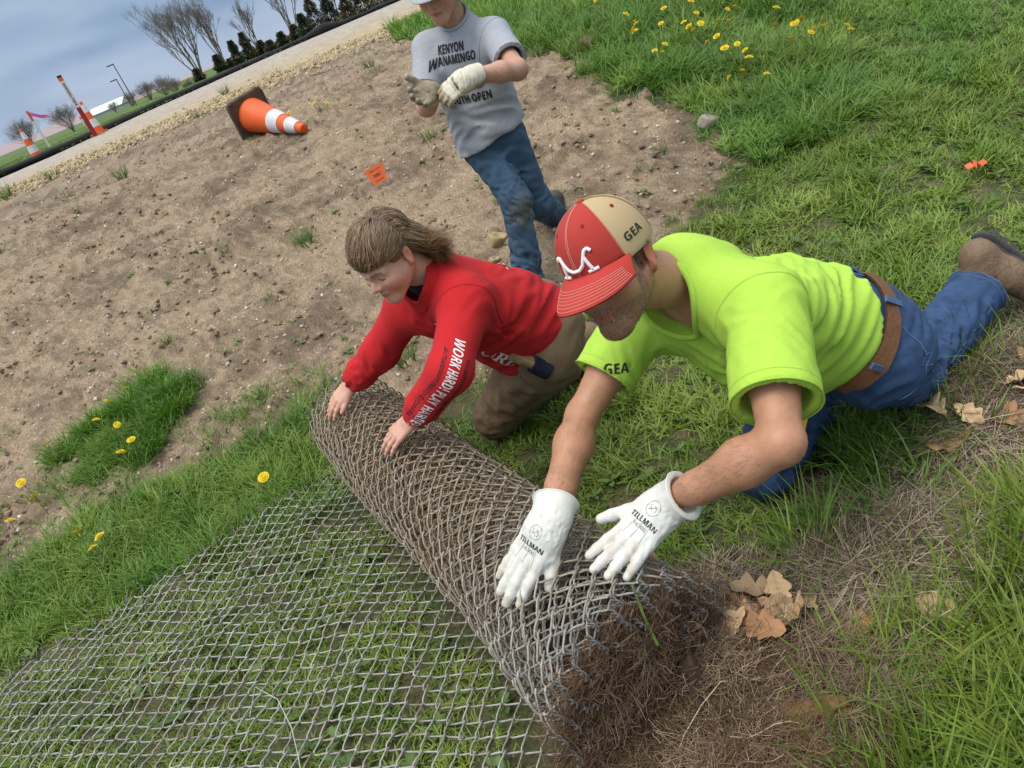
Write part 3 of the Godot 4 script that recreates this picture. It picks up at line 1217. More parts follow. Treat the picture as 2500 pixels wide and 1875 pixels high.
func brim(x: Transform3D, r: Vector3, at: Vector3, reach: float, droop: float, arch: float, col: Color) -> Shape:
	var sh := Shape.new()
	var n := 32
	var m := 10
	for side in 2:
		var o := sh.v.size()
		for j in m + 1:
			for i in n + 1:
				sh.vert(brim_point(lerpf(-1.12, 1.12, float(i) / n), float(j) / m, x, r, at, reach, droop, arch) - x.basis.y.normalized() * 0.0035 * side, col)
		for j in m:
			for i in n:
				var a := o + j * (n + 1) + i
				if side == 0:
					sh.quad(a, a + n + 1, a + n + 2, a + 1)
				else:
					sh.quad(a, a + 1, a + n + 2, a + n + 1)
	var half := (n + 1) * (m + 1)
	for i in n:
		var a := m * (n + 1) + i
		sh.quad(a, half + a, half + a + 1, a + 1)
	return sh
func brim_stitch(x: Transform3D, r: Vector3, at: Vector3, reach: float, droop: float, arch: float, rows: int, col: Color) -> Array:
	var all := []
	for k in rows:
		var sh := Shape.new()
		var t := 0.94 - k * 0.085
		var p := PackedVector3Array()
		for i in 41:
			var a := lerpf(-1.08, 1.08, i / 40.0) * (1.0 - k * 0.02)
			p.append(brim_point(a, t, x, r, at, reach, droop, arch) + x.basis.y.normalized() * 0.0004)
		sh.tube(p, PackedFloat32Array([0.0006]), 4, col)
		all.append(sh)
	return all
func build_man() -> void:
	var root := thing("person", "man in lime high-visibility shirt, red cap and white gloves kneeling over the fence roll", "person", Vector3(0.8, 0, -1.6))
	var head := frame(Vector3(0.683, 0.228, 0.694), Vector3(-0.132, 0.973, -0.189), Vector3(-0.718, 0.038, 0.695), Vector3(0.268, 0.872, -1.37), 1.0)
	var neck := Vector3(0.405, 0.755, -1.455)
	var Lsh := Vector3(0.512, 0.7, -1.285)
	var Rsh := Vector3(0.356, 0.643, -1.6)
	var Lel := Vector3(0.396, 0.582, -1.035)
	var Lwr := Vector3(0.221, 0.43, -1.18)
	var Rel := Vector3(0.126, 0.502, -1.49)
	var Rwr := Vector3(-0.008, 0.472, -1.243)
	var pel := Vector3(0.81, 0.386, -1.544)
	var Lhip := Vector3(0.808, 0.362, -1.455)
	var Rhip := Vector3(0.814, 0.397, -1.642)
	var Lkn := Vector3(1.022, 0.075, -1.667)
	var Lan := Vector3(1.375, 0.15, -1.84)
	var Rkn := Vector3(0.531, 0.085, -1.56)
	var Ran := Vector3(0.92, 0.09, -1.8)
	var Lf := Vector3(-0.9, -0.17, 0.33).normalized()
	var Rf := Vector3(-0.82, -0.49, 0.29).normalized()
	Lwr += Lf * 0.035 + Vector3(0, 0.012, 0)
	Rwr += Rf * 0.035
	var skin := Color(0.54, 0.27, 0.155)
	var hair := Color(0.035, 0.024, 0.018)
	var down := (pel - neck).normalized()
	var side := (Lsh - Rsh).normalized()
	var back := side.cross(down).normalized()
	if back.y < 0:
		back = -back
	# skin: head, neck, trunk under the clothes, arms
	var b := Field.new()
	b.cap(head * Vector3(0, -0.06, -0.035), neck + down * 0.02, 0.053, 0.06, 0.02)
	b.cap(neck + down * 0.08 - back * 0.02, pel, 0.07, 0.08, 0.04)
	b.cap(neck + down * 0.09 - back * 0.02, Lsh, 0.045, 0.045, 0.03)
	b.cap(neck + down * 0.09 - back * 0.02, Rsh, 0.045, 0.045, 0.03)
	b.cap(pel, Lhip + (Lkn - Lhip) * 0.5, 0.07, 0.05, 0.03)
	b.cap(pel, Rhip + (Rkn - Rhip) * 0.5, 0.07, 0.05, 0.03)
	for a in [[Lsh, Lel, Lwr, 1.0], [Rsh, Rel, Rwr, -1.0]]:
		var s: Vector3 = a[0]
		var e: Vector3 = a[1]
		var w: Vector3 = a[2]
		b.cap(s, s.lerp(e, 0.5), 0.053, 0.05, 0.03)
		b.cap(s.lerp(e, 0.5), e, 0.05, 0.036, 0.03)
		b.ball(e + (e - (s + w) * 0.5).normalized() * 0.01, 0.029, 0.02)
		b.cap(e, e.lerp(w, 0.3), 0.036, 0.041, 0.02)
		b.cap(e.lerp(w, 0.3), e.lerp(w, 0.7), 0.041, 0.032, 0.03)
		b.cap(e.lerp(w, 0.7), e.lerp(w, 0.95), 0.032, 0.027, 0.02, back, 0.9)
		b.cap(e.lerp(w, 0.08) + (e - (s + w) * 0.5).normalized() * 0.02, e.lerp(w, 0.6) + (e - (s + w) * 0.5).normalized() * 0.012, 0.02, 0.016, 0.03)
	b.end()
	b.fold(Lel, 0.07, side, 50.0, 0.002)
	var sh := Shape.new()
	net_task(sh, b, 0.0085, skin, 22.0, 0.17, 110.0, 0.09, 9)
	var o := {"neck": head.affine_inverse() * (neck + down * 0.01), "skin": skin, "hair": hair, "stubble": 0.5, "scalp": 0.92, "nr": 0.056, "jaw": 1.08}
	var hf := head_field(o)
	net_task(sh, hf, 0.0036, skin, 18.0, 0.1, 130.0, 0.07, 9, head, func(from: int) -> void: tint_head(sh, from, head.affine_inverse(), o))
	var body := put("body", sh, m_skin, root)
	body.set_meta("label", "tanned skin with short dark beard")
	put_each("eyelash", lashes(hf, head, hair), m_plain, root)
	# short hair at the sides and nape, as fine strands
	var hs := Shape.new()
	var rng := RandomNumberGenerator.new()
	rng.seed = 5
	for i in 1500:
		var az := rng.randf_range(1.15, TAU - 1.15)
		var y := rng.randf_range(-0.03, 0.05)
		if absf(az - PI) > 1.25 and y < 0.012:
			continue
		if absf(az - PI) > 0.9 and absf(az - PI) < 1.35 and y < 0.04:
			continue
		var d := Vector3(sin(az), 0, cos(az))
		var p := hf.onto(Vector3(0, y, -0.01) + d * 0.16, -d)
		var nn := (p - Vector3(0, y * 0.4, -0.01)).normalized()
		var tip := p + nn * 0.003 + Vector3(0, -0.009, -0.002) + d * 0.001
		hs.ribbon(PackedVector3Array([head * (p - nn * 0.001), head * (p + nn * 0.003 + Vector3(0, -0.004, 0)), head * tip]), (head.basis * nn.cross(Vector3.UP)).normalized(), 0.0013, 0.0004, hair * rng.randf_range(0.7, 1.6))
	for i in 3200:
		var az := rng.randf_range(-1.45, 1.45)
		var y := rng.randf_range(-0.122, -0.02)
		if y > -0.055 and absf(az) < 1.15 and not (absf(az) < 0.35 and y < -0.047):
			continue
		var d := Vector3(sin(az), 0, cos(az))
		var p := hf.onto(Vector3(0, y, 0.01) + d * 0.16, -d)
		if p.y < -0.1 and p.z < 0.04 or absf(p.y + 0.067) < 0.006 and absf(p.x) < 0.022:
			continue
		var nn := (p - Vector3(0, y + 0.02, 0.01)).normalized()
		hs.ribbon(PackedVector3Array([head * (p - nn * 0.0005), head * (p + nn * 0.0009 + Vector3(0, -0.0012, 0)), head * (p + nn * 0.001 + Vector3(0, -0.0024, 0))]), (head.basis * nn.cross(Vector3.UP)).normalized(), 0.0006, 0.0003, Color(0.07, 0.042, 0.028) * rng.randf_range(0.7, 2.0))
	put("hair", hs.mesh(), m_hair, root)

	var ah := Shape.new()
	for a in [[Lel, Lwr], [Rel, Rwr]]:
		var ax: Vector3 = (a[1] - a[0]).normalized()
		for i in 420:
			var t := rng.randf_range(0.12, 0.86)
			var c0: Vector3 = (a[0] as Vector3).lerp(a[1], t)
			var d := (Vector3(rng.randf_range(-1, 1), rng.randf_range(-0.3, 1), rng.randf_range(-0.6, 1))).normalized()
			d = (d - ax * d.dot(ax)).normalized()
			var p := b.onto(c0 + d * 0.07, -d, 0.07)
			var w1 := ax.cross(d) * rng.randf_range(-0.3, 0.6)
			ah.ribbon(PackedVector3Array([p, p + (ax + w1 + d * 0.35) * 0.006, p + (ax + w1 + d * 0.15) * 0.013]), ax.cross(d), 0.00035, 0.00012, Color(0.1, 0.06, 0.035))
	put("arm_hair", ah.mesh(), m_hair, root)

	# lime shirt
	var lime := Color(0.48, 0.76, 0.085)
	var f := Field.new()
	f.cap(Lsh, Lsh.lerp(Lel, 0.86), 0.077, 0.083, 0.03)
	f.cap(Lsh.lerp(Lel, 0.64), Lsh.lerp(Lel, 1.15), 0.062, 0.067, 0.008, Vector3.ZERO, 1.0, 1)
	f.cut(Lsh.lerp(Lel, 0.74), Lel - Lsh)
	f.end(0.05)
	f.cap(Rsh, Rsh.lerp(Rel, 0.8), 0.074, 0.075, 0.03)
	f.cap(Rsh.lerp(Rel, 0.56), Rsh.lerp(Rel, 1.1), 0.056, 0.06, 0.008, Vector3.ZERO, 1.0, 1)
	f.cut(Rsh.lerp(Rel, 0.66), Rel - Rsh)
	f.end(0.05)
	var toh0 := (head.origin - neck).normalized()
	var ch := (Lsh + Rsh) * 0.5 + down * 0.06
	f.cap(neck + down * 0.035 + back * 0.005, ch + down * 0.1, 0.085, 0.118, 0.06)
	f.cap(Lsh - side * 0.06 + down * 0.05, pel + side * 0.05 - down * 0.1, 0.098, 0.106, 0.07)
	f.cap(Rsh + side * 0.06 + down * 0.05, pel - side * 0.05 - down * 0.1, 0.098, 0.106, 0.07)
	f.cap(neck + down * 0.04, Lsh, 0.062, 0.075, 0.05)
	f.cap(neck + down * 0.04, Rsh, 0.062, 0.075, 0.05)
	f.cap(ch + down * 0.12 - back * 0.03, pel - down * 0.1 - back * 0.045, 0.115, 0.12, 0.07)
	f.cap(pel - down * 0.24 - back * 0.0, pel - down * 0.02, 0.132, 0.134, 0.05)
	f.cap(pel - down * 0.1 + side * 0.05, pel - down * 0.02 + side * 0.05, 0.122, 0.124, 0.05)
	f.cap(pel - down * 0.1 - side * 0.05, pel - down * 0.02 - side * 0.05, 0.122, 0.124, 0.05)
	f.cap(neck + back * 0.012 - toh0 * 0.005, neck + down * 0.09 + back * 0.012, 0.066, 0.085, 0.05)
	f.cut(pel - down * 0.112, (down * 1.0 + back * 0.22).normalized())
	f.end(0.04)
	var nc := neck + down * 0.005 - back * 0.052
	var toh := (head.origin - neck).normalized()
	f.cap(nc - toh * 0.03, nc + toh * 0.16, 0.07, 0.088, 0.006, Vector3.ZERO, 1.0, 5)
	f.crease(Lsh.lerp(Lel, 0.35), 0.15, Lel - Lsh + side * 0.1, 26.0, 0.006, 0.05)
	f.crease(Lsh + down * 0.1 - back * 0.05, 0.2, (side + down * 0.4).normalized(), 24.0, 0.012, 0.05)
	f.crease(pel - down * 0.2, 0.3, down + back * 0.15, 24.0, 0.014, 0.09, 0.8)
	f.crease(ch + down * 0.08 - back * 0.08, 0.24, (side * 0.9 - down * 0.5).normalized(), 20.0, 0.011, 0.04)
	f.crease(neck + down * 0.14 + back * 0.08, 0.2, (down + side * 0.5).normalized(), 14.0, 0.006, 0.08)
	f.crease(Rsh.lerp(Rel, 0.4), 0.14, Rel - Rsh, 26.0, 0.006, 0.05)
	var so := put("shirt", cloth(f, 0.0078, lime, 12.0, 0.07, 170.0, 0.05), m_knit, root)
	var hem := []
	var dark := lime * 0.9
	for k in 2:
		ring(f, Lsh.lerp(Lel, 0.735 - k * 0.075), Lel - Lsh, 0.16, 0.0022 - k * 0.0009, dark, hem, 44, -0.0004)
		ring(f, Rsh.lerp(Rel, 0.655 - k * 0.075), Rel - Rsh, 0.15, 0.0022 - k * 0.0009, dark, hem, 44, -0.0004)
	# shoulder seams and armhole of the near sleeve
	var arm := (Lel - Lsh).normalized()
	ring(f, Lsh + arm * 0.012, (arm + side * 0.6 - down * 0.2).normalized(), 0.15, 0.0024, dark, hem, 50, -0.0008)
	put_each("seam", hem, m_knit, so)
	var col := Shape.new()
	var cp := PackedVector3Array()
	var cu := toh.cross(side).normalized()
	var cs := toh.cross(cu).normalized()
	for i in 48:
		var a := TAU * i / 48.0
		var d := cu * cos(a) + cs * sin(a)
		# climbs along the wall of the neck opening to its rim
		var p := nc - toh * 0.1 + d * 0.084
		cp.append(p)
	for i in 48:
		var d := (cp[i] - (nc - toh * 0.1)).normalized()
		var best := cp[i]
		for s in 40:
			var q := nc + toh * (0.1 - s * 0.006) + d * (0.08 + (0.1 - s * 0.006) * 0.1)
			if f.at(q) < 0.002:
				best = q
				break
		cp[i] = best
	for it in 3:
		var c2 := cp.duplicate()
		for i in 48:
			c2[i] = (cp[(i + 47) % 48] + cp[i] * 2.0 + cp[(i + 1) % 48]) * 0.25
		cp = c2
	col.tube(cp, PackedFloat32Array([0.0075]), 8, lime * 0.97, Color(-1, 0, 0), true)
	put("collar", col.mesh(), m_knit, so)
	# print: sleeve letters and the small chest mark
	var rs := Rsh.lerp(Rel, 0.5)
	var rn := (Vector3(-0.15, 0.25, 0.95)).normalized()
	var rr := Vector3(0.9, -0.28, 0.2)
	rr = (rr - rn * rr.dot(rn)).normalized()
	var tx := text_shape("GEA", 0.022, onto_cloth(f, rs + rr * 0.0 + rn * 0.06, rr, rn.cross(rr), rn), Color(0.012, 0.012, 0.012))
	put("sleeve_print", tx.mesh(), m_plain, so)
	var cn := (-back * 0.55 + side * 0.8 - Vector3(0, 0, 0)).normalized()
	var co := ch + down * 0.06 - back * 0.09 + side * 0.075
	var cr := (Vector3(0.8, -0.5, 0.2) - cn * Vector3(0.8, -0.5, 0.2).dot(cn)).normalized()
	put("chest_print", text_shape("MNR", 0.02, onto_cloth(f, co + cn * 0.1, cr, cn.cross(cr), cn), Color(0.02, 0.02, 0.02)).mesh(), m_plain, so)

	# jeans, belt, boots
	var j := Field.new()
	var den := Color(0.033, 0.078, 0.18)
	j.cap(Lhip, Lkn, 0.112, 0.08, 0.05)
	j.cap(Lkn, Lan, 0.083, 0.08, 0.03)
	j.ball(Lkn + Vector3(0, 0.01, 0.0), 0.08, 0.03)
	j.cap(Lkn.lerp(Lan, 0.95), Lan + (Lan - Lkn) * 0.3, 0.06, 0.07, 0.01, Vector3.ZERO, 1.0, 1)
	j.cut(Lan, Lan - Lkn)
	j.end(0.05)
	j.cap(Rhip, Rkn, 0.102, 0.078, 0.05)
	j.cap(Rkn, Ran, 0.078, 0.066, 0.03)
	j.end(0.05)
	j.cap(pel - down * 0.13 - side * 0.045, pel - down * 0.13 + side * 0.045, 0.106, 0.106, 0.05)
	j.cap(pel - down * 0.07 - side * 0.05, pel - down * 0.07 + side * 0.05, 0.114, 0.114, 0.05)
	j.cap(pel - down * 0.03 - side * 0.05, pel - down * 0.03 + side * 0.05, 0.12, 0.12, 0.05)
	j.cap(Lhip + down * 0.03 + back * 0.02, Rhip + down * 0.03 + back * 0.02, 0.115, 0.115, 0.06)
	j.cut(pel - down * 0.17, -down)
	j.end(0.05)
	var sd := (Lan - Lkn).cross(Vector3.UP)
	j.crease(Lhip.lerp(Lkn, 0.3), 0.26, Lkn - Lhip, 26.0, 0.02, 0.07)
	j.crease(Lkn + Vector3(0.05, 0.06, 0), 0.22, (Lan - Lkn).normalized() - (Lhip - Lkn).normalized() * 0.5, 38.0, 0.016, 0.05)
	j.crease(Lkn.lerp(Lan, 0.5), 0.2, Lan - Lkn, 26.0, 0.013, 0.08)
	j.crease(Lan, 0.17, Lan - Lkn, 34.0, 0.006, 0.04)
	j.crease(Rhip.lerp(Rkn, 0.6), 0.32, Rkn - Rhip, 26.0, 0.02, 0.06)
	j.crease(pel + down * 0.06, 0.22, down + side * 0.3, 24.0, 0.014, 0.08)
	var jo := put("jeans", cloth(j, 0.0082, den, 13.0, 0.4, 170.0, 0.22), m_denim, root)
	var js := []
	var lite := Color(0.09, 0.16, 0.3)
	ring(j, Lkn.lerp(Lan, 0.985), Lan - Lkn, 0.12, 0.003, lite, js, 40, 0.0)
	ring(j, Lkn.lerp(Lan, 0.94), Lan - Lkn, 0.12, 0.0014, lite, js, 40, 0.0)
	var out := (side + Vector3(0, 0.1, 0.35)).normalized()
	seam(j, [pel - down * 0.06 + side * 0.13, Lhip + out * 0.11 + down * 0.06, Lhip.lerp(Lkn, 0.55) + out * 0.095, Lkn + out * 0.075, Lkn.lerp(Lan, 0.5) + out * 0.07, Lan + out * 0.065], 0.0022, lite, js, 0.0)
	seam(j, [pel + down * 0.02 + side * 0.1 + back * 0.09, Lhip + down * 0.12 + side * 0.06 + back * 0.1, Lhip + down * 0.15 + side * 0.1 + back * 0.02], 0.0018, lite, js, 0.0)
	seam(j, [pel - down * 0.02 + side * 0.16 - back * 0.02, Lhip + side * 0.12 + down * 0.05 - back * 0.05, Lhip + side * 0.1 - back * 0.12 + down * 0.02], 0.0018, lite, js, 0.0)
	put_each("stitching", js, m_denim, jo)
	var bs := Shape.new()
	for k in 2:
		var o2 := bs.v.size()
		for i in 60:
			var a := TAU * i / 60.0
			var d := side * cos(a) + back * sin(a)
			for r in 2:
				var q := j.onto(pel - down * (0.116 - r * 0.032) + d * 0.2, -d) + d * (0.0095 - 0.004 * k)
				bs.vert(q, Color(0.2, 0.085, 0.03))
		for i in 60:
			var n2 := (i + 1) % 60
			bs.quad(o2 + i * 2, o2 + i * 2 + 1, o2 + n2 * 2 + 1, o2 + n2 * 2)
	mottle(bs, 0, Color(0.2, 0.085, 0.03), 40.0, 0.4, 150.0, 0.2)
	put("belt", bs.mesh(), m_leather, root)
	for a in [Vector2(0.15, 0.05), Vector2(0.05, 0.14), Vector2(0.13, -0.07)]:
		var loop := Shape.new()
		loop.smooth = false
		var d: Vector3 = (side * a.x + back * a.y).normalized()
		var p := j.onto(pel - down * 0.1 + d * 0.2, -d)
		loop.box(Transform3D(Basis(d, down, d.cross(down)), p + d * 0.013), Vector3(-0.003, -0.026, -0.007), Vector3(0.003, 0.026, 0.007), lite)
		put("belt_loop", loop.mesh(), m_denim, jo)
	var bd := Vector3(0.62, -0.55, 0.1)
	boot(root, Vector3(1.44, 0.265, -1.885), Vector3(0.5, -0.74, 0.42), Vector3(-0.86, -0.3, 0.5), 0.3, Lan, Color(0.24, 0.155, 0.09), Color(0.085, 0.08, 0.075), true)
	boot(root, Vector3(0.97, 0.12, -1.85), Vector3(0.6, -0.5, -0.2), Vector3(-0.6, -0.7, 0.0), 0.3, Ran, Color(0.2, 0.125, 0.075), Color(0.06, 0.055, 0.05))
	# small yellow tape measure clipped on the far side of the belt
	var tp := Shape.new()
	tp.smooth = false
	var tpos := ch + down * 0.3 - back * 0.19 - side * 0.02
	tp.box(Transform3D(Basis(down, back, side), tpos), Vector3(-0.035, -0.03, -0.02), Vector3(0.035, 0.03, 0.02), Color(0.7, 0.42, 0.03))
	put("tape_measure", tp.mesh(), m_plain, root)

	# white leather gloves
	var white := Color(0.62, 0.62, 0.57)
	var gl := [[Lwr, Lf, Lel, 1.0, Vector3(0.1, 0.9, 0.42), [[0.02, 0.1, 0.1], [0.0, 0.1, 0.1], [0.02, 0.1, 0.1], [0.05, 0.1, 0.1]]], [Rwr, Rf, Rel, -1.0, Vector3(-0.35, 0.75, 0.55), [[0.1, 0.08, 0.1], [0.06, 0.08, 0.1], [0.06, 0.1, 0.1], [0.08, 0.12, 0.12]]]]
	for g in gl:
		var w: Vector3 = g[0]
		var fd: Vector3 = g[1]
		var el: Vector3 = g[2]
		var bk: Vector3 = (g[4] as Vector3)
		bk = (bk - fd * bk.dot(fd)).normalized()
		var gf := Field.new()
		hand_field(gf, w + fd * 0.004, fd, bk, g[3], 1.0, 0.003, g[5], 0.09 if g[3] > 0 else 0.05, Vector3(0.75, -0.2, 0.75) if g[3] > 0 else Vector3(0.85, -0.35, 0.5))
		var up := (el - w).normalized()
		gf.cap(w + fd * 0.02, w + up * 0.008, 0.036, 0.036, 0.03, bk, 0.85)
		gf.cap(w + up * 0.008, w + up * 0.075, 0.037, 0.058, 0.02, bk, 0.85)
		gf.cap(w + up * 0.025, w + up * 0.13, 0.032, 0.054, 0.004, bk, 0.85, 1)
		gf.cut(w + up * 0.052, up)
		gf.end(0.03)
		gf.fold(w + fd * 0.008, 0.06, up, 120.0, 0.004, 0.3)
		gf.fold(w + fd * 0.07, 0.1, fd + bk.cross(fd) * 0.6, 60.0, 0.0022, 0.25)
		var gs := Shape.new()
		# handling dirt on the fingers
		net_task(gs, gf, 0.0034, white, 30.0, 0.12, 120.0, 0.06, 12, Transform3D(), func(from: int) -> void:
			var nz := FastNoiseLite.new()
			nz.frequency = 30.0
			for i in gs.v.size():
				var t := (gs.v[i] - w).dot(fd)
				var dd := clampf((t - 0.06) / 0.1, 0.15, 1.0) * clampf(nz.get_noise_3dv(gs.v[i]) * 1.8 + 0.35, 0.0, 0.85)
				gs.c[i] = gs.c[i].lerp(Color(0.47, 0.38, 0.27), dd * 0.7))
		var go := put("glove", gs, m_glove, root)
		put("cuff_binding", ring(gf, w + up * 0.049, up, 0.1, 0.0028, white * 0.93, [], 44, -0.001).mesh(), m_glove, go)
		# three stitched tucks down the back of the glove
		for i in 3:
			var bx := fd.cross(bk) * (i - 1) * 0.021
			var q := PackedVector3Array()
			for s in 9:
				q.append(gf.onto(w + fd * (0.062 + s * 0.0045) + bx * (0.75 + s * 0.03) + bk * 0.06, -bk, 0.2) + bk * 0.0002)
			var tk := Shape.new()
			tk.tube(q, PackedFloat32Array([0.0009]), 5, white * 0.8)
			put("tuck_seam", tk.mesh(), m_glove, go)
		# ink on the back of the hand
		var t2 := fd.cross(bk) * float(g[3])
		var ln := t2 * -1.0 if g[3] > 0 else t2
		ln = (fd.cross(bk) * -1.0)
		var ink := Color(0.03, 0.03, 0.03)
		var c0 := w + fd * 0.058
		put("print", text_shape("TILLMAN", 0.0105, onto_cloth(gf, c0, ln, -fd, bk, 0.0007), ink, 0.0, 700, "Droid Sans", 0.006).mesh(), m_plain, go)
		put("print", text_shape("1424XL", 0.0075, onto_cloth(gf, c0 + fd * 0.013, ln, -fd, bk, 0.0007), Color(0.2, 0.2, 0.2), 0.0, 400, "Droid Sans", 0.006).mesh(), m_plain, go)
		var em := Shape.new()
		var ep := PackedVector3Array()
		for i in 28:
			var a := TAU * i / 28.0
			ep.append(gf.onto(w + fd * (0.03 + cos(a) * 0.015) + ln * (sin(a) * 0.014) + bk * 0.06, -bk, 0.2) + bk * 0.0004)
		em.tube(ep, PackedFloat32Array([0.0005]), 4, Color(0.25, 0.25, 0.25), Color(-1, 0, 0), true)
		for s in 4:
			var q := PackedVector3Array()
			for i in 6:
				var t := i / 5.0
				q.append(gf.onto(w + fd * (0.024 + 0.013 * t) + ln * (sin(s * 2.1 + t * 2.4) * 0.008) + bk * 0.06, -bk, 0.2) + bk * 0.0004)
			em.tube(q, PackedFloat32Array([0.0005]), 4, Color(0.28, 0.28, 0.28))
		put("emblem", em.mesh(), m_plain, go)

	# red and beige cap
	var red := Color(0.50, 0.045, 0.035)
	var tan := Color(0.52, 0.39, 0.21)
	var cr3 := Vector3(0.0885, 0.107, 0.108)
	var cat := Vector3(0, 0.028, -0.012)
	var tilt := head * Transform3D(Basis(Vector3.RIGHT, 0.06), Vector3.ZERO)
	var cap := put("cap", dome_patch(tilt, -1.02, 1.02, PI / 2, cr3, cat, 0.012, red, 0.002, 28, 20).mesh(), m_twill, root)
	cap.set_meta("label", "red front panels of the cap")
	var back_panel := put("mesh_panel", dome_patch(tilt, 1.02, TAU - 1.02, PI / 2, cr3 - Vector3.ONE * 0.0006, cat, 0.012, tan, 0.002, 48, 20, -0.12).mesh(), m_mesh, cap)
	back_panel.set_meta("label", "beige mesh back of the cap")
	put("brim", brim(tilt, cr3, cat, 0.078, 0.034, 0.02, red * 1.12).mesh(), m_twill, cap)
	put_each("brim_stitching", brim_stitch(tilt, cr3, cat, 0.078, 0.034, 0.02, 7, Color(0.62, 0.3, 0.22)), m_plain, cap)
	var dm := func(az: float, el: float) -> Vector3:
		return tilt * dome(az, el, cr3 + Vector3.ONE * 0.0008, cat, 0.012)
	for az in [-0.025, 0.025, -1.0, 1.0]:
		var stc := Shape.new()
		var p := PackedVector3Array()
		for i in 24:
			p.append(dm.call(az, lerpf(0.02, 1.5, i / 23.0)))
		stc.tube(p, PackedFloat32Array([0.0006]), 4, Color(0.62, 0.3, 0.22))
		put("panel_stitching", stc.mesh(), m_plain, cap)
	for az in [PI * 0.66, PI * 1.34, PI]:
		var seams := Shape.new()
		var p := PackedVector3Array()
		for i in 20:
			p.append(dm.call(az, lerpf(0.0, 1.5, i / 19.0)))
		seams.tube(p, PackedFloat32Array([0.0012]), 5, tan * 0.85)
		put("panel_seam", seams.mesh(), m_twill, cap)
	var bt := Shape.new()
	var bf := Field.new()
	bf.ell(dm.call(0.0, PI / 2), Vector3(0.0085, 0.005, 0.0085), tilt.basis, 0.005)
	bf.end()
	bt.add_net(bf.net(0.0018), red)
	put("button", bt.mesh(), m_twill, cap)
	for az in [-0.55, 0.55, 1.55, 2.6]:
		var ey := Shape.new()
		var p := PackedVector3Array()
		for i in 12:
			var a := TAU * i / 12.0
			p.append(dm.call(az + cos(a) * 0.035, 0.82 + sin(a) * 0.028))
		ey.tube(p, PackedFloat32Array([0.0013]), 5, red * 0.75, Color(-1, 0, 0), true)
		put("eyelet", ey.mesh(), m_twill, cap)
	# embroidered horned letter on the front
	var lg := Shape.new()
	var strokes := [[[-0.5, 0.36], [-0.45, 0.42], [-0.37, 0.41], [-0.2, 0.19], [-0.08, 0.13], [0.08, 0.13], [0.2, 0.19], [0.37, 0.41], [0.45, 0.42], [0.5, 0.36]], [[-0.3, 0.32], [-0.36, 0.05]], [[0.3, 0.32], [0.36, 0.05]], [[-0.48, 0.05], [-0.25, 0.05]], [[0.25, 0.05], [0.48, 0.05]]]
	for s in strokes:
		var p := PackedVector3Array()
		for i in s.size() - 1:
			for q in 6:
				p.append(dm.call(lerpf(s[i][0], s[i + 1][0], q / 6.0), lerpf(s[i][1], s[i + 1][1], q / 6.0)))
		p.append(dm.call(s[-1][0], s[-1][1]))
		lg.tube(p, PackedFloat32Array([0.0036]), 6, Color(0.82, 0.82, 0.84))
	put("embroidered_letter", lg.mesh(), m_plain, cap)
	var gea := text_shape("GEA", 0.017, func(x: float, y: float) -> Vector3: return dm.call(1.42 + x * 11.0, 0.2 + y * 9.0), Color(0.015, 0.012, 0.012), 0.0, 700, "Droid Sans", 0.008)
	put("side_lettering", gea.mesh(), m_plain, cap)
func strand(sh: Shape, pts: PackedVector3Array, centre: Vector3, w: float, col: Color) -> void:
	var o := sh.v.size()
	var m := pts.size()
	for i in m:
		var t := (pts[mini(i + 1, m - 1)] - pts[maxi(i - 1, 0)]).normalized()
		var nn := (pts[i] - centre).normalized()
		var s := t.cross(nn).normalized()
		var k := float(i) / (m - 1)
		var ww := w * (1.0 - k * k * 0.85)
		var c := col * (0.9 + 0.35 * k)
		sh.vert(pts[i] - s * ww, c); sh.vert(pts[i] + nn * ww * 0.7, c); sh.vert(pts[i] + s * ww, c)
	for i in m - 1:
		var a := o + i * 3
		sh.quad(a, a + 1, a + 4, a + 3)
		sh.quad(a + 1, a + 2, a + 5, a + 4)

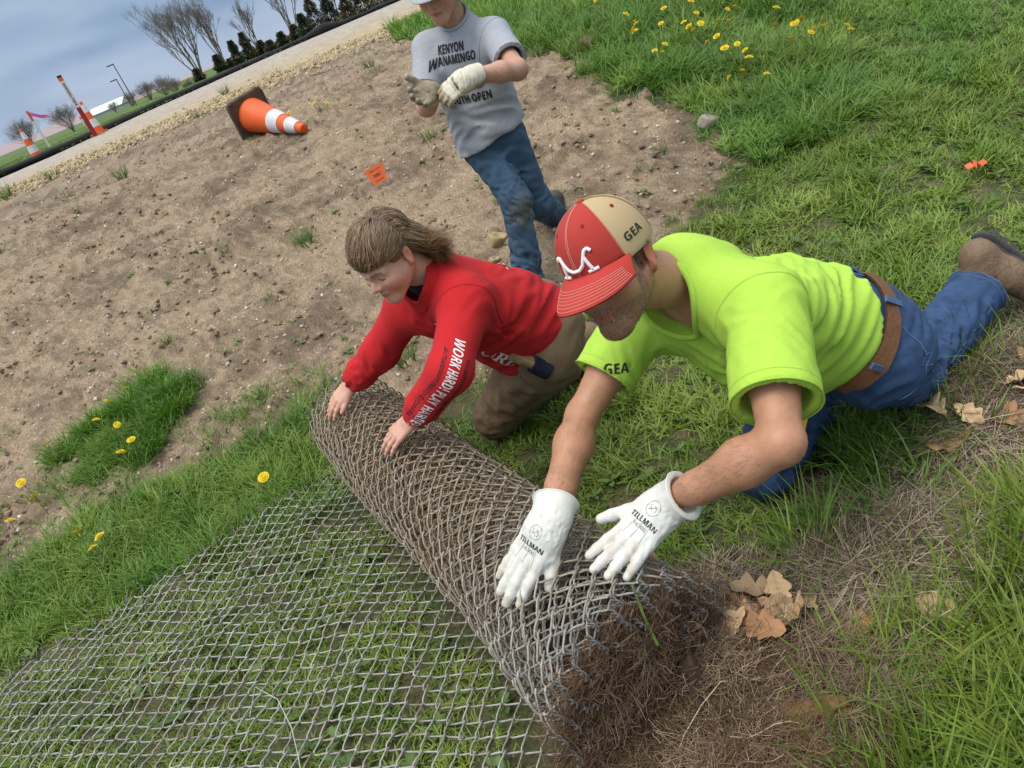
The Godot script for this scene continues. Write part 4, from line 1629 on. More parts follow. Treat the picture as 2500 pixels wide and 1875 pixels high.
func build_red_boy() -> void:
	var root := thing("person", "boy with a mullet in a red sweatshirt and khaki trousers kneeling behind the fence roll", "person", Vector3(0.0, 0, -2.3))
	var head := frame(Vector3(0.695, -0.14, 0.706), Vector3(-0.24, 0.9, 0.28), Vector3(-0.704, -0.36, 0.628), Vector3(-0.183, 0.868, -2.036), 0.88)
	var neck := Vector3(-0.105, 0.752, -2.12)
	var Lsh := Vector3(-0.032, 0.672, -2.0)
	var Rsh := Vector3(-0.193, 0.655, -2.222)
	var Lel := Vector3(-0.139, 0.581, -1.815)
	var Lwr := Vector3(-0.300, 0.437, -1.918)
	var Rel := Vector3(-0.357, 0.505, -2.311)
	var Rwr := Vector3(-0.503, 0.418, -2.362)
	var pel := Vector3(0.149, 0.40, -2.251)
	var Lhip := Vector3(0.115, 0.35, -2.178)
	var Rhip := Vector3(0.16, 0.402, -2.36)
	var Lkn := Vector3(-0.099, 0.09, -2.35)
	var Lan := Vector3(0.21, 0.075, -2.5)
	var Rkn := Vector3(0.02, 0.11, -2.56)
	var Ran := Vector3(0.34, 0.12, -2.58)
	var skin := Color(0.73, 0.41, 0.295)
	var hair := Color(0.17, 0.1, 0.052)
	var down := (pel - neck).normalized()
	var side := (Lsh - Rsh).normalized()
	var back := side.cross(down).normalized()
	if back.y < 0:
		back = -back
	var Lf := Vector3(-0.92, -0.36, -0.06).normalized()
	var Rf := Vector3(-0.9, -0.36, 0.2).normalized()
	var b := Field.new()
	b.cap(head * Vector3(0, -0.06, -0.035), neck + down * 0.03, 0.05, 0.056, 0.02)
	b.cap(neck + down * 0.07, pel, 0.06, 0.08, 0.03)
	b.cap(neck + down * 0.07, Lsh, 0.04, 0.04, 0.03)
	b.cap(neck + down * 0.07, Rsh, 0.04, 0.04, 0.03)
	for a in [[Lsh, Lel, Lwr], [Rsh, Rel, Rwr]]:
		b.cap(a[0], a[1], 0.045, 0.036, 0.03)
		b.cap(a[1], a[2], 0.036, 0.024, 0.03)
	b.end()
	var sh := Shape.new()
	net_task(sh, b, 0.011, skin, 18.0, 0.1, 130.0, 0.06, 9)
	var o := {"neck": head.affine_inverse() * (neck + down * 0.02), "skin": skin, "hair": hair * 0.8, "cheek": 0.006, "nr": 0.053, "jaw": 1.05}
	var hf := head_field(o)
	net_task(sh, hf, 0.0036, skin, 18.0, 0.1, 130.0, 0.06, 9, head, func(from: int) -> void: tint_head(sh, from, head.affine_inverse(), o))
	for g in [[Lwr, Lf, 1.0, Vector3(0.0, 1.0, 0.35), [[0.25, 0.2, 0.15], [0.18, 0.2, 0.15], [0.18, 0.2, 0.15], [0.15, 0.2, 0.2]], 0.1], [Rwr, Rf, -1.0, Vector3(0.1, 1.0, 0.3), [[0.3, 0.2, 0.2], [0.28, 0.2, 0.2], [0.28, 0.2, 0.2], [0.3, 0.25, 0.2]], 0.03]]:
		var h := Field.new()
		var w: Vector3 = g[0]
		var fd: Vector3 = g[1]
		var tips := hand_field(h, w, fd, g[3], g[2], 0.8, 0.0006, g[4], g[5], Vector3(0.9, -0.2, 0.42))
		h.cap(w - fd * 0.05, w, 0.023, 0.022, 0.02)
		h.end(0.02)
		net_task(sh, h, 0.0031, skin, 40.0, 0.09, 200.0, 0.05, 21, Transform3D(), func(from: int) -> void:
			for i in range(from, sh.v.size()):
				for t in tips:
					var d := sh.v[i].distance_to(t[0])
					if d < 0.016:
						sh.c[i] = sh.c[i].lerp(Color(skin.r, skin.g * 0.62, skin.b * 0.62), (1.0 - d / 0.016) * 0.5))
	put("body", sh, m_skin, root)
	put_each("eyelash", lashes(hf, head, hair * 0.35), m_plain, root)

	# hair: an under-layer, then strands that run from the crown
	var rng := RandomNumberGenerator.new()
	rng.seed = 77
	var un := Field.new()
	un.ell(Vector3(0, 0.04, -0.018), Vector3(0.083, 0.094, 0.102), Basis(), 0.02)
	un.cut(Vector3(0, 0.022, 0.035), Vector3(0, -0.55, 0.85))
	un.cut(Vector3(0, -0.005, -0.03), Vector3(0, -1, 0.25))
	un.end()
	un.ell(Vector3(0, -0.03, -0.085), Vector3(0.06, 0.075, 0.035), Basis(Vector3.RIGHT, 0.3), 0.03)
	un.end(0.03)
	var ush := Shape.new()
	net_task(ush, un, 0.006, hair * 0.55, 60.0, 0.3, 300.0, 0.2, 3, head)
	var ho := put("hair", ush, m_hair, root)
	var hs := Shape.new()
	var nzh := FastNoiseLite.new()
	nzh.frequency = 1.0
	var crown := Vector3(0.015, 0.125, -0.035)
	var cen := head * Vector3(0, 0.03, -0.015)
	for i in 8500:
		var az := rng.randf_range(-PI, PI)
		var el := asin(rng.randf_range(0.02, 1.0))
		var r := Vector3(0.081, 0.091, 0.1)
		var d := Vector3(sin(az) * cos(el), sin(el), cos(az) * cos(el))
		var root_p := Vector3(0, 0.04, -0.016) + d * r
		# hair line: keep the face clear
		if root_p.z > 0.035 and root_p.y < 0.062:
			continue
		if root_p.y < 0.035 and root_p.z > -0.015:
			continue
		var lockn := nzh.get_noise_3dv(root_p * 55.0)
		var col := hair * clampf(rng.randf_range(0.6, 1.45) + lockn * 1.1, 0.35, 2.3)
		col.g *= rng.randf_range(0.95, 1.06)
		var flow := (root_p - crown)
		flow.y = 0.0
		flow = flow.normalized() if flow.length() > 0.01 else Vector3(0, 0, 1)
		# the top is combed forward, the back falls behind
		var fore := root_p.z > -0.045
		var dir := (Vector3(flow.x * 0.8, 0, 0.75) if fore else Vector3(flow.x * 0.45, -0.2, -0.6)).normalized()
		var pts := PackedVector3Array()
		var p := root_p
		var steps := 9 if fore else 15
		var ln := rng.randf_range(0.08, 0.135) + lockn * 0.02 if fore else rng.randf_range(0.2, 0.285)
		if fore and absf(root_p.x) > 0.05:
			dir = Vector3(signf(root_p.x) * 0.25 + lockn * 0.5, -0.3, 0.75).normalized()
			ln *= 0.75
		var lift := rng.randf_range(0.0, 0.006) + maxf(lockn, 0.0) * 0.008 + (rng.randf_range(0.004, 0.016) if rng.randf() < 0.07 else 0.0)
		var wob := rng.randf_range(-0.5, 0.5)
		var flip := rng.randf_range(0.3, 1.0)
		for s in steps:
			pts.append(head * p)
			var q := p + dir * ln / steps
			var e := (q - Vector3(0, 0.04, -0.016)) / (r * 1.05)
			if fore:
				e.y = maxf(e.y, -0.02)
				var k := 1.02 + lift * 6.0 + 0.03 * sin(s * 0.7)
				var l := e.length()
				if l > 0.0 and q.y > 0.0:
					q = Vector3(0, 0.04, -0.016) + e / l * k * r * 1.05
				if q.z > 0.03 and q.y < 0.036 + absf(q.x) * -0.25 and s > 2:
					break
				dir = (q - p).normalized()
			elif q.y > -0.025:
				q = Vector3(0, 0.04, -0.016) + e.normalized() * (1.03 + lift * 6.0) * r * 1.05
				dir = ((q - p).normalized() + Vector3(0, -0.25, 0)).normalized()
			else:
				var k := clampf((s - 9) / 5.0, 0.0, 1.0) * flip
				var outx := signf(q.x) * 0.25 + q.x * 3.0 + wob * 0.4
				dir = (dir * 1.2 + Vector3(outx * 0.5, -0.7 + k * 0.85, -0.28 - k * 0.75)).normalized()
			p = q
		if pts.size() > 3:
			if rng.randf() < 0.05:
				var fly := Vector3(rng.randfn(0, 0.012), rng.randf_range(0.0, 0.02), rng.randfn(0, 0.012))
				for s in pts.size():
					pts[s] += fly * pow(s / float(pts.size() - 1), 1.5)
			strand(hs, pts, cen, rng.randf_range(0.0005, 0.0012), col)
	# shorter side hair combed back over the ear
	for i in 2600:
		var s := -1.0 if rng.randf() < 0.5 else 1.0
		var p := Vector3(s * 0.083, rng.randf_range(0.02, 0.07), rng.randf_range(-0.06, 0.055))
		if p.y < 0.045 and p.z > -0.035 and p.z < 0.01 and p.y < 0.03:
			continue
		var pts := PackedVector3Array()
		for k in 6:
			var q := p + Vector3(0, -0.004 * k, -0.007 * k * (1.0 if p.z < 0.02 else 0.5))
			var e := (q - Vector3(0, 0.04, -0.016)) / Vector3(0.083, 0.094, 0.1)
			q = Vector3(0, 0.04, -0.016) + e.normalized() * Vector3(0.083, 0.094, 0.1) * rng.randf_range(1.01, 1.05)
			pts.append(head * q)
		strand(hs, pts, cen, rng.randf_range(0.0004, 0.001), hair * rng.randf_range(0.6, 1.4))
	# the long back: locks that fall to the shoulders and flip out
	for i in 3600:
		var s := 1.0 if rng.randf() < 0.62 else -1.0
		var lock := float(i % 37)
		var lj := Vector3(sin(lock * 7.3), sin(lock * 3.1), sin(lock * 5.7))
		var r0 := Vector3(s * rng.randf_range(0.01, 0.084), rng.randf_range(0.0, 0.06), rng.randf_range(-0.11, -0.03))
		var e := (r0 - Vector3(0, 0.04, -0.016)) / Vector3(0.083, 0.094, 0.1)
		r0 = Vector3(0, 0.04, -0.016) + e.normalized() * Vector3(0.084, 0.095, 0.102)
		var p2 := Vector3(s * (0.06 + 0.034 * lj.x), -0.1 + 0.045 * lj.y, -0.105 + 0.025 * lj.z) + Vector3(rng.randfn(0, 0.009), rng.randfn(0, 0.009), rng.randfn(0, 0.009))
		var p1 := r0 + Vector3(s * 0.022, -0.045, -0.04)
		var p3 := p2 + Vector3(s * (0.03 + 0.03 * lj.y), 0.008 + 0.035 * lj.z, -0.02 + 0.03 * lj.x) * rng.randf_range(0.4, 1.6)
		var pts := PackedVector3Array()
		for k in 10:
			pts.append(head * r0.bezier_interpolate(p1, p2, p3, k / 9.0))
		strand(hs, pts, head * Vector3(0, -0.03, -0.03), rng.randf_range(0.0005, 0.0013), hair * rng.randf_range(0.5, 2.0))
	put("strands", hs.mesh(), m_hair, ho)

	# red sweatshirt
	var red := Color(0.60, 0.014, 0.018)
	var f := Field.new()
	for a in [[Lsh, Lel, Lwr], [Rsh, Rel, Rwr]]:
		var s: Vector3 = a[0]
		var e: Vector3 = a[1]
		var w: Vector3 = a[2]
		f.cap(s, e, 0.068, 0.058, 0.03)
		f.cap(e, e.lerp(w, 0.7), 0.06, 0.05, 0.03)
		f.cap(e.lerp(w, 0.7), e.lerp(w, 0.86), 0.048, 0.036, 0.025)
		f.cap(e.lerp(w, 0.84), e.lerp(w, 1.04), 0.034, 0.033, 0.008)
		f.cap(e.lerp(w, 0.9), e.lerp(w, 1.2), 0.0275, 0.0275, 0.003, Vector3.ZERO, 1.0, 1)
		f.cut(e.lerp(w, 0.99), w - e)
		f.end(0.05)
	f.cap(neck + down * 0.05, (neck + pel) * 0.5, 0.085, 0.125, 0.06)
	f.cap(Lsh - side * 0.045 + down * 0.04, pel + side * 0.04 - down * 0.05, 0.092, 0.118, 0.07)
	f.cap(Rsh + side * 0.045 + down * 0.04, pel - side * 0.04 - down * 0.05, 0.092, 0.118, 0.07)
	f.cap(neck + down * 0.035, Lsh, 0.055, 0.066, 0.05)
	f.cap(neck + down * 0.035, Rsh, 0.055, 0.066, 0.05)
	f.cap((neck + pel) * 0.5 - back * 0.05, pel - down * 0.02 - back * 0.075, 0.11, 0.118, 0.07)
	f.cap(pel - down * 0.12, pel + down * 0.05, 0.138, 0.13, 0.05)
	f.cut(pel + down * 0.035 - back * 0.02, (down + back * 0.1).normalized())
	f.end(0.045)
	var nc := neck + down * 0.01 - back * 0.035
	var toh := (head.origin - neck).normalized()
	f.cap(nc - toh * 0.02, nc + toh * 0.14, 0.062, 0.085, 0.006, Vector3.ZERO, 1.0, 5)
	f.crease(Lel.lerp(Lwr, 0.55), 0.12, Lwr - Lel, 34.0, 0.006, 0.03)
	f.crease(Rel, 0.12, Rwr - Rel, 28.0, 0.009, 0.04)
	f.crease(Rel.lerp(Rwr, 0.7), 0.11, Rwr - Rel, 36.0, 0.009, 0.03)
	f.crease(Lsh + down * 0.12 - back * 0.04, 0.2, (side + down * 0.5).normalized(), 24.0, 0.011, 0.05)
	f.crease(pel - down * 0.1, 0.26, down, 22.0, 0.011, 0.08, 0.8)
	f.crease(neck + down * 0.12 - back * 0.08, 0.16, side, 24.0, 0.01, 0.04)
	var so := put("sweatshirt", cloth(f, 0.0075, red, 12.0, 0.08, 170.0, 0.06), m_knit, root)
	var hem := []
	var dk := red * 0.85
	for a in [[Lel, Lwr], [Rel, Rwr]]:
		for k in 5:
			ring(f, (a[0] as Vector3).lerp(a[1], 0.975 - k * 0.028), a[1] - a[0], 0.08, 0.0028, red * (0.95 - 0.05 * (k % 2)), hem, 36, -0.001)
	var arm := (Lel - Lsh).normalized()
	ring(f, Lsh + arm * 0.02, (arm + side * 0.5).normalized(), 0.14, 0.0026, dk, hem, 44, -0.0008)
	seam(f, [neck + side * 0.075, Lsh.lerp(neck, 0.5) + back * 0.02, Lsh + back * 0.02], 0.0022, dk, hem, -0.0004)
	ring(f, pel + down * 0.0, down, 0.2, 0.003, dk, hem, 50, -0.001)
	put_each("seam", hem, m_knit, so)
	# collar with its open placket and the dark undershirt in it
	var un2 := Field.new()
	un2.cap(neck + down * 0.05 - back * 0.02, neck + toh * 0.005 - back * 0.015, 0.06, 0.054, 0.02)
	un2.end()
	put("undershirt", cloth(un2, 0.009, Color(0.012, 0.013, 0.022)), m_knit, root)
	var col := Shape.new()
	var cp := PackedVector3Array()
	var cu := toh.cross(side).normalized()
	var cs := toh.cross(cu).normalized()
	for i in 48:
		var a := TAU * i / 48.0
		var d := cu * cos(a) + cs * sin(a)
		var best := nc + d * 0.07
		for s in 40:
			var q := nc + toh * (0.08 - s * 0.005) + d * (0.072 + (0.08 - s * 0.005) * 0.13)
			if f.at(q) < 0.002:
				best = q
				break
		cp.append(best)
	for it in 3:
		var c2 := cp.duplicate()
		for i in 48:
			c2[i] = (cp[(i + 47) % 48] + cp[i] * 2.0 + cp[(i + 1) % 48]) * 0.25
		cp = c2
	for k in 5:
		var q := PackedVector3Array()
		for i in 48:
			q.append(cp[i] + toh * 0.007 * k - (cp[i] - nc).normalized() * 0.0035 * k)
		col.tube(q, PackedFloat32Array([0.006]), 6, red * 0.95, Color(-1, 0, 0), true)
	put("collar", col.mesh(), m_knit, so)
	# print down the near sleeve
	var sn := (Vector3(0.25, 0.35, 0.9)).normalized()
	var s0 := Lsh.lerp(Lel, 0.55)
	var s1 := Lel.lerp(Lwr, 0.86)
	var white := Color(0.75, 0.74, 0.74)
	var bend := func(x: float, y: float) -> Vector3:
		var l0 := s0.distance_to(Lel)
		var l1 := s1.distance_to(Lel)
		var t := x + (l0 + l1) * 0.5
		var p := s0.lerp(Lel, t / l0) if t < l0 else Lel.lerp(s1, (t - l0) / l1)
		var ax := (s1 - s0).normalized()
		var n2 := (sn - ax * sn.dot(ax)).normalized()
		var up := n2.cross(ax)
		return f.onto(p + up * y + n2 * 0.12, -n2, 0.25) + n2 * 0.0014
	put("sleeve_print", text_shape("WORK HARD! PLAY HARDER!", 0.0235, func(x: float, y: float) -> Vector3: return bend.call(x * 0.92, y * 1.25), white, 0.0, 700, "Droid Sans").mesh(), m_plain, so)
	var dash := Shape.new()
	for row in 4:
		var yy: float = [-0.034, -0.028, 0.03, 0.036][row]
		var x := -0.15
		while x < 0.15:
			var l := rng.randf_range(0.003, 0.009)
			var wd := rng.randf_range(0.001, 0.0026)
			var a := dash.vert(bend.call(x, yy - wd), Color(0.015, 0.012, 0.012))
			var b2 := dash.vert(bend.call(x + l, yy - wd), Color(0.015, 0.012, 0.012))
			var c2 := dash.vert(bend.call(x + l, yy + wd), Color(0.015, 0.012, 0.012))
			var d2 := dash.vert(bend.call(x, yy + wd), Color(0.015, 0.012, 0.012))
			dash.quad(a, b2, c2, d2)
			x += l + rng.randf_range(0.001, 0.005)
	put("sleeve_pattern", dash.mesh(), m_plain, so)
	# chest print: block letters in a dark frame
	var fn := (-back * 0.75 + side * 0.5 - down * 0.1).normalized()
	var fr := (down * 0.9 + side * 0.1)
	fr = (fr - fn * fr.dot(fn)).normalized()
	var fu := fn.cross(fr)
	var fc := neck + down * 0.21 - back * 0.11 + side * 0.03
	put("chest_print", text_shape("E       ORE", 0.045, onto_cloth(f, fc, fr, fu, fn), white, 0.0, 700, "Droid Serif").mesh(), m_plain, so)
	# print across the shoulders
	var bn := back
	var br := side
	var bc := neck + down * 0.2 + back * 0.1
	var bp := Shape.new()
	for row in 3:
		for i in 16:
			if (i + row) % 2 == 0:
				var x := (i - 8) * 0.011
				var y := row * 0.008 - 0.02
				var pc := [Vector2(x, y), Vector2(x + 0.009, y), Vector2(x + 0.009, y + 0.006), Vector2(x, y + 0.006)]
				var id := []
				for q in pc:
					id.append(bp.vert(f.onto(bc + br * q.x - down * q.y + bn * 0.08, -bn, 0.2) + bn * 0.0014, white if row == 1 else Color(0.02, 0.02, 0.02)))
				bp.quad(id[0], id[1], id[2], id[3])
	put("back_print", bp.mesh(), m_plain, so)

	# khaki trousers
	var kh := Color(0.235, 0.155, 0.085)
	var j := Field.new()
	j.cap(Lhip, Lkn, 0.105, 0.078, 0.05)
	j.cap(Lkn, Lan, 0.076, 0.06, 0.03)
	j.end(0.05)
	j.cap(Rhip, Rkn, 0.105, 0.078, 0.05)
	j.cap(Rkn, Ran, 0.078, 0.06, 0.03)
	j.end(0.05)
	j.cap(pel + side * 0.05, pel - side * 0.05, 0.12, 0.12, 0.05)
	j.cap(Lhip + down * 0.04, Rhip + down * 0.04, 0.118, 0.118, 0.05)
	j.end(0.06)
	j.crease(Lhip.lerp(Lkn, 0.4), 0.28, Lkn - Lhip, 22.0, 0.011, 0.07)
	j.crease(Lkn, 0.18, Lkn - Lhip + Vector3(0.2, 0, -0.1), 30.0, 0.008, 0.04)
	j.crease(pel + down * 0.1, 0.22, down, 22.0, 0.01, 0.07)
	var jo := put("trousers", cloth(j, 0.009, kh, 14.0, 0.14, 190.0, 0.1), m_twill, root)
	var js := []
	seam(j, [pel + side * 0.14 + down * 0.05, Lhip.lerp(Lkn, 0.4) + side * 0.1, Lkn + side * 0.07], 0.002, kh * 1.25, js)
	seam(j, [pel + side * 0.15 - back * 0.03 + down * 0.03, Lhip + side * 0.12 + down * 0.08], 0.002, kh * 1.25, js)
	put_each("stitching", js, m_twill, jo)
	boot(root, Vector3(0.25, 0.1, -2.53), Vector3(0.7, -0.3, -0.3), Vector3(-0.4, -0.8, 0.0), 0.24, Lan, Color(0.03, 0.03, 0.035), Color(0.02, 0.02, 0.02))
	boot(root, Vector3(0.4, 0.14, -2.6), Vector3(0.7, -0.3, -0.1), Vector3(-0.4, -0.8, 0.0), 0.24, Ran, Color(0.03, 0.03, 0.035), Color(0.02, 0.02, 0.02))
	# folded work glove in the pouch pocket
	var gn := (-back * 0.4 + side * 0.8 + down * 0.2).normalized()
	var g0 := f.onto(pel - down * 0.13 - back * 0.12 + side * 0.05 + gn * 0.12, -gn) 
	var gd := (down * 0.9 + side * 0.25 - back * 0.05).normalized()
	var gr := thing("work_glove", "tan and navy work glove hanging out of the red sweatshirt pocket", "glove", g0)
	var gf := Field.new()
	gf.cap(g0 - gd * 0.03, g0 + gd * 0.05, 0.018, 0.024, 0.02, gn, 0.7)
	gf.cap(g0 + gd * 0.0 + gn * 0.006, g0 + gd * 0.045 + gn * 0.012, 0.012, 0.014, 0.01)
	gf.end()
	gf.fold(g0, 0.09, gd, 60.0, 0.004)
	put("palm", cloth(gf, 0.004, Color(0.42, 0.27, 0.12), 50.0, 0.25), m_leather, gr)
	var gc := Field.new()
	gc.cap(g0 + gd * 0.045, g0 + gd * 0.115, 0.029, 0.034, 0.02, gn, 0.85)
	gc.cap(g0 + gd * 0.06, g0 + gd * 0.2, 0.025, 0.031, 0.003, gn, 0.85, 1)
	gc.cut(g0 + gd * 0.11, gd)
	gc.cut(g0 + gd * 0.042, -gd)
	gc.end()
	put("cuff", cloth(gc, 0.004, Color(0.012, 0.018, 0.045)), m_knit, gr)

func lashes(hf: Field, head: Transform3D, col: Color) -> Array:
	var both := []
	for s in [-1.0, 1.0]:
		var lash := Shape.new()
		var p := PackedVector3Array()
		var w := PackedFloat32Array()
		for i in 9:
			var t := lerpf(-1.0, 1.0, i / 8.0)
			p.append(head * (hf.onto(Vector3(s * 0.032 + t * 0.0145, -0.0095 + t * t * 0.0012, 0.12), Vector3(0, 0, -1)) + Vector3(0, 0, 0.0005)))
			w.append(0.0017 - absf(t) * 0.0007)
		lash.tube(p, w, 4, col)
		both.append(lash)
	return both

func build_standing_boy() -> void:
	var root := thing("person", "boy in a grey printed T-shirt and blue jeans standing and pulling on gloves", "person", Vector3(0.3, 0.12, -3.3))
	var head := frame(Vector3(0.871, -0.113, 0.478), Vector3(-0.05, 0.947, 0.317), Vector3(-0.488, -0.3, 0.819), Vector3(0.318, 1.412, -3.29), 0.96)
	var neck := Vector3(0.36, 1.262, -3.364)
	var Lsh := Vector3(0.468, 1.171, -3.275)
	var Rsh := Vector3(0.214, 1.206, -3.437)
	var Lel := Vector3(0.474, 1.053, -3.03)
	var Lwr := Vector3(0.285, 1.105, -2.935)
	var Rel := Vector3(0.112, 1.025, -3.26)
	var Rwr := Vector3(0.15, 1.095, -3.055)
	var pel := Vector3(0.335, 0.80, -3.43)
	var Lhip := Vector3(0.395, 0.77, -3.39)
	var Rhip := Vector3(0.28, 0.775, -3.47)
	var Fkn := Vector3(0.324, 0.529, -3.25)
	var Fan := Vector3(0.254, 0.17, -3.235)
	var Bkn := Vector3(0.43, 0.43, -3.42)
	var Ban := Vector3(0.53, 0.25, -3.74)
	var skin := Color(0.65, 0.36, 0.25)
	var hair := Color(0.13, 0.07, 0.035)
	var down := (pel - neck).normalized()
	var side := (Lsh - Rsh).normalized()
	var back := side.cross(down).normalized()
	if back.z > 0:
		back = -back
	var b := Field.new()
	b.cap(head * Vector3(0, -0.06, -0.035), neck + down * 0.03, 0.048, 0.054, 0.02)
	b.cap(neck + down * 0.07, pel, 0.06, 0.07, 0.03)
	b.cap(neck + down * 0.07, Lsh, 0.04, 0.04, 0.03)
	b.cap(neck + down * 0.07, Rsh, 0.04, 0.04, 0.03)
	for a in [[Lsh, Lel, Lwr], [Rsh, Rel, Rwr]]:
		b.cap(a[0], a[1], 0.044, 0.035, 0.03)
		b.ball(a[1], 0.036, 0.02)
		b.cap(a[1], (a[1] as Vector3).lerp(a[2], 0.35), 0.036, 0.037, 0.02)
		b.cap((a[1] as Vector3).lerp(a[2], 0.35), a[2], 0.037, 0.025, 0.02)
	b.end()
	var sh := Shape.new()
	net_task(sh, b, 0.0095, skin, 18.0, 0.09, 130.0, 0.06, 9)
	var o := {"neck": head.affine_inverse() * (neck + down * 0.02), "skin": skin, "hair": hair, "cheek": 0.003, "nr": 0.05, "jaw": 0.95}
	var hf := head_field(o)
	net_task(sh, hf, 0.0044, skin, 18.0, 0.1, 130.0, 0.06, 9, head, func(from: int) -> void: tint_head(sh, from, head.affine_inverse(), o))
	put("body", sh, m_skin, root)
	put_each("eyelash", lashes(hf, head, hair * 0.4), m_plain, root)
	var rng := RandomNumberGenerator.new()
	rng.seed = 12
	var hs := Shape.new()
	var cen := head * Vector3(0, 0.02, -0.02)
	for i in 2600:
		var az := rng.randf_range(1.35, TAU - 1.35)
		var p := Vector3(sin(az) * 0.08, rng.randf_range(0.0, 0.05), cos(az) * 0.1 - 0.012)
		var pts := PackedVector3Array()
		var ph := rng.randf() * TAU
		var out := Vector3(p.x, 0, p.z).normalized()
		for k in 9:
			pts.append(head * (p + Vector3(0, -0.012 * k, 0) + out * (0.006 + 0.0065 * k) + Vector3(sin(ph + k * 0.9), cos(ph + k * 1.1) * 0.4, cos(ph + k)) * 0.009))
		if absf(az - PI) > 1.2:
			pts.resize(5)
		strand(hs, pts, cen, rng.randf_range(0.001, 0.0022), hair * rng.randf_range(0.6, 1.7))
	put("hair", hs.mesh(), m_hair, root)
	var grey := Color(0.43, 0.455, 0.5)
	var f := Field.new()
	for a in [[Lsh, Lel, 0.6, 0.72], [Rsh, Rel, 0.6, 0.72]]:
		var s: Vector3 = a[0]
		var e: Vector3 = a[1]
		f.cap(s, s.lerp(e, 0.8), 0.062, 0.066, 0.03)
		f.cap(s.lerp(e, 0.56), s.lerp(e, 1.1), 0.047, 0.056, 0.006, Vector3.ZERO, 1.0, 1)
		f.cut(s.lerp(e, a[3]), e - s)
		f.end(0.04)
	f.cap(neck + down * 0.04, Lsh, 0.056, 0.06, 0.04)
	f.cap(neck + down * 0.04, Rsh, 0.056, 0.06, 0.04)
	f.cap(neck + (head.origin - neck).normalized() * 0.008, neck + down * 0.06, 0.062, 0.08, 0.04)
	f.cap(Lsh - side * 0.06 + down * 0.06, pel + side * 0.055 + down * 0.05, 0.083, 0.108, 0.06)
	f.cap(Rsh + side * 0.06 + down * 0.06, pel - side * 0.055 + down * 0.05, 0.083, 0.108, 0.06)
	f.cap((Lsh + Rsh) * 0.5 + down * 0.08, pel + down * 0.0, 0.1, 0.105, 0.06)
	f.cap(pel, pel + down * 0.12 + back * 0.01, 0.15, 0.172, 0.05, back, 0.85)
	f.cut(pel + down * 0.02, (down + side * 0.33).normalized())
	f.end(0.04)
	var toh := (head.origin - neck).normalized()
	var nc := neck - back * 0.012 + toh * 0.012
	f.cap(nc - toh * 0.02, nc + toh * 0.14, 0.05, 0.075, 0.006, Vector3.ZERO, 1.0, 5)
	f.crease(pel - down * 0.05, 0.24, down + side * 0.4, 20.0, 0.015, 0.1, 0.8)
	f.crease(Lsh - side * 0.05 + down * 0.1, 0.15, (side * 0.8 - down * 0.6).normalized(), 24.0, 0.009, 0.03)
	f.crease(Rsh + side * 0.05 + down * 0.1, 0.15, (side * 0.8 + down * 0.6).normalized(), 24.0, 0.009, 0.03)
	var so := put("shirt", cloth(f, 0.0085, grey, 30.0, 0.07, 220.0, 0.16), m_knit, root)
	var hem := []
	ring(f, Lsh.lerp(Lel, 0.7), Lel - Lsh, 0.13, 0.0025, grey * 0.85, hem, 36, -0.001)
	ring(f, Rsh.lerp(Rel, 0.7), Rel - Rsh, 0.13, 0.0025, grey * 0.85, hem, 36, -0.001)
	var arm := (Lel - Lsh).normalized()
	ring(f, Lsh + arm * 0.015, (arm + side * 0.7).normalized(), 0.13, 0.0022, grey * 0.8, hem, 44, -0.0008)
	put_each("seam", hem, m_knit, so)
	var col := Shape.new()
	var cu := toh.cross(side).normalized()
	var cs := toh.cross(cu).normalized()
	var cp := PackedVector3Array()
	for i in 40:
		var a := TAU * i / 40.0
		var d := cu * cos(a) + cs * sin(a)
		var best := nc + d * 0.068
		for s in 40:
			var q := nc + toh * (0.08 - s * 0.005) + d * (0.06 + (0.08 - s * 0.005) * 0.13)
			if f.at(q) < 0.002:
				best = q
				break
		cp.append(best)
	for it in 3:
		var c2 := cp.duplicate()
		for i in 40:
			c2[i] = (cp[(i + 39) % 40] + cp[i] * 2.0 + cp[(i + 1) % 40]) * 0.25
		cp = c2
	col.tube(cp, PackedFloat32Array([0.0065]), 7, grey * 0.93, Color(-1, 0, 0), true)
	put("collar", col.mesh(), m_knit, so)
	var fn := -back
	var fr := (side - fn * side.dot(fn)).normalized()
	var fu := fn.cross(fr)
	var ink := Color(0.022, 0.012, 0.012)
	var mid := (Lsh + Rsh) * 0.5
	for l in [["KENYON", -0.006, 0.031, -0.012, 0.68], ["WANAMINGO", 0.033, 0.031, -0.005, 0.68], ["YOUTH OPEN", 0.195, 0.033, 0.012, 0.7]]:
		put("print", text_shape(l[0], l[2], onto_cloth(f, mid + down * (float(l[1]) + 0.0) + fr * float(l[3]) + fn * 0.12, fr * float(l[4]), fu, fn, 0.0026), ink, 0.0007, 900, "Droid Sans").mesh(), m_plain, so)
	# jeans
	var den := Color(0.055, 0.11, 0.18)
	var j := Field.new()
	j.cap(Rhip, Fkn, 0.086, 0.066, 0.04)
	j.cap(Fkn, Fan, 0.064, 0.068, 0.03)
	j.cut(Fan - Vector3(0, 0.05, 0), Fan - Fkn)
	j.end(0.03)
	j.cap(Lhip, Bkn, 0.086, 0.066, 0.04)
	j.cap(Bkn, Ban, 0.066, 0.066, 0.03)
	j.cut(Ban, Ban - Bkn)
	j.end(0.03)
	j.cap(pel + side * 0.04, pel - side * 0.04, 0.09, 0.09, 0.05)
	j.cap(pel + side * 0.04 + down * 0.06, pel - side * 0.04 + down * 0.06, 0.092, 0.092, 0.05)
	j.end(0.04)
	j.crease(Rhip.lerp(Fkn, 0.2), 0.24, Fkn - Rhip, 26.0, 0.017, 0.06)
	j.crease(Fkn, 0.2, Fan - Fkn, 28.0, 0.016, 0.05)
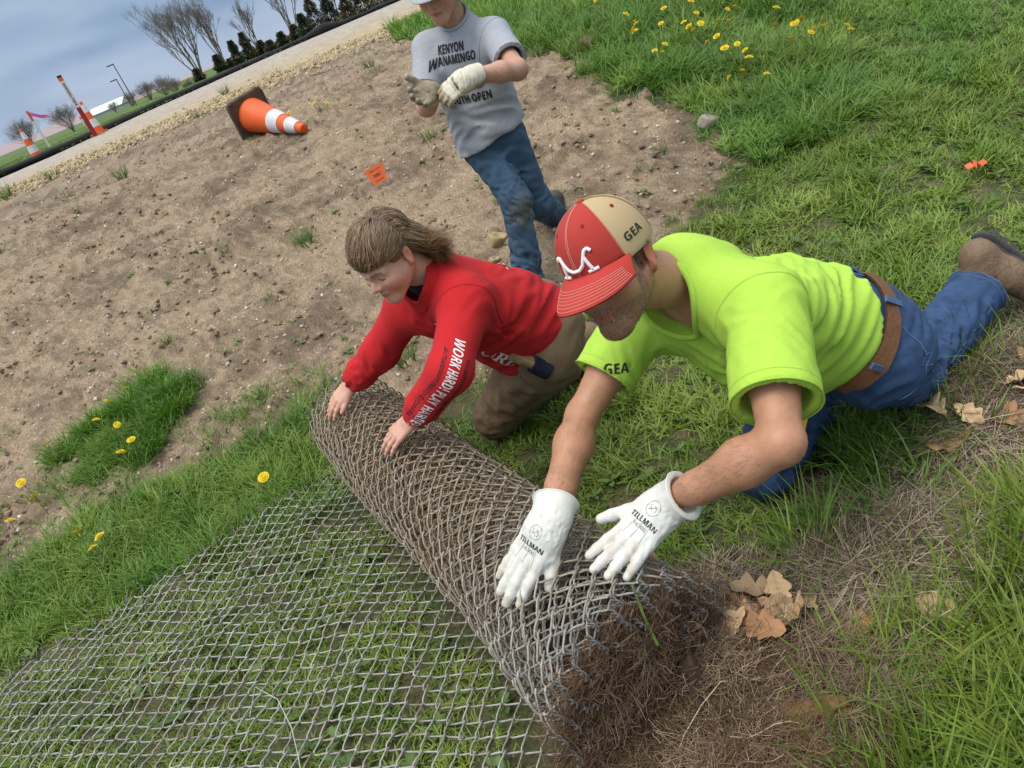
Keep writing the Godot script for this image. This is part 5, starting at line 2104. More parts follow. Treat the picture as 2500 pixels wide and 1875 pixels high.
	j.crease(Fan, 0.28, Fan - Fkn, 28.0, 0.021, 0.06)
	j.crease(Bkn.lerp(Ban, 0.4), 0.28, Ban - Bkn, 28.0, 0.021, 0.05)
	var jsh := cloth(j, 0.0095, den, 10.0, 0.3, 200.0, 0.12)
	# worn and grass-stained knee
	var nz := FastNoiseLite.new()
	nz.frequency = 25.0
	jsh.tasks.append(func() -> void:
		for i in jsh.v.size():
			var d := (jsh.v[i] - (Fkn + Vector3(0.02, -0.04, 0.06))).length()
			if d < 0.09:
				jsh.c[i] = jsh.c[i].lerp(Color(0.16, 0.17, 0.12), clampf((1.0 - d / 0.09) * 1.5 + nz.get_noise_3dv(jsh.v[i]), 0.0, 0.8)))
	var jo := put("jeans", jsh, m_denim, root)
	var js := []
	var out := (side + Vector3(0, 0, 0.5)).normalized()
	seam(j, [Rhip + out * 0.1, Rhip.lerp(Fkn, 0.5) + out * 0.08, Fkn + out * 0.07, Fkn.lerp(Fan, 0.5) + out * 0.07, Fan + out * 0.07], 0.002, den * 1.5, js)
	put_each("stitching", js, m_denim, jo)
	boot(root, Vector3(0.275, 0.12, -3.28), Vector3(-0.25, -0.1, 0.9), Vector3(0, 1, 0.1), 0.25, Fan, Color(0.1, 0.08, 0.06), Color(0.04, 0.04, 0.04))
	boot(root, Vector3(0.56, 0.29, -3.80), Vector3(-0.25, -0.75, 0.4), Vector3(0, 0.5, 0.9), 0.25, Ban, Color(0.1, 0.08, 0.06), Color(0.04, 0.04, 0.04))
	# cream leather gloves: the left hand tugs the right one on
	var cream := Color(0.6, 0.56, 0.44)
	var Lf := Vector3(-0.93, -0.2, -0.12).normalized()
	var Rf := Vector3(-0.62, 0.0, 0.75).normalized()
	for g in [[Lwr, Lf, Lel, 1.0, Vector3(-0.1, 0.55, 0.8), [[0.7, 0.9, 0.5], [0.75, 0.9, 0.5], [0.75, 0.9, 0.5], [0.7, 0.9, 0.5]], Vector3(0.7, -0.6, 0.4)], [Rwr, Rf, Rel, -1.0, Vector3(-0.45, -0.35, -0.4), [[0.35, 0.3, 0.2], [0.3, 0.3, 0.2], [0.3, 0.3, 0.2], [0.3, 0.35, 0.2]], Vector3(0.6, -0.3, 0.8)]]:
		var w: Vector3 = g[0]
		var fd: Vector3 = g[1]
		var bk: Vector3 = g[4]
		bk = (bk - fd * bk.dot(fd)).normalized()
		var gf := Field.new()
		hand_field(gf, w + fd * 0.01, fd, bk, g[3], 0.95, 0.0028, g[5], 0.06, g[6])
		var up := ((g[2] as Vector3) - w).normalized()
		gf.cap(w + fd * 0.02, w + up * 0.05, 0.035, 0.045, 0.03)
		gf.cap(w + up * 0.015, w + up * 0.1, 0.028, 0.043, 0.004, Vector3.ZERO, 1.0, 1)
		gf.cut(w + up * 0.045, up)
		gf.end(0.03)
		gf.fold(w + fd * 0.05, 0.1, bk.cross(fd) + fd * 0.3, 70.0, 0.005)
		var gs := cloth(gf, 0.0042, cream, 40.0, 0.15, 160.0, 0.08)
		gs.tasks.append(func() -> void:
			for i in gs.v.size():
				var t := (gs.v[i] - w - fd * 0.05).dot(bk)
				if t < -0.004:
					gs.c[i] = gs.c[i].lerp(Color(0.22, 0.16, 0.08), clampf(-t * 60.0 + nz.get_noise_3dv(gs.v[i]), 0.0, 0.75)))
		var go := put("glove", gs, m_glove, root)
		if g[3] > 0:
			put("print", text_shape("TILLMAN", 0.009, onto_cloth(gf, w + fd * 0.055, -fd.cross(bk), -fd, bk, 0.0009), Color(0.04, 0.04, 0.04), 0.0, 700, "Droid Sans", 0.006).mesh(), m_plain, go)
	# pale cap, of which the brim reaches into the picture
	var cg := Color(0.5, 0.55, 0.56)
	var r3 := Vector3(0.086, 0.105, 0.106)
	var ca := Vector3(0, 0.03, -0.012)
	var cp2 := put("cap", dome_patch(head, -PI, PI, PI / 2, r3, ca, 0.012, cg, 0.002, 48, 16).mesh(), m_twill, root)
	put("brim", brim(head, r3, ca, 0.075, 0.015, 0.014, cg).mesh(), m_twill, cp2)
	put_each("brim_stitching", brim_stitch(head, r3, ca, 0.075, 0.015, 0.014, 7, cg * 0.7), m_plain, cp2)
# ---------------------------------------------------------------- road, field, hedgerow
func strip(left: Array, right: Array, cells: int, y: float, col: Callable) -> Shape:
	var sh := Shape.new()
	var rows := 0
	for s in left.size() - 1:
		var sub := 40
		for k in sub:
			var t := float(k) / sub
			var a: Vector2 = (left[s] as Vector2).lerp(left[s + 1], t)
			var b: Vector2 = (right[s] as Vector2).lerp(right[s + 1], t)
			for i in cells + 1:
				var p := a.lerp(b, float(i) / cells)
				var e := minf(i, cells - i) / float(cells)
				if i == 0 or i == cells:
					p += Vector2(n_b.get_noise_2d(p.x * 2.0, p.y * 2.0), n_b.get_noise_2d(p.x * 2.0 + 50.0, p.y * 2.0)) * 0.35
				sh.vert(Vector3(p.x, y + n_a.get_noise_2d(p.x * 0.8, p.y * 0.8) * 0.015 * minf(e * 8.0, 1.0), p.y), col.call(p.x, p.y, float(i) / cells))
			rows += 1
	for j in rows - 1:
		for i in cells:
			var a := j * (cells + 1) + i
			sh.quad(a, a + 1, a + cells + 2, a + cells + 1)
	return sh

func limb(sh: Shape, p: Vector3, dir: Vector3, ln: float, r: float, depth: int, rng: RandomNumberGenerator, spread: float, col: Color) -> void:
	var q := p + dir * ln * 0.5 + Vector3(rng.randf_range(-1, 1), rng.randf_range(-0.3, 0.8), rng.randf_range(-1, 1)) * ln * 0.06
	var e := q + (dir + Vector3(rng.randf_range(-0.2, 0.2), 0.12, rng.randf_range(-0.2, 0.2))).normalized() * ln * 0.5
	sh.tube(PackedVector3Array([p, q, e]), PackedFloat32Array([r, r * 0.82, r * 0.62]), 4 if r > 0.04 else 3, col, Color(-1, 0, 0), false, false)
	if depth == 0:
		return
	var kids := 2 + (1 if rng.randf() < 0.75 else 0) + (1 if depth < 3 else 0)
	for k in kids:
		var d := (dir + Vector3(rng.randf_range(-1, 1), rng.randf_range(-0.25, 0.65), rng.randf_range(-1, 1)) * spread).normalized()
		limb(sh, (q if k > 1 and rng.randf() < 0.5 else e), d, ln * rng.randf_range(0.58, 0.82), r * 0.6, depth - 1, rng, spread, col)
func bare_tree(label: String, at: Vector3, h: float, stems: int, depth: int, spread: float, seed: int, lean: float, group: String, called := "bare_tree") -> void:
	var rng := RandomNumberGenerator.new()
	rng.seed = seed
	var t := thing(called, label, "tree" if called == "bare_tree" else "shrub", at, group)
	var bark := Color(0.16, 0.14, 0.12)
	var trunk := Shape.new()
	var crown := Shape.new()
	var twig := Color(0.24, 0.21, 0.165)
	var shrub := called != "bare_tree"
	var fork := at + Vector3(0, h * (0.0 if shrub else 0.07), 0)
	trunk.tube(PackedVector3Array([at - Vector3(0, 0.2, 0), at + Vector3(0, h * 0.03, 0), at + Vector3(0, h * 0.07, 0)]), PackedFloat32Array([h * 0.032, h * 0.026, h * 0.024]), 7, bark)
	for s in stems:
		var az := TAU * s / stems + rng.randf_range(-0.4, 0.4)
		var out := rng.randf_range(0.1, 0.7) * lean
		var dir := Vector3(cos(az) * out, 1.0, sin(az) * out).normalized()
		limb(crown, fork - dir * 0.1, dir, h * rng.randf_range(0.2, 0.27), h * (0.006 if shrub else 0.0095), depth, rng, spread, bark.lerp(twig, 0.4))
	put("trunk", trunk.mesh(), m_bark, t)
	put("crown", crown.mesh(), m_bark, t)

func needle_clump(h: float, w: float, seed: int, col: Color, ragged: float) -> Shape:
	var sh := Shape.new()
	var rng := RandomNumberGenerator.new()
	rng.seed = seed
	for i in 2600:
		var t := pow(rng.randf(), 0.8)
		var rr := w * pow(1.0 - t, 0.9) * (0.7 + 0.3 * sin(t * 19.0 + seed) + 0.35 * rng.randf()) + 0.1 * ragged
		var a := rng.randf() * TAU
		var k := sqrt(rng.randf())
		var p := Vector3(cos(a) * rr * k, t * h * 0.97 + 0.15 - k * rr * 0.25, sin(a) * rr * k)
		var d := Vector3(cos(a), rng.randf_range(-0.1, 0.6), sin(a)).normalized()
		var s := d.cross(Vector3(rng.randf_range(-1, 1), rng.randf_range(-1, 1), rng.randf_range(-1, 1))).normalized()
		var l := rng.randf_range(0.2, 0.42)
		var c := col * rng.randf_range(0.55, 1.5)
		sh.tri(sh.vert(p - s * l * 0.28, c), sh.vert(p + d * l, c), sh.vert(p + s * l * 0.28, c))
	return sh

func cone_shape(y0: float, y1: float, r0: float, r1: float, x: Transform3D, col: Color, closed := false) -> Shape:
	var sh := Shape.new()
	var n := 28
	for j in 5:
		var t := j / 4.0
		for i in n:
			var a := TAU * i / n
			var r := lerpf(r0, r1, t)
			sh.vert(x * Vector3(cos(a) * r, lerpf(y0, y1, t), sin(a) * r), col)
	for j in 4:
		for i in n:
			var k := (i + 1) % n
			sh.quad(j * n + i, (j + 1) * n + i, (j + 1) * n + k, j * n + k)
	if closed:
		var c := sh.vert(x * Vector3(0, y1 - 0.01, 0), col * 0.4)
		for i in n:
			sh.tri(c, 4 * n + (i + 1) % n, 4 * n + i)
	return sh
func traffic_cone(label: String, x: Transform3D, h: float, worn: bool) -> void:
	var t := thing("traffic_cone", label, "traffic cone", x.origin)
	var or_ := Color(0.86, 0.125, 0.012)
	var wh := Color(0.72, 0.72, 0.74)
	var r0 := h * 0.19
	var r1 := h * 0.042
	var rad := func(y: float) -> float: return lerpf(r0, r1, y)
	var hw := h * 0.24
	var bs := Shape.new()
	bs.smooth = true
	# rounded square slab: outline rings from the under side to the top
	var prof := [[-0.03, 0.92], [-0.022, 1.0], [0.012, 1.0], [0.024, 0.93], [0.028, 0.55]]
	var n := 48
	for q in prof:
		for i in n:
			var an := TAU * i / n
			var d := Vector2(cos(an), sin(an))
			var sc := pow(pow(absf(d.x), 9.0) + pow(absf(d.y), 9.0), -1.0 / 9.0)
			bs.vert(x * Vector3(d.x * sc * hw * float(q[1]), float(q[0]) * h, d.y * sc * hw * float(q[1])), Color.WHITE)
	for j in prof.size() - 1:
		for i in n:
			var i2 := (i + 1) % n
			bs.quad(j * n + i, (j + 1) * n + i, (j + 1) * n + i2, j * n + i2)
	for e in 2:
		var c := bs.vert(x * Vector3(0, (-0.03 if e == 0 else 0.028) * h, 0))
		var o := 0 if e == 0 else (prof.size() - 1) * n
		for i in n:
			var i2 := (i + 1) % n
			if e == 0:
				bs.tri(c, o + i, o + i2)
			else:
				bs.tri(c, o + i2, o + i)
	mottle(bs, 0, Color(0.13, 0.085, 0.052) if worn else or_, 9.0, 0.9, 45.0, 0.6)
	put("base", bs.mesh(), m_rubber, t)
	var bands := [[0.03, 0.46, or_], [0.46, 0.63, wh], [0.63, 0.74, or_], [0.74, 0.9, wh], [0.9, 1.0, or_]] if worn else [[0.03, 0.2, or_], [0.2, 0.44, wh], [0.44, 0.66, or_], [0.66, 0.9, wh], [0.9, 1.0, or_]]
	var body: Node = null
	for b in bands:
		var lift: float = 0.0 if b[2] == or_ else 0.003
		var sh := cone_shape(float(b[0]) * h, float(b[1]) * h, rad.call(b[0]) + lift, rad.call(b[1]) + lift, x, b[2], b[1] == 1.0)
		mottle(sh, 0, b[2], 14.0, 0.12, 90.0, 0.08)
		put("body" if b[2] == or_ else "reflective_band", sh.mesh(), m_plastic, t)

func build_far() -> void:
	# gravel road
	var low := [Vector2(-22, -10.6), Vector2(-12, -12.4), Vector2(-5.7, -13.6), Vector2(-2.4, -14.6), Vector2(0.3, -14.6), Vector2(4, -15.5), Vector2(24, -23)]
	var high := [Vector2(-30, -15.0), Vector2(-15.5, -21.5), Vector2(-9.7, -24.5), Vector2(-8.8, -30.5), Vector2(-4.2, -42), Vector2(4, -48), Vector2(40, -62)]
	var road := strip(low, high, 30, 0.918, func(x: float, z: float, t: float) -> Color:
		var n := n_b.get_noise_2d(x * 3.0, z * 3.0) * 0.16 + n_c.get_noise_2d(x * 13.0, z * 13.0) * 0.22
		return Color(0.58, 0.46, 0.28).lerp(Color(0.55, 0.48, 0.39), smoothstep(0.12, 0.55, t)) * (1.0 + n))
	put("gravel_road", road.mesh(), m_soil).set_meta("kind", "structure")
	# loose crushed limestone along its near edge, thinning out over the soil
	var rng := RandomNumberGenerator.new()
	rng.seed = 31
	var xf : Array[Transform3D] = []
	var cc := PackedColorArray()
	for i in 9000:
		var x := rng.randf_range(-9.5, 3.0)
		var edge := -14.6 + absf(x + 1.0) * 0.18 if x < -1.0 else -14.6 - (x + 1.0) * 0.1
		var z := edge + rng.randfn(0.0, 1.0) * (1.3 if rng.randf() < 0.4 else 0.55) + 0.25
		if x > 0.6 and z > -13.0:
			continue
		var r := rng.randf_range(0.012, 0.036)
		xf.append(Transform3D(Basis(Vector3.UP, rng.randf() * TAU) * Basis.from_scale(Vector3.ONE * r), Vector3(x, maxf(gh(x, z), 0.9) + (0.018 if z < edge else 0.0) + r * 0.2, z)))
		cc.append(Color(0.62, 0.49, 0.29) * rng.randf_range(0.65, 1.25))
	multi("gravel", "coarse yellow crushed limestone along the edge of the road", "gravel", stone_mesh(9, 0.7), m_stone, xf, cc)
	# sown field beyond, a little above the road
	var fld := Shape.new()
	var fx := [-400.0, -120.0, -60.0, -40.0, -30.0]
	var x0 := -30.0
	while x0 < 40.0:
		x0 += 0.5
		fx.append(x0)
	fx.append_array([70.0, 140.0, 400.0])
	var rows := [0.0, 0.25, 0.6, 1.0, 1.6, 2.4, 3.4, 4.8, 6.5, 9.0, 12.0, 16.0, 22.0, 30.0, 40.0, 55.0, 75.0, 110.0, 400.0]
	for r in rows:
		for x in fx:
			var e := sock_z(x) - 0.1
			var p := Vector2(x, e - r)
			var k := 1.0 + n_b.get_noise_2d(p.x * 0.9, p.y * 0.5) * 0.28 + n_c.get_noise_2d(p.x * 4.0, p.y * 3.0) * 0.25
			fld.vert(Vector3(x, field_y(x, p.y) + n_a.get_noise_2d(x * 0.1, p.y * 0.1) * 0.04 - (0.05 if r == 0.0 else 0.0), p.y), Color(0.13, 0.2, 0.04) * k)
	for j in rows.size() - 1:
		for i in fx.size() - 1:
			var a: int = j * fx.size() + i
			fld.quad(a, a + 1, a + fx.size() + 1, a + fx.size())
	put("field", fld.mesh(), m_soil).set_meta("kind", "structure")
	xf = []
	cc = PackedColorArray()
	for i in 1500:
		var x := rng.randf_range(-26.0, 14.0)
		var z := sock_z(x) - 0.6 - 26.0 * pow(rng.randf(), 1.5)
		xf.append(Transform3D(Basis(Vector3.UP, rng.randf() * TAU), Vector3(x, field_y(x, z) - 0.01, z)))
		cc.append(Color(0.135, 0.21, 0.04) * rng.randf_range(0.8, 1.25))
	multi("field_grass", "short green grass of the field beyond the gravel road", "grass", sod(5, 1.1, 260, 0.09, 0.014, 0.8, 0.05), m_leaf, xf, cc)
	# black erosion-control sock between road and field
	var sk := Shape.new()
	var pts := PackedVector3Array()
	var rad := PackedFloat32Array()
	var sx := -26.0
	while sx < 34.0:
		var r := 0.1 + n_b.get_noise_1d(sx * 1.3) * 0.025
		if absf(sx + 1.9) < 1.0:
			r += 0.16 * (1.0 - absf(sx + 1.9))
		pts.append(Vector3(sx, 0.93 + r * 0.85, sock_z(sx) + n_b.get_noise_1d(sx * 0.5) * 0.15))
		rad.append(r)
		sx += 0.25
	sk.tube(pts, rad, 10, Color(0.014, 0.015, 0.018))
	mottle(sk, 0, Color(0.016, 0.017, 0.02), 3.0, 0.5, 20.0, 0.4)
	tag(put("erosion_sock", sk.mesh(), m_rubber), "long black filled sock lying between the gravel road and the field", "erosion sock")
	# distant ridge of bare woods
	var hill := Shape.new()
	for i in 81:
		var x := -700.0 + i * 12.5
		var y := 11.0 + n_a.get_noise_1d(i * 0.23) * 4.0 - clampf((x + 420.0) / 200.0, 0.0, 1.0) * 8.0
		hill.vert(Vector3(x, -3, -900), Color(0.3, 0.235, 0.24)); hill.vert(Vector3(x, y, -930), Color(0.31, 0.245, 0.25)); hill.vert(Vector3(x, -3, -1050), Color(0.3, 0.235, 0.24))
	for i in 80:
		var a := i * 3
		hill.quad(a, a + 1, a + 4, a + 3)
		hill.quad(a + 1, a + 2, a + 5, a + 4)
	put("hills", hill.mesh(), m_bark).set_meta("kind", "structure")
	# hedgerow
	var y := -0.4
	bare_tree("broad bare tree with many stems, the largest at the field edge", Vector3(-23.0, y, -117.6), 13.6, 7, 6, 0.52, 41, 1.15, "")
	bare_tree("tall narrow bare tree beside the broad many-stemmed one", Vector3(-19.6, y, -119.0), 12.8, 4, 6, 0.4, 52, 0.45, "")
	bare_tree("slender bare tree standing behind small dark cedars", Vector3(-14.8, y, -121.0), 10.5, 3, 5, 0.4, 63, 0.4, "")
	bare_tree("bare tree with thick forked trunk behind tall dark cedars", Vector3(-9.3, y, -121.0), 12.0, 4, 6, 0.42, 74, 0.5, "")
	bare_tree("bare leafless tree at the far end of the cedar row", Vector3(-3.0, y, -122.0), 11.5, 5, 6, 0.42, 85, 0.6, "")
	for b in [[-31.0, -110.0, 3.0], [-29.2, -112.0, 4.0], [-27.4, -113.0, 4.4], [-25.8, -112.0, 3.6], [-24.2, -113.0, 2.6], [-33.0, -108.5, 2.2]]:
		bare_tree("grey leafless thicket shrub left of the broad bare tree", Vector3(b[0], field_y(b[0], b[1]) - 0.1, b[1]), float(b[2]) * 0.85, 26, 5, 0.8, int(b[2] * 31.0) + int(b[0]), 1.3, "leafless shrubs by the broad tree", "thicket_shrub")
	bare_tree("low round leafless shrub behind the white flag stake", Vector3(-36.0, 0.9, -88.0), 3.9, 28, 5, 0.8, 96, 1.5, "", "thicket_shrub")
	bare_tree("low leafless shrub behind the red marker post", Vector3(-31.5, 0.9, -88.0), 3.7, 26, 5, 0.8, 97, 1.4, "", "thicket_shrub")
	var ev := [[-22.1, 2.2, 1.1], [-19.2, 2.8, 1.2], [-18.0, 1.8, 1.4], [-16.5, 3.6, 1.1], [-15.0, 4.0, 1.2], [-13.4, 2.4, 1.6], [-12.0, 2.0, 1.6], [-10.4, 2.4, 1.6], [-8.6, 2.6, 1.8], [-7.0, 3.4, 1.9], [-5.4, 4.6, 2.4], [-3.4, 4.0, 2.3], [-1.1, 3.2, 2.2], [0.9, 4.0, 2.4], [3.5, 4.0, 2.4], [6.0, 4.2, 2.4]]
	for i in ev.size():
		var e: Array = ev[i]
		var at := Vector3(e[0], field_y(e[0], -111.0) - 0.1, -111.0 - (i % 3) * 1.2)
		var t := thing("cedar", "small dark green cedar in the row along the field edge", "tree", at, "cedars along the field edge")
		var c := needle_clump(float(e[1]) * 1.05, float(e[2]) * 1.1, i * 7 + 3, Color(0.085, 0.1, 0.055) if i % 2 else Color(0.13, 0.112, 0.068), 1.0)
		for k in c.v.size():
			c.v[k] += at
		put("crown", c.mesh(), m_bark, t)
		var tr := Shape.new()
		tr.tube(PackedVector3Array([at - Vector3(0, 0.1, 0), at + Vector3(0, float(e[1]) * 0.8, 0)]), PackedFloat32Array([0.1, 0.02]), 5, Color(0.07, 0.05, 0.04))
		put("trunk", tr.mesh(), m_bark, t)
	# lamp posts far off
	for p in [[Vector3(-27.9, 0.9, -100.0), 4.6, "tall thin"], [Vector3(-29.6, 0.9, -104.0), 3.2, "shorter thin"]]:
		var at: Vector3 = p[0]
		var t := thing("lamp_post", "%s lamp post with a short arm beyond the field" % p[2], "lamp post", at)
		var s := Shape.new()
		s.tube(PackedVector3Array([at - Vector3(0, 0.1, 0), at + Vector3(0, p[1], 0)]), PackedFloat32Array([0.07, 0.05]), 6, Color(0.1, 0.085, 0.07))
		put("pole", s.mesh(), m_bark, t)
		s = Shape.new()
		s.smooth = false
		s.box(Transform3D(Basis(), at + Vector3(-0.35, float(p[1]), 0)), Vector3(-0.4, -0.06, -0.12), Vector3(0.4, 0.06, 0.12), Color(0.1, 0.085, 0.07))
		put("lamp_head", s.mesh(), m_bark, t)
	# white farm shed
	var bt := Vector3(-43.0, 0.4, -140.0)
	var barn := thing("farm_shed", "low white farm shed with a pale roof far beyond the field", "shed", bt)
	var s2 := Shape.new()
	s2.smooth = false
	s2.box(Transform3D(Basis(), bt), Vector3(-2.6, 0, -3), Vector3(2.6, 1.2, 3), Color(0.6, 0.62, 0.62))
	put("wall", s2.mesh(), m_plain, barn)
	var s3 := Shape.new()
	s3.smooth = false
	var q := [Vector3(-2.9, 1.15, 3.3), Vector3(2.9, 1.15, 3.3), Vector3(2.9, 2.1, 0), Vector3(-2.9, 2.1, 0), Vector3(-2.9, 1.15, -3.3), Vector3(2.9, 1.15, -3.3)]
	var ids := []
	for v in q:
		ids.append(s3.vert(bt + v, Color(0.66, 0.7, 0.68)))
	s3.quad(ids[0], ids[3], ids[2], ids[1])
	s3.quad(ids[3], ids[4], ids[5], ids[2])
	s3.tri(ids[0], ids[4], ids[3])
	s3.tri(ids[1], ids[2], ids[5])
	put("roof", s3.mesh(), m_plain, barn)

func field_y(x: float, z: float) -> float:
	return 0.975 - 1.3 * smoothstep(50.0, 108.0, -z) * smoothstep(-33.0, -22.0, x)
func sock_z(x: float) -> float:
	var p := [Vector2(-30, -13.5), Vector2(-15.5, -21.8), Vector2(-9.7, -25.0), Vector2(-8.8, -31.0), Vector2(-4.2, -42.2), Vector2(4, -48.2), Vector2(40, -62.2)]
	for i in p.size() - 1:
		if x <= p[i + 1].x:
			return lerpf(p[i].y, p[i + 1].y, clampf((x - p[i].x) / (p[i + 1].x - p[i].x), 0.0, 1.0))
	return p[-1].y
# ---------------------------------------------------------------- things on the bank and by the road
func build_objects() -> void:
	# the fallen cone lies on the edge of its base and on its tip
	var b := Vector3(-1.085, 1.03, -6.63)
	var tip := Vector3(-0.694, 0.845, -6.064)
	var up := (tip - b).normalized()
	var xa := up.cross(Vector3.UP).normalized()
	var sq := Basis(xa, up, xa.cross(up)) * Basis(Vector3.UP, 0.12)
	traffic_cone("orange traffic cone lying on its side on the bare soil", Transform3D(sq, b), b.distance_to(tip), true)
	traffic_cone("small upright traffic cone beside the white flag stake", Transform3D(Basis(), Vector3(-10.97, 0.97, -26.7)), 0.92, false)
	traffic_cone("upright traffic cone half hidden behind the red marker post", Transform3D(Basis(), Vector3(-8.85, 0.97, -26.5)), 0.98, false)
	# red and white marker post
	var p := Vector3(-8.55, 0.95, -25.2)
	var post := thing("marker_post", "tall dark red and white marker post with lettering by the black sock", "marker post", p)
	var face := Basis(Vector3.UP, 0.35)
	for seg in [[0.0, 0.86, Color(0.29, 0.012, 0.018), "lower_half"], [0.86, 1.62, Color(0.68, 0.66, 0.66), "upper_half"], [1.62, 1.72, Color(0.78, 0.12, 0.02), "orange_band"], [1.72, 1.78, Color(0.015, 0.015, 0.018), "end_cap"]]:
		var s := Shape.new()
		s.smooth = false
		s.box(Transform3D(face, p), Vector3(-0.065, seg[0], -0.02), Vector3(0.065, seg[1], 0.02), seg[2])
		put(seg[3], s.mesh(), m_plastic, post)
	var vert_text := func(x: float, y: float) -> Vector3: return p + face * Vector3(-y, 1.24 + x, 0.0235)
	put("lettering", text_shape("WARNING FIBER", 0.062, func(x: float, y: float) -> Vector3: return vert_text.call(-x * 0.95, -y), Color(0.06, 0.03, 0.04), 0.0, 700, "Droid Sans", 0.1).mesh(), m_plain, post)
	# survey stake with a ribbon
	var s0 := Vector3(-15.1, 0.93, -38.5)
	var st := thing("survey_stake", "white survey stake with orange top and pink ribbon in the field", "stake", s0)
	var s := Shape.new()
	s.smooth = false
	s.box(Transform3D(Basis(), s0), Vector3(-0.045, 0, -0.02), Vector3(0.045, 1.25, 0.02), Color(0.7, 0.72, 0.7))
	put("shaft", s.mesh(), m_plastic, st)
	s = Shape.new()
	s.smooth = false
	s.box(Transform3D(Basis(), s0), Vector3(-0.048, 1.25, -0.022), Vector3(0.048, 1.7, 0.022), Color(0.8, 0.13, 0.03))
	put("orange_top", s.mesh(), m_plastic, st)
	s = Shape.new()
	for i in 12:
		var t := i / 11.0
		for k in 2:
			s.vert(s0 + Vector3(0.04 + t * 0.75 * 0.95, 1.62 - t * 0.42 + 0.03 * sin(t * 9.0) - k * 0.19 * (1.0 - t * 0.35), 0.06 * sin(t * 7.0)), Color(0.75, 0.16, 0.42))
	for i in 11:
		s.quad(i * 2, i * 2 + 2, i * 2 + 3, i * 2 + 1)
	put("ribbon", s.mesh(), m_plastic, st)
	var s9 := Vector3(-28.9, 0.97, -84.0)
	var sf := thing("small_marker", "tiny white marker with a pink ribbon far out in the field", "stake", s9)
	s = Shape.new()
	s.smooth = false
	s.box(Transform3D(Basis(), s9), Vector3(-0.06, 0, -0.03), Vector3(0.06, 0.9, 0.03), Color(0.7, 0.65, 0.65))
	put("shaft", s.mesh(), m_plastic, sf)
	s = Shape.new()
	s.quad(s.vert(s9 + Vector3(0, 0.9, 0.04), Color(0.8, 0.2, 0.15)), s.vert(s9 + Vector3(0.9, 0.75, 0.04), Color(0.8, 0.2, 0.15)), s.vert(s9 + Vector3(0.9, 0.6, 0.04), Color(0.8, 0.2, 0.15)), s.vert(s9 + Vector3(0, 0.65, 0.04), Color(0.8, 0.2, 0.15)))
	put("ribbon", s.mesh(), m_plastic, sf)
	# orange utility flag
	var fp := Vector3(-0.256, gh(-0.256, -4.726), -4.726)
	var fl := thing("utility_flag", "orange plastic utility flag with black lettering standing in the bare soil", "flag", fp)
	s = Shape.new()
	s.tube(PackedVector3Array([fp + Vector3(0.045, -0.05, 0), fp + Vector3(0.05, 0.03, 0), fp + Vector3(0.045, 0.125, -0.01)]), PackedFloat32Array([0.0013]), 5, Color(0.3, 0.3, 0.3))
	put("wire", s.mesh(), m_wire, fl)
	var ff := func(x: float, y: float) -> Vector3:      # x -0.06..0.06, y 0..0.105, bowed a little
		var k := 1.0 + (y - 0.05) * 3.2
		return fp + Vector3(-0.005 + x * k - y * 0.1, 0.012 + y * 0.93 + x * 0.12, 0.008 + 0.12 * x * x * 60.0 * 0.02 - y * 0.25)
	s = Shape.new()
	for j in 9:
		for i in 9:
			s.vert(ff.call(lerpf(-0.052, 0.052, i / 8.0), lerpf(0.0, 0.105, j / 8.0)), Color(0.86, 0.15, 0.03))
	for j in 8:
		for i in 8:
			s.quad(j * 9 + i, (j + 1) * 9 + i, (j + 1) * 9 + i + 1, j * 9 + i + 1)
	put("sheet", s.mesh(), m_plastic, fl)
	for l in [["HBC", 0.05, 0.018, 700], ["FIBER OPTIC", 0.083, 0.009, 400], ["CALL BEFORE", 0.018, 0.007, 700]]:
		put("lettering", text_shape(l[0], l[2], func(x: float, y: float) -> Vector3: return ff.call(x, float(l[1]) + y) + Vector3(0, 0.0004, 0.0012), Color(0.05, 0.015, 0.01), 0.0, l[3], "Droid Sans", 0.02).mesh(), m_plain, fl)
	# crumpled ribbon in the grass
	var rp := Vector3(2.04, gh(2.04, -2.72) + 0.06, -2.72)
	s = Shape.new()
	var rng := RandomNumberGenerator.new()
	rng.seed = 6
	var pts : Array[Vector3] = []
	for i in 9:
		pts.append(rp + Vector3(-0.045 + i * 0.012, rng.randf_range(-0.01, 0.014), rng.randf_range(-0.02, 0.02)))
	for i in 9:
		s.vert(pts[i] + Vector3(0.005, 0.008, -0.016), Color(0.85, 0.17, 0.07)); s.vert(pts[i] + Vector3(0, 0.0, 0.014), Color(0.85, 0.17, 0.07))
	for i in 8:
		s.quad(i * 2, i * 2 + 2, i * 2 + 3, i * 2 + 1)
	s.smooth = false
	tag(put("plastic_ribbon", s.mesh(), m_plastic), "crumpled orange plastic ribbon lying in the lawn behind the boot", "ribbon")
	# rocks
	for r in [[0.21, -3.73, 0.058, Color(0.5, 0.38, 0.19), "rock", "pale yellow limestone rock behind the standing boy's legs"], [0.15, -3.56, 0.028, Color(0.52, 0.4, 0.22), "rock", "small pale yellow stone just below the larger limestone rock"], [1.5, -3.98, 0.06, Color(0.4, 0.34, 0.27), "rock", "grey stone half buried where the lawn meets the soil"], [1.36, -5.45, 0.08, Color(0.2, 0.13, 0.085), "soil_clod", "large brown clod of earth against the long grass"]]:
		var m := Field.new()
		var c := Vector3(r[0], gh(r[0], r[1]) + r[2] * 0.55, r[1])
		m.ell(c, Vector3(1.0, 0.75, 0.85) * float(r[2]), Basis(Vector3.UP, r[0]), 0.02)
		m.ell(c + Vector3(0.35, 0.1, 0.1) * float(r[2]), Vector3(0.6, 0.62, 0.7) * float(r[2]), Basis(Vector3.UP, 1.0), 0.01)
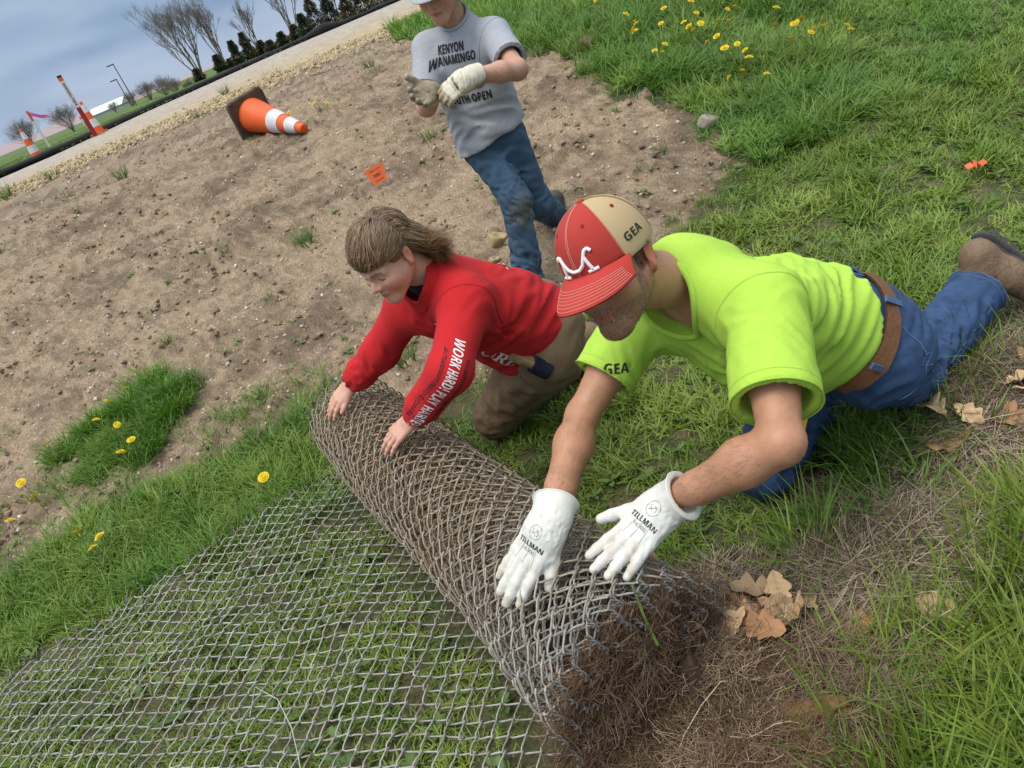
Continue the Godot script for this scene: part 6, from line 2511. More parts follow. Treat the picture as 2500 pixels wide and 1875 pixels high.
		m.cut(c + Vector3(0, 0.55, 0) * float(r[2]), Vector3(0.3, 1, 0.3), 0.004)
		m.cut(c + Vector3(-0.6, 0.1, 0.3) * float(r[2]), Vector3(-1, 0.4, 0.5), 0.004)
		m.end()
		m.fold(c, float(r[2]) * 2.0, Vector3(1, 0.4, 0), 0.5 / float(r[2]) * 2.0, float(r[2]) * 0.25, 0.8, false)
		var sh := Shape.new()
		sh.add_net(m.net(float(r[2]) * 0.12), r[3])
		mottle(sh, 0, r[3], 30.0, 0.3, 120.0, 0.25)
		tag(put(r[4], sh.mesh(), m_stone), r[5], "rock" if r[4] == "rock" else "clod")
# ---------------------------------------------------------------- grass and weeds
func blade(sh: Shape, rng: RandomNumberGenerator, p: Vector3, az: float, h: float, w: float, bend: float, tilt: float, dry: float) -> void:
	var d := Vector3(cos(az), 0, sin(az))
	var b := bend * rng.randf_range(0.3, 1.3)
	var s := d.cross(Vector3.UP).rotated(Vector3.UP, rng.randf_range(-0.7, 0.7))
	var ww := w * rng.randf_range(0.6, 1.25)
	var k := rng.randf_range(0.68, 1.35)
	var c := Color(k * rng.randf_range(0.8, 1.25), k, k * rng.randf_range(0.6, 1.2))
	if rng.randf() < dry:
		c = Color(2.9, 1.75, 3.2) * rng.randf_range(0.6, 1.1)      # a dead blade
	var o := sh.v.size()
	for j in 4:
		var t := j / 3.0
		var an := tilt + b * t
		if j > 0:
			p += (d * sin(an) + Vector3.UP * cos(an)) * h / 3.0
		var ws := ww * (0.75 if j == 0 else (1.0 if j == 1 else 0.7)) * 0.5
		if j == 3:
			sh.vert(p, c)
		else:
			sh.vert(p - s * ws, c); sh.vert(p + s * ws, c)
	for j in 2:
		sh.quad(o + j * 2, o + j * 2 + 1, o + j * 2 + 3, o + j * 2 + 2)
	sh.tri(o + 4, o + 5, o + 6)
func tuft(seed: int, blades: int, h: float, spread: float, w: float, bend: float, dry := 0.04) -> ArrayMesh:
	var rng := RandomNumberGenerator.new()
	rng.seed = seed
	var sh := Shape.new()
	for i in blades:
		var a := rng.randf() * TAU
		var r := spread * sqrt(rng.randf())
		blade(sh, rng, Vector3(cos(a) * r, -0.01, sin(a) * r), a + rng.randf_range(-1.2, 1.2), h * rng.randf_range(0.45, 1.0), w, bend, rng.randf_range(0.1, 0.5), dry)
	return sh.mesh()
# a square of sod: blades stand in small clumps that lean together
func sod(seed: int, size: float, blades: int, h: float, w: float, bend: float, dry: float, flat := 0.0) -> ArrayMesh:
	var rng := RandomNumberGenerator.new()
	rng.seed = seed
	var sh := Shape.new()
	var clumps := blades / 9
	for c in clumps:
		var q := Vector3(rng.randf_range(-0.5, 0.5) * size, -0.012, rng.randf_range(-0.5, 0.5) * size)
		var az := rng.randf() * TAU
		var ch := h * rng.randf_range(0.5, 1.15)
		for i in 9:
			blade(sh, rng, q + Vector3(rng.randfn(0, 0.012), 0, rng.randfn(0, 0.012)), az + rng.randfn(0, 1.0), ch * rng.randf_range(0.5, 1.0), w, bend, rng.randf_range(0.05, 0.5) + flat, dry)
	return sh.mesh()
func broadleaf(seed: int) -> ArrayMesh:
	var rng := RandomNumberGenerator.new()
	rng.seed = seed
	var sh := Shape.new()
	for i in 7:
		var a := rng.randf() * TAU
		var d := Vector3(cos(a), rng.randf_range(0.1, 0.6), sin(a)).normalized()
		var s := d.cross(Vector3.UP).normalized()
		var l := rng.randf_range(0.03, 0.07)
		var k := rng.randf_range(0.8, 1.2)
		var c := Color(k, k, k)
		var p := [Vector3.ZERO, d * l * 0.4 + s * l * 0.2, d * l * 0.75 + s * l * 0.2, d * l - Vector3(0, l * 0.12, 0), d * l * 0.75 - s * l * 0.2, d * l * 0.4 - s * l * 0.2]
		var mid := sh.vert(d * l * 0.55 - Vector3(0, 0.004, 0), c)
		var id := []
		for q in p:
			id.append(sh.vert(q, c))
		for j in 6:
			sh.tri(mid, id[j], id[(j + 1) % 6])
	return sh.mesh()

var eye := Vector3(0, 1.45, 0)
# is a spot on the ground within the wider view, a step to either side included
func in_view(x: float, z: float) -> bool:
	return z < -0.35 and x > -1.0 + z * 0.62 and x < 1.1 - z * 0.95 and not (x > 0.4 and z > -0.45)

func green_at(x: float, z: float, green: Array, rng: RandomNumberGenerator) -> Color:
	var patch := n_a.get_noise_2d(x * 1.3 + 11.0, z * 1.3) * 0.5 + n_b.get_noise_2d(x * 4.0, z * 4.0) * 0.5
	return (green[0] as Color).lerp(green[1], clampf(0.5 + patch * 1.5 + rng.randf_range(-0.25, 0.25), 0.0, 1.0)) * rng.randf_range(0.85, 1.15)
func slope_up(x: float, z: float) -> Vector3:
	return Vector3(0, 1, (ease_bank(x, z - 0.15) - ease_bank(x, z + 0.15)) / 0.3).normalized()
func plant(called: String, label: String, kinds: Array, count: int, rng: RandomNumberGenerator, spot: Callable, green: Array, lean := 0.25, category := "grass") -> void:
	var xf := []
	var cc := []
	for k in kinds:
		xf.append([] as Array[Transform3D])
		cc.append(PackedColorArray())
	for i in count:
		var q: Variant = spot.call()
		if q == null:
			continue
		var v: Vector4 = q
		var k := rng.randi() % kinds.size()
		var s := v.w * rng.randf_range(0.75, 1.25)
		var wind := Vector3(0.8, 0, 0.35) * lean * (0.4 + n_a.get_noise_2d(v.x * 2.0, v.z * 2.0 + 60.0) * 1.6)
		var up := (Vector3.UP + wind + Vector3(rng.randf_range(-0.2, 0.2), 0, rng.randf_range(-0.2, 0.2))).normalized()
		var bx := up.cross(Vector3.FORWARD).normalized()
		xf[k].append(Transform3D(Basis(bx, up, bx.cross(up)) * Basis(Vector3.UP, rng.randf() * TAU) * Basis.from_scale(Vector3.ONE * s), Vector3(v.x, v.y, v.z)))
		cc[k].append(green_at(v.x, v.z, green, rng))
	for k in kinds.size():
		var t: Array[Transform3D] = xf[k]
		if t.size() > 0:
			multi(called, label, category, kinds[k], m_leaf, t, cc[k])
# lays squares of sod edge to edge over a stretch of ground; pick() says which kind and how tall, or null for none
func turf(called: String, label: String, kinds: Array, size: float, lo: Vector2, hi: Vector2, rng: RandomNumberGenerator, pick: Callable, green: Array) -> void:
	var xf := []
	var cc := []
	for k in kinds:
		xf.append([] as Array[Transform3D])
		cc.append(PackedColorArray())
	var z := lo.y
	while z < hi.y:
		var x := lo.x
		while x < hi.x:
			var px := x + rng.randf_range(-0.3, 0.3) * size
			var pz := z + rng.randf_range(-0.3, 0.3) * size
			var q: Variant = pick.call(px, pz)
			x += size
			if q == null:
				continue
			var v: Vector2 = q
			var up := (slope_up(px, pz) + Vector3(rng.randf_range(-0.12, 0.12), 0, rng.randf_range(-0.12, 0.12))).normalized()
			var bx := up.cross(Vector3.FORWARD).normalized()
			var k := clampi(int(v.x), 0, kinds.size() - 1)
			xf[k].append(Transform3D(Basis(bx, up, bx.cross(up)) * Basis(Vector3.UP, rng.randf() * TAU) * Basis.from_scale(Vector3(1.12, v.y, 1.12)), Vector3(px, gh(px, pz), pz)))
			cc[k].append(green_at(px, pz, green, rng))
		z += size
	for k in kinds.size():
		var t: Array[Transform3D] = xf[k]
		if t.size() > 0:
			multi(called, label, "grass", kinds[k], m_leaf, t, cc[k])
func all_lawn(x: float, z: float, r: float) -> bool:
	return zone(x, z) == 0 and zone(x - r, z - r) == 0 and zone(x + r, z - r) == 0 and zone(x - r, z + r) == 0 and zone(x + r, z + r) == 0

func off_roll(x: float, z: float, r: float) -> bool:
	var t := clampf((Vector2(x, z) - Vector2(0.01, -1.025)).dot(Vector2(-0.369, -0.929)), 0.0, 1.67)
	return Vector2(x, z).distance_to(Vector2(0.01, -1.025) + Vector2(-0.369, -0.929) * t) > r

func build_plants() -> void:
	var rng := RandomNumberGenerator.new()
	rng.seed = 99
	var g := [Color(0.14, 0.235, 0.026), Color(0.25, 0.33, 0.06)]
	var g2 := [Color(0.11, 0.23, 0.03), Color(0.21, 0.325, 0.055)]
	var short := [tuft(1, 22, 0.075, 0.04, 0.0042, 0.9), tuft(2, 20, 0.095, 0.045, 0.0045, 1.1)]
	var mid := [tuft(11, 24, 0.14, 0.045, 0.005, 1.0), tuft(12, 22, 0.17, 0.05, 0.0055, 1.2)]
	# kinds 0-2 trodden and thin, 3-5 full, 6-7 tall
	var lawn := []
	for k in 3:
		lawn.append(sod(100 + k, 0.16, 300, 0.055, 0.0044, 1.2, 0.16, 0.4))
	for k in 3:
		lawn.append(sod(110 + k, 0.16, 380, 0.075, 0.0044, 1.0, 0.07, 0.15))
	for k in 2:
		lawn.append(sod(120 + k, 0.16, 330, 0.125, 0.005, 1.2, 0.05, 0.1))
	turf("lawn_grass", "trodden lawn grass round the fence roll and under the flat mesh", lawn, 0.15, Vector2(-3.2, -3.4), Vector2(3.4, -0.36), rng, func(x: float, z: float) -> Variant:
		if not in_view(x, z) or not all_lawn(x, z, 0.06) or not off_roll(x, z, 0.2):
			return null
		var on_mesh := x < -0.05 and (Vector2(x, z) - Vector2(0.01, -1.025)).dot(Vector2(-0.369, -0.929)) < 1.66
		var n := n_b.get_noise_2d(x * 2.3 + 70.0, z * 2.3) + n_a.get_noise_2d(x * 1.1, z * 1.1 + 15.0) * 0.5
		if on_mesh:
			return Vector2(rng.randi() % 3 if n < -0.42 else 3 + rng.randi() % 3, 0.75)
		if n < -0.5:
			return Vector2(rng.randi() % 3, 1.0)
		if Vector2(x - 0.52, z + 1.5).length() < 0.2:
			return Vector2(rng.randi() % 3, 0.7)
		if n > 0.12 or (x > 0.85 and z > -1.9 and rng.randf() < 0.7) or (z < -2.45 and x < -0.7 and rng.randf() < 0.6):
			return Vector2(6 + rng.randi() % 2, rng.randf_range(0.85, 1.3))
		if Vector2(x - 0.52, z + 1.5).length() < 0.2 or Vector2(x + 0.1, z + 2.33).length() < 0.14:
			return Vector2(rng.randi() % 3, 0.7)
		return Vector2(3 + rng.randi() % 3, rng.randf_range(0.85, 1.15)), g)
	plant("lawn_grass", "ragged grass at the edges of the lawn", short, 5000, rng, func() -> Variant:
		var z := -0.4 - 3.2 * rng.randf()
		var x := rng.randf_range(-1.0 + z * 0.62, 1.1 - z * 0.95)
		if not in_view(x, z) or zone(x, z) != 0 or all_lawn(x, z, 0.09) or not off_roll(x, z, 0.2):
			return null
		return Vector4(x, gh(x, z), z, 0.95), g)
	# long grass beside the knees, lying over
	plant("long_grass", "long bent grass lying over beside the kneeling man's knees", [tuft(41, 26, 0.22, 0.05, 0.0055, 1.3), tuft(42, 24, 0.26, 0.05, 0.006, 1.2)], 420, rng, func() -> Variant:
		var x := rng.randf_range(0.45, 1.35)
		var z := rng.randf_range(-1.62, -1.2) - (x - 0.5) * 0.28
		if zone(x, z) == 2 and rng.randf() < 0.75 or (x < 0.72 and z < -1.34):
			return null
		return Vector4(x, gh(x, z), z, 0.85), g2, 0.9)
	plant("long_grass", "long green grass growing along the right edge of the straw", [tuft(43, 30, 0.24, 0.05, 0.0055, 0.9), tuft(44, 26, 0.3, 0.05, 0.006, 0.8)], 650, rng, func() -> Variant:
		var x := rng.randf_range(0.25, 1.3)
		var z := rng.randf_range(-1.15, -0.5)
		if zone(x, z) != 0 and rng.randf() < 0.93:
			return null
		return Vector4(x, gh(x, z), z, 0.85), g, 0.5)
	# long grass up the bank, shorter lawn on the right of it
	var lush := []
	for k in 3:
		lush.append(sod(130 + k, 0.24, 520, 0.23, 0.006, 1.1, 0.03))
	for k in 3:
		lush.append(sod(140 + k, 0.24, 700, 0.095, 0.005, 1.0, 0.07, 0.1))
	for k in 2:
		lush.append(sod(150 + k, 0.24, 560, 0.15, 0.0055, 1.1, 0.05, 0.1))
	turf("bank_grass", "lush green grass growing up the bank beside the bare soil", lush, 0.21, Vector2(0.1, -9.0), Vector2(9.5, -2.5), rng, func(x: float, z: float) -> Variant:
		if x > 1.5 - z * 0.95 or x < 0.2 - (z + 3.0) * 0.05 or zone(x, z) != 0 or (z > -3.4 and in_view(x, z)):
			return null
		var tall := 0.75 - (x - 1.75 - (z + 4.5) * -0.35) * 0.85 + n_a.get_noise_2d(x * 0.9, z * 0.9) * 0.9
		if tall > 0.45:
			return Vector2(rng.randi() % 3, rng.randf_range(0.8, 1.2))
		if tall > 0.05:
			return Vector2(6 + rng.randi() % 2, rng.randf_range(0.8, 1.2))
		return Vector2(3 + rng.randi() % 3, rng.randf_range(0.9, 1.2)), g2)
	turf("bank_grass", "tall grass on the level ground above the bank", [sod(160, 0.6, 700, 0.28, 0.012, 1.0, 0.03), sod(161, 0.6, 700, 0.24, 0.012, 1.0, 0.03)], 0.5, Vector2(0.3, -20.0), Vector2(16.0, -9.0), rng, func(x: float, z: float) -> Variant:
		if x > 1.5 - z * 0.85 or zone(x, z) != 0 or z < -14.0 - x * 0.3:
			return null
		return Vector2(rng.randi() % 2, rng.randf_range(0.8, 1.2)), g2)
	# green strip and fringe at the foot of the bare bank
	plant("long_grass", "dense green strip of grass left standing in the bare soil", mid, 1700, rng, func() -> Variant:
		var x := rng.randf_range(-2.3, -1.35)
		var z := rng.randf_range(-3.85, -3.1)
		if not Geometry2D.is_point_in_polygon(warp(x, z, 1.7), strip_poly):
			return null
		var n := n_b.get_noise_2d(x * 6.0 + 3.0, z * 6.0)
		if n < -0.15 and rng.randf() < 0.7:
			return null
		return Vector4(x, gh(x, z), z, clampf(0.7 + n * 0.9, 0.4, 1.1)), g2)
	plant("long_grass", "loose fringe of grass along the lower edge of the bare soil", mid, 1300, rng, func() -> Variant:
		var x := rng.randf_range(-2.9, -0.6)
		var z := rng.randf_range(-3.25, -2.3)
		if zone(x, z) == 1 and rng.randf() < 0.86 or not off_roll(x, z, 0.24):
			return null
		return Vector4(x, gh(x, z), z, 0.75), g2)
	# clover and plantain leaves
	plant("lawn_weeds", "small broad weed leaves scattered through the lawn", [broadleaf(3), broadleaf(4)], 700, rng, func() -> Variant:
		var z := -0.45 - 3.3 * rng.randf()
		var x := rng.randf_range(-1.0 + z * 0.62, 1.1 - z * 0.95)
		if not in_view(x, z) or zone(x, z) != 0 or not off_roll(x, z, 0.2):
			return null
		return Vector4(x, gh(x, z) + 0.02, z, 0.6), [Color(0.085, 0.16, 0.03), Color(0.14, 0.22, 0.05)], 0.25, "weeds")
	plant("seedlings", "sparse seedlings sprouting on the bare soil", [tuft(71, 6, 0.05, 0.012, 0.005, 1.1), broadleaf(9)], 900, rng, func() -> Variant:
		var z := -2.8 - 7.0 * rng.randf() * rng.randf()
		var x := rng.randf_range(-3.4, 1.5)
		if zone(x, z) != 1 or n_a.get_noise_2d(x * 1.4, z * 1.4 + 33.0) < 0.05:
			return null
		return Vector4(x, gh(x, z), z, 0.55), [Color(0.1, 0.15, 0.03), Color(0.17, 0.22, 0.06)], 0.25, "seedlings")
	# tufts one can count on the bare bank
	var kinds := [tuft(31, 46, 0.16, 0.035, 0.0048, 1.1), tuft(32, 30, 0.13, 0.045, 0.0045, 1.4), tuft(33, 60, 0.2, 0.04, 0.0052, 0.7)]
	var at := [[-1.86, -16.14, 1.6], [-2.3, -17.9, 1.5], [-3.02, -16.76, 1.6], [-2.76, -12.44, 1.4], [-0.05, -7.37, 1.1], [-0.1, -8.21, 1.1], [0.12, -5.08, 0.95], [0.25, -4.31, 0.6], [-0.78, -4.45, 0.95], [-0.84, -4.52, 0.8], [-1.04, -4.05, 0.75], [-1.3, -4.73, 0.45], [-1.63, -4.03, 0.75], [-2.28, -6.74, 1.0], [-2.46, -7.27, 1.0], [-3.22, -7.82, 1.1], [-4.44, -11.53, 1.6], [-5.57, -11.9, 1.7], [-3.21, -6.23, 0.9], [-2.5, -3.84, 0.6], [-1.43, -3.58, 0.7], [-1.31, -3.27, 0.8], [-1.25, -3.2, 0.75], [-0.39, -3.06, 1.0], [-0.48, -3.19, 0.9], [0.95, -5.78, 0.8], [1.06, -5.69, 0.8], [1.17, -4.51, 0.6], [1.33, -4.56, 0.7], [0.31, -4.05, 0.5], [-0.68, -3.94, 0.4], [1.33, -3.99, 0.55], [1.2, -3.92, 0.45], [1.02, -3.8, 0.4], [0.69, -3.82, 0.4], [-1.15, -6.45, 0.5], [-0.55, -6.5, 0.7], [-6.0, -12.4, 1.6], [-4.9, -12.0, 1.4], [-0.6, -2.75, 1.1], [-0.85, -2.95, 1.1]]
	for i in at.size():
		var a: Array = at[i]
		var o := MeshInstance3D.new()
		var gm := mat(lin(0.1, 0.18, 0.03) if i % 3 else lin(0.14, 0.19, 0.05), 0.55, true)
		gm.backlight_enabled = true
		gm.backlight = Color(0.5, 0.62, 0.26)
		o.mesh = kinds[i % 3]
		o.material_override = gm
		o.name = numbered("grass_tuft")
		tag(o, "lone green grass tuft rooted in the bare brown soil", "grass tuft", "tufts on the bare soil")
		add_child(o)
		o.position = Vector3(a[0], gh(a[0], a[1]), a[1])
		o.scale = Vector3.ONE * float(a[2])
		o.rotation.y = i * 1.7
	# dandelions
	var left := [[-1.73, -3.59], [-1.86, -3.54], [-1.76, -3.34], [-1.67, -3.17], [-1.74, -3.17], [-2.16, -3.43], [-2.2, -3.21], [-2.12, -3.08], [-2.23, -3.0], [-1.83, -2.72], [-1.69, -2.57], [-1.67, -2.52], [-1.03, -2.58], [-1.88, -3.44]]
	var cone_side := [[-0.82, -6.57], [-0.55, -6.61], [-0.58, -6.42], [-0.51, -6.38]]
	var right := [[1.4, -6.07], [1.55, -5.71], [1.5, -5.54], [1.52, -5.48], [1.59, -5.18], [1.58, -5.03], [1.53, -4.88], [1.53, -4.83], [1.61, -4.7], [1.59, -4.64], [1.52, -4.51], [1.47, -4.42], [1.5, -4.79], [1.45, -4.71], [1.78, -4.98], [1.85, -4.8], [1.85, -4.73], [1.75, -4.68], [1.75, -4.63], [1.78, -4.66], [1.84, -4.64], [1.75, -4.51], [1.75, -4.42], [1.94, -4.59], [1.96, -4.57], [2.04, -4.68], [2.07, -4.69], [1.83, -4.21], [1.73, -4.15], [1.8, -4.33], [1.8, -3.99], [2.14, -4.34], [2.11, -4.28], [2.13, -4.16], [2.11, -4.12], [2.17, -4.14], [2.18, -4.1], [2.2, -4.09], [2.21, -4.06], [2.2, -3.97], [2.27, -3.86], [2.21, -3.77], [2.45, -4.48], [2.48, -4.41], [2.46, -4.32], [2.4, -4.35], [2.34, -4.36], [2.36, -4.27], [2.53, -4.25], [2.61, -4.32], [1.75, -3.76], [1.74, -3.91], [1.69, -3.9], [1.62, -3.9]]
	var head := Shape.new()
	for ring_i in 3:
		var n := 16 - ring_i * 4
		for i in n:
			var an := TAU * (i + ring_i * 0.4) / n
			var d := Vector3(cos(an), 0, sin(an))
			var s := d.cross(Vector3.UP) * 0.0032
			var r := 0.021 - ring_i * 0.006
			var y := 0.004 + ring_i * 0.004
			var c := Color(0.82, 0.6, 0.012) * (1.0 - ring_i * 0.1)
			var a := head.vert(Vector3(0, y * 0.6, 0) + s * 0.4, c)
			var b := head.vert(d * r + Vector3(0, y + 0.003, 0) - s, c)
			var e := head.vert(d * r + Vector3(0, y + 0.003, 0) + s, c)
			head.tri(a, b, e)
	var hm := head.mesh()
	var proto := {}
	var sets := [[left, 0.11, "yellow dandelion flower in the grass at the lower edge of the bare soil", "dandelions at the lower soil edge"], [cone_side, 0.09, "yellow dandelion flower beside the fallen traffic cone", "dandelions by the fallen cone"], [right, 0.26, "yellow dandelion flower in the long grass on the bank", "dandelions in the long grass"]]
	for st in sets:
		for i in st[0].size():
			var x: float = st[0][i][0]
			var z: float = st[0][i][1]
			var base := Vector3(x, gh(x, z), z)
			var hh: float = float(st[1]) * rng.randf_range(0.75, 1.15)
			var t := thing("dandelion", st[2], "dandelion", base, st[3])
			var stem := Shape.new()
			var top := Vector3(rng.randf_range(-0.02, 0.02), hh, rng.randf_range(-0.02, 0.02))
			stem.tube(PackedVector3Array([base, base + top * Vector3(0.3, 0.5, 0.3), base + top]), PackedFloat32Array([0.002, 0.0018, 0.0022]), 5, Color(0.17, 0.22, 0.07))
			put("stem", stem.mesh(), m_leaf, t)
			var f := put("flower", hm, m_plain, t)
			f.position = top
			f.rotation = Vector3(rng.randf_range(0.2, 0.9), rng.randf() * TAU, rng.randf_range(-0.4, 0.2))
			f.scale = Vector3.ONE * rng.randf_range(0.8, 1.1)
# ---------------------------------------------------------------- sod, roots, straw, leaves at the near end of the roll
func straw(seed: int, n: int, l0: float, l1: float, w: float, spread: float, curl: float) -> ArrayMesh:
	var rng := RandomNumberGenerator.new()
	rng.seed = seed
	var sh := Shape.new()
	for i in n:
		var p := Vector3(rng.randf_range(-spread, spread), rng.randf_range(0.0, 0.02), rng.randf_range(-spread, spread))
		var a := rng.randf() * TAU
		var d := Vector3(cos(a), rng.randf_range(-0.15, 0.3), sin(a)).normalized()
		var l := rng.randf_range(l0, l1)
		var pts := PackedVector3Array()
		for k in 5:
			pts.append(p)
			p += d * l / 4.0
			d = (d + Vector3(rng.randf_range(-1, 1), rng.randf_range(-1, 0.8), rng.randf_range(-1, 1)) * curl).normalized()
		var k2 := rng.randf_range(0.35, 1.35)
		sh.tube(pts, PackedFloat32Array([w * rng.randf_range(0.5, 1.2)]), 3, Color(k2, k2 * rng.randf_range(0.9, 1.05), k2 * rng.randf_range(0.8, 1.15)), Color(-1, 0, 0), false, false)
	return sh.mesh()
func mound(x: float, z: float) -> float:
	# height of the sod heap over the lawn
	var p := Vector2(x, z)
	var h := 0.0
	h = maxf(h, 0.15 * exp(-((p - Vector2(0.12, -1.02)) / Vector2(0.17, 0.13)).length_squared()))
	h = maxf(h, 0.095 * exp(-((p - Vector2(0.2, -0.92)) / Vector2(0.3, 0.2)).length_squared()))
	h = maxf(h, 0.05 * exp(-((p - Vector2(0.55, -1.15)) / Vector2(0.4, 0.22)).length_squared()))
	h = maxf(h, 0.05 * exp(-((p - Vector2(1.15, -1.5)) / Vector2(0.4, 0.2)).length_squared()))
	return h + h * n_b.get_noise_2d(x * 16.0, z * 16.0) * 1.0

func oak_leaf(seed: int, col: Color) -> Shape:
	var rng := RandomNumberGenerator.new()
	rng.seed = seed
	var sh := Shape.new()
	var curl := rng.randf_range(6.0, 20.0) * (1.0 if rng.randf() < 0.7 else -0.6)
	var roll := rng.randf_range(-9.0, 9.0)
	var twist := rng.randf_range(-6.0, 6.0)
	var n := 15
	for j in n:
		var t := float(j) / (n - 1)
		var lobe := 0.55 + 0.45 * absf(sin(t * PI * 3.6 + 0.5))
		var w := 0.036 * sin(PI * pow(t, 0.8)) * lobe + 0.0012
		for k in 5:
			var s := (k - 2) / 2.0
			var x := s * w
			var z := (t - 0.5) * 0.11 - absf(s) * 0.006
			var y := curl * x * x + roll * z * z + twist * x * z + 0.004 * sin(t * 17.0 + s * 3.0) - 0.0025 * (1.0 - absf(s))
			sh.vert(Vector3(x, y, z), col * ((0.7 if k == 2 else 0.9) + 0.25 * rng.randf()))
	for j in n - 1:
		for k in 4:
			var a := j * 5 + k
			sh.quad(a, a + 1, a + 6, a + 5)
	return sh

func build_litter() -> void:
	var rng := RandomNumberGenerator.new()
	rng.seed = 44
	# the heap of torn sod itself
	var sh := Shape.new()
	var nx := 150
	var nzz := 100
	for j in nzz + 1:
		for i in nx + 1:
			var x := lerpf(-0.3, 1.8, float(i) / nx)
			var z := lerpf(-2.0, -0.45, float(j) / nzz)
			var m := mound(x, z)
			var c := n_c.get_noise_2d(x * 60.0, z * 60.0)
			var tone := n_b.get_noise_2d(x * 47.0 + 31.0, z * 47.0)
			sh.vert(Vector3(x, gh(x, z) + m - 0.012 + c * 0.012 * minf(m * 20.0, 1.0), z), Color(0.07, 0.043, 0.026) * (1.0 + tone * 0.5))
	for j in nzz:
		for i in nx:
			var a := j * (nx + 1) + i
			sh.quad(a, a + 1, a + nx + 2, a + nx + 1)
	var heap := put("torn_sod", sh.mesh(), m_soil)
	tag(heap, "heap of dark torn sod against the open end of the fence roll", "sod", "", "stuff")
	# soil and roots packed into the open end of the roll
	var near := Vector3(0.01, 0.2, -1.025)
	var ax := Vector3(-0.369, 0, -0.929).normalized()
	var f := Field.new()
	f.cap(near + ax * 0.3 - Vector3(0, 0.01, 0), near - ax * 0.05 - Vector3(0, 0.045, 0), 0.09, 0.15, 0.05)
	f.cut(near + ax * 0.005, -ax + Vector3(0, 0.15, 0), 0.03)
	f.end()
	f.fold(near, 0.5, Vector3(0.2, 1, 0.1), 30.0, 0.016, 0.9, false)
	f.fold(near, 0.5, Vector3(1, 0.1, 0.3), 150.0, 0.009, 0.9, false)
	var pl := Shape.new()
	pl.add_net(f.net(0.009), Color(0.07, 0.045, 0.028))
	mottle(pl, 0, Color(0.068, 0.042, 0.026), 25.0, 0.5, 150.0, 0.4)
	tag(put("root_plug", pl.mesh(), m_soil), "dark plug of soil and roots packed into the fence roll end", "sod")
	var roots := [straw(1, 330, 0.03, 0.1, 0.0007, 0.06, 0.55), straw(2, 330, 0.03, 0.09, 0.0007, 0.06, 0.7)]
	var xr : Array = [[] as Array[Transform3D], [] as Array[Transform3D]]
	var cr : Array = [PackedColorArray(), PackedColorArray()]
	var u := Vector3(-0.929, 0, 0.369)
	for i in 40:
		# over the face of the plug
		var a := i * 2.4
		var r := 0.165 * sqrt(i / 40.0)
		var p := near + u * cos(a) * r + Vector3.UP * (sin(a) * r - 0.045) - ax * rng.randf_range(-0.02, 0.006)
		if p.y < 0.03 or p.y > 0.27:
			continue
		xr[i % 2].append(Transform3D(Basis(u, -ax, u.cross(-ax)) * Basis(Vector3(rng.randf_range(-1, 1), 0, rng.randf_range(-1, 1)).normalized(), rng.randf_range(-0.5, 0.5)) * Basis(Vector3.UP, rng.randf() * TAU), p))
		cr[i % 2].append((Color(0.22, 0.13, 0.07) if rng.randf() < 0.6 else Color(0.34, 0.24, 0.15)) * rng.randf_range(0.7, 1.3))
	for i in 360:
		var x := rng.randf_range(-0.15, 0.7)
		var z := rng.randf_range(-1.3, -0.62)
		if zone(x, z) != 2 or mound(x, z) < 0.015:
			continue
		xr[i % 2].append(Transform3D(Basis(Vector3.UP, rng.randf() * TAU), Vector3(x, gh(x, z) + mound(x, z) - 0.006, z)))
		cr[i % 2].append((Color(0.2, 0.12, 0.065) if rng.randf() < 0.55 else Color(0.36, 0.26, 0.165)) * rng.randf_range(0.6, 1.3))
	for k in 2:
		multi("fine_roots", "tangle of fine brown roots over the torn sod at the roll end", "roots", roots[k], m_straw, xr[k], cr[k])
	# dry straw over the thatch
	var straws := [straw(11, 300, 0.04, 0.13, 0.0009, 0.08, 0.14), straw(12, 260, 0.03, 0.1, 0.001, 0.08, 0.25), straw(13, 160, 0.05, 0.17, 0.0011, 0.08, 0.1)]
	for k in 3:
		var xf : Array[Transform3D] = []
		var cc := PackedColorArray()
		for i in 640:
			var x := rng.randf_range(-0.2, 2.0)
			var z := rng.randf_range(-2.1, -0.5)
			if zone(x, z) != 2:
				continue
			if x < 0.42 and z > -1.15 and rng.randf() < 0.9:
				continue
			xf.append(Transform3D(Basis(Vector3.UP, rng.randf() * TAU), Vector3(x, gh(x, z) + mound(x, z) + rng.randf_range(-0.006, 0.006), z)))
			cc.append((Color(0.46, 0.375, 0.27) if rng.randf() < 0.6 else Color(0.26, 0.185, 0.125)) * rng.randf_range(0.7, 1.2))
		multi("dry_straw", "matted dry straw and dead grass beside the fence roll", "straw", straws[k], m_straw, xf, cc)
	# a few long single stalks across the sod
	for q in [[Vector3(0.36, 0.1, -1.06), Vector3(-0.06, 0.08, -0.86), "long pale dry stalk lying across the torn sod"], [Vector3(0.34, 0.09, -0.84), Vector3(0.12, 0.12, -0.86), "short pale dry stalk on the dark sod"]]:
		var s := Shape.new()
		var a: Vector3 = q[0]
		var b: Vector3 = q[1]
		var pts := PackedVector3Array()
		for i in 9:
			var t := i / 8.0
			var p := a.lerp(b, t)
			pts.append(Vector3(p.x, gh(p.x, p.z) + mound(p.x, p.z) + 0.02 + 0.03 * sin(PI * t), p.z))
		s.tube(pts, PackedFloat32Array([0.0016, 0.0011]), 5, Color(0.5, 0.4, 0.26))
		tag(put("dry_stalk", s.mesh(), m_straw), q[2], "stalk")
	var bl := Shape.new()
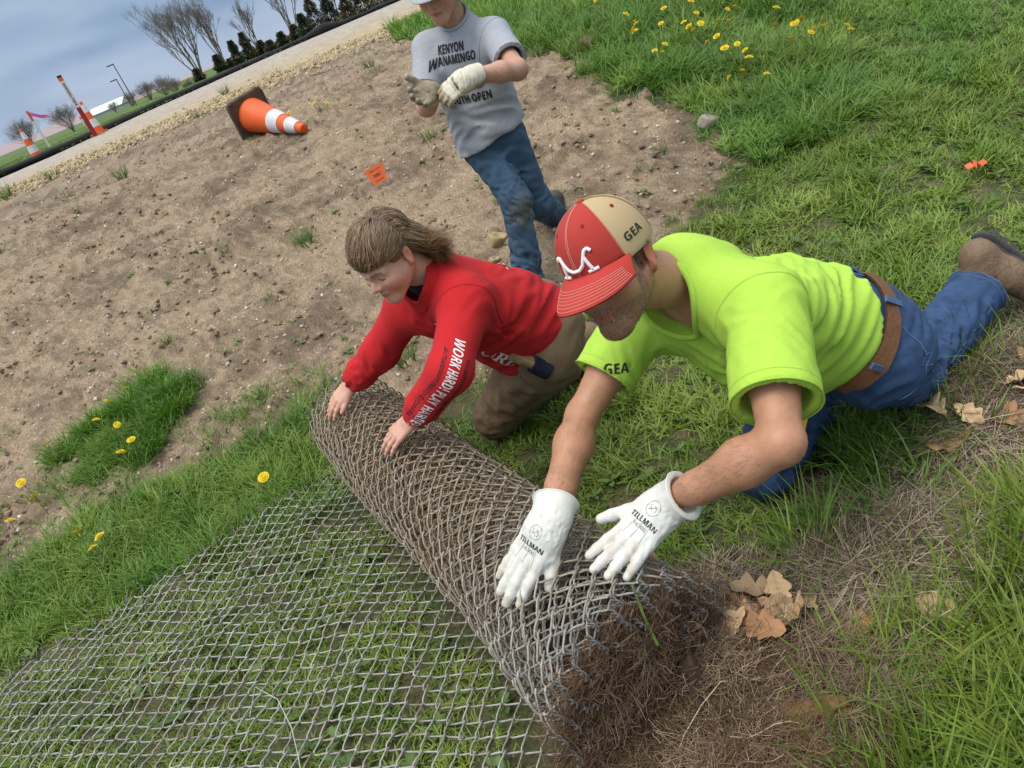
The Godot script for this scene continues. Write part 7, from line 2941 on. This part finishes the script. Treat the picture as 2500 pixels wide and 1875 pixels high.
	bl.ribbon(PackedVector3Array([Vector3(0.065, 0.27, -1.0), Vector3(0.062, 0.32, -1.03), Vector3(0.065, 0.36, -1.08), Vector3(0.085, 0.4, -1.13), Vector3(0.12, 0.425, -1.17)]), Vector3(0.95, 0.1, 0.2), 0.006, 0.004, Color(0.12, 0.2, 0.035))
	tag(put("torn_grass", bl.mesh(), m_leaf), "single wide green grass blade hanging over the roll end", "grass")
	# dry oak leaves
	var tan := Color(0.5, 0.34, 0.19)
	var spots := [[0.255, -1.132, "by"], [0.2, -1.17, "by"], [0.23, -1.14, "by"], [0.34, -1.12, "by"], [0.28, -1.16, "by"], [0.4, -1.12, "by"], [0.33, -1.18, "by"], [0.3, -1.04, "by"], [0.36, -1.08, "by"], [0.295, -1.13, "by"], [0.32, -1.1, "by"], [0.361, -1.146, "by"], [0.234, -1.088, "by"], [0.271, -1.056, "by"], [0.457, -1.018, "lone"], [0.982, -1.497, "boot"], [0.958, -1.396, "boot"], [1.097, -1.429, "boot"], [1.194, -1.477, "boot"], [1.104, -1.376, "boot"], [1.03, -1.44, "boot"], [1.2, -1.42, "boot"], [0.124, -1.231, "roll"], [0.412, -0.901, "pale"], [0.621, -0.976, "green"], [1.3, -1.55, "boot"]]
	var names := {"by": ["curled tan oak leaf in the pile beside the fence roll", "oak leaves beside the roll"], "boot": ["dry oak leaf on the loose soil near the man's knee", "oak leaves near the man's knee"], "lone": ["single orange-brown oak leaf lying on the dry straw", ""], "roll": ["brown oak leaf caught on top of the roll end", ""], "pale": ["faded grey oak leaf flat among the straw", ""], "green": ["yellowish oak leaf half sunk in green grass", ""]}
	for i in spots.size():
		var s: Array = spots[i]
		var c := tan * rng.randf_range(0.7, 1.2)
		if s[2] == "lone":
			c = Color(0.5, 0.23, 0.07)
		elif s[2] == "pale":
			c = Color(0.42, 0.35, 0.27)
		elif i % 3 == 1:
			c = Color(0.36, 0.19, 0.09)
		var o := put("oak_leaf", oak_leaf(i * 3 + 2, c).mesh(), m_straw)
		tag(o, names[s[2]][0], "leaf", names[s[2]][1])
		o.position = Vector3(s[0], gh(s[0], s[1]) + mound(s[0], s[1]) + (0.2 if s[2] == "roll" else 0.055), s[1])
		o.rotation = Vector3(rng.randf_range(-0.5, 0.5), rng.randf() * TAU, rng.randf_range(-0.5, 0.5))
		o.scale = Vector3.ONE * rng.randf_range(0.7, 1.05)
	# rotten bark
	for q in [[0.30, -0.955, 0.05, "dark rotten piece of bark lying in the straw"], [0.29, -0.865, 0.042, "split brown rotten wood chunk with a yellow inside"]]:
		var c := Vector3(q[0], gh(q[0], q[1]) + mound(q[0], q[1]) + 0.01, q[1])
		var m := Field.new()
		m.cap(c - Vector3(q[2], 0, 0.01), c + Vector3(q[2], 0.005, 0.012), 0.026, 0.022, 0.01, Vector3.UP, 0.7)
		m.end()
		m.fold(c, 0.15, Vector3(1, 0, 0.2), 110.0, 0.016, 0.15)
		var b := Shape.new()
		b.add_net(m.net(0.005), Color(0.05, 0.033, 0.025))
		mottle(b, 0, Color(0.055, 0.036, 0.026) if q[2] > 0.045 else Color(0.13, 0.075, 0.03), 60.0, 0.6, 200.0, 0.4)
		tag(put("bark_piece", b.mesh(), m_bark), q[3], "bark")
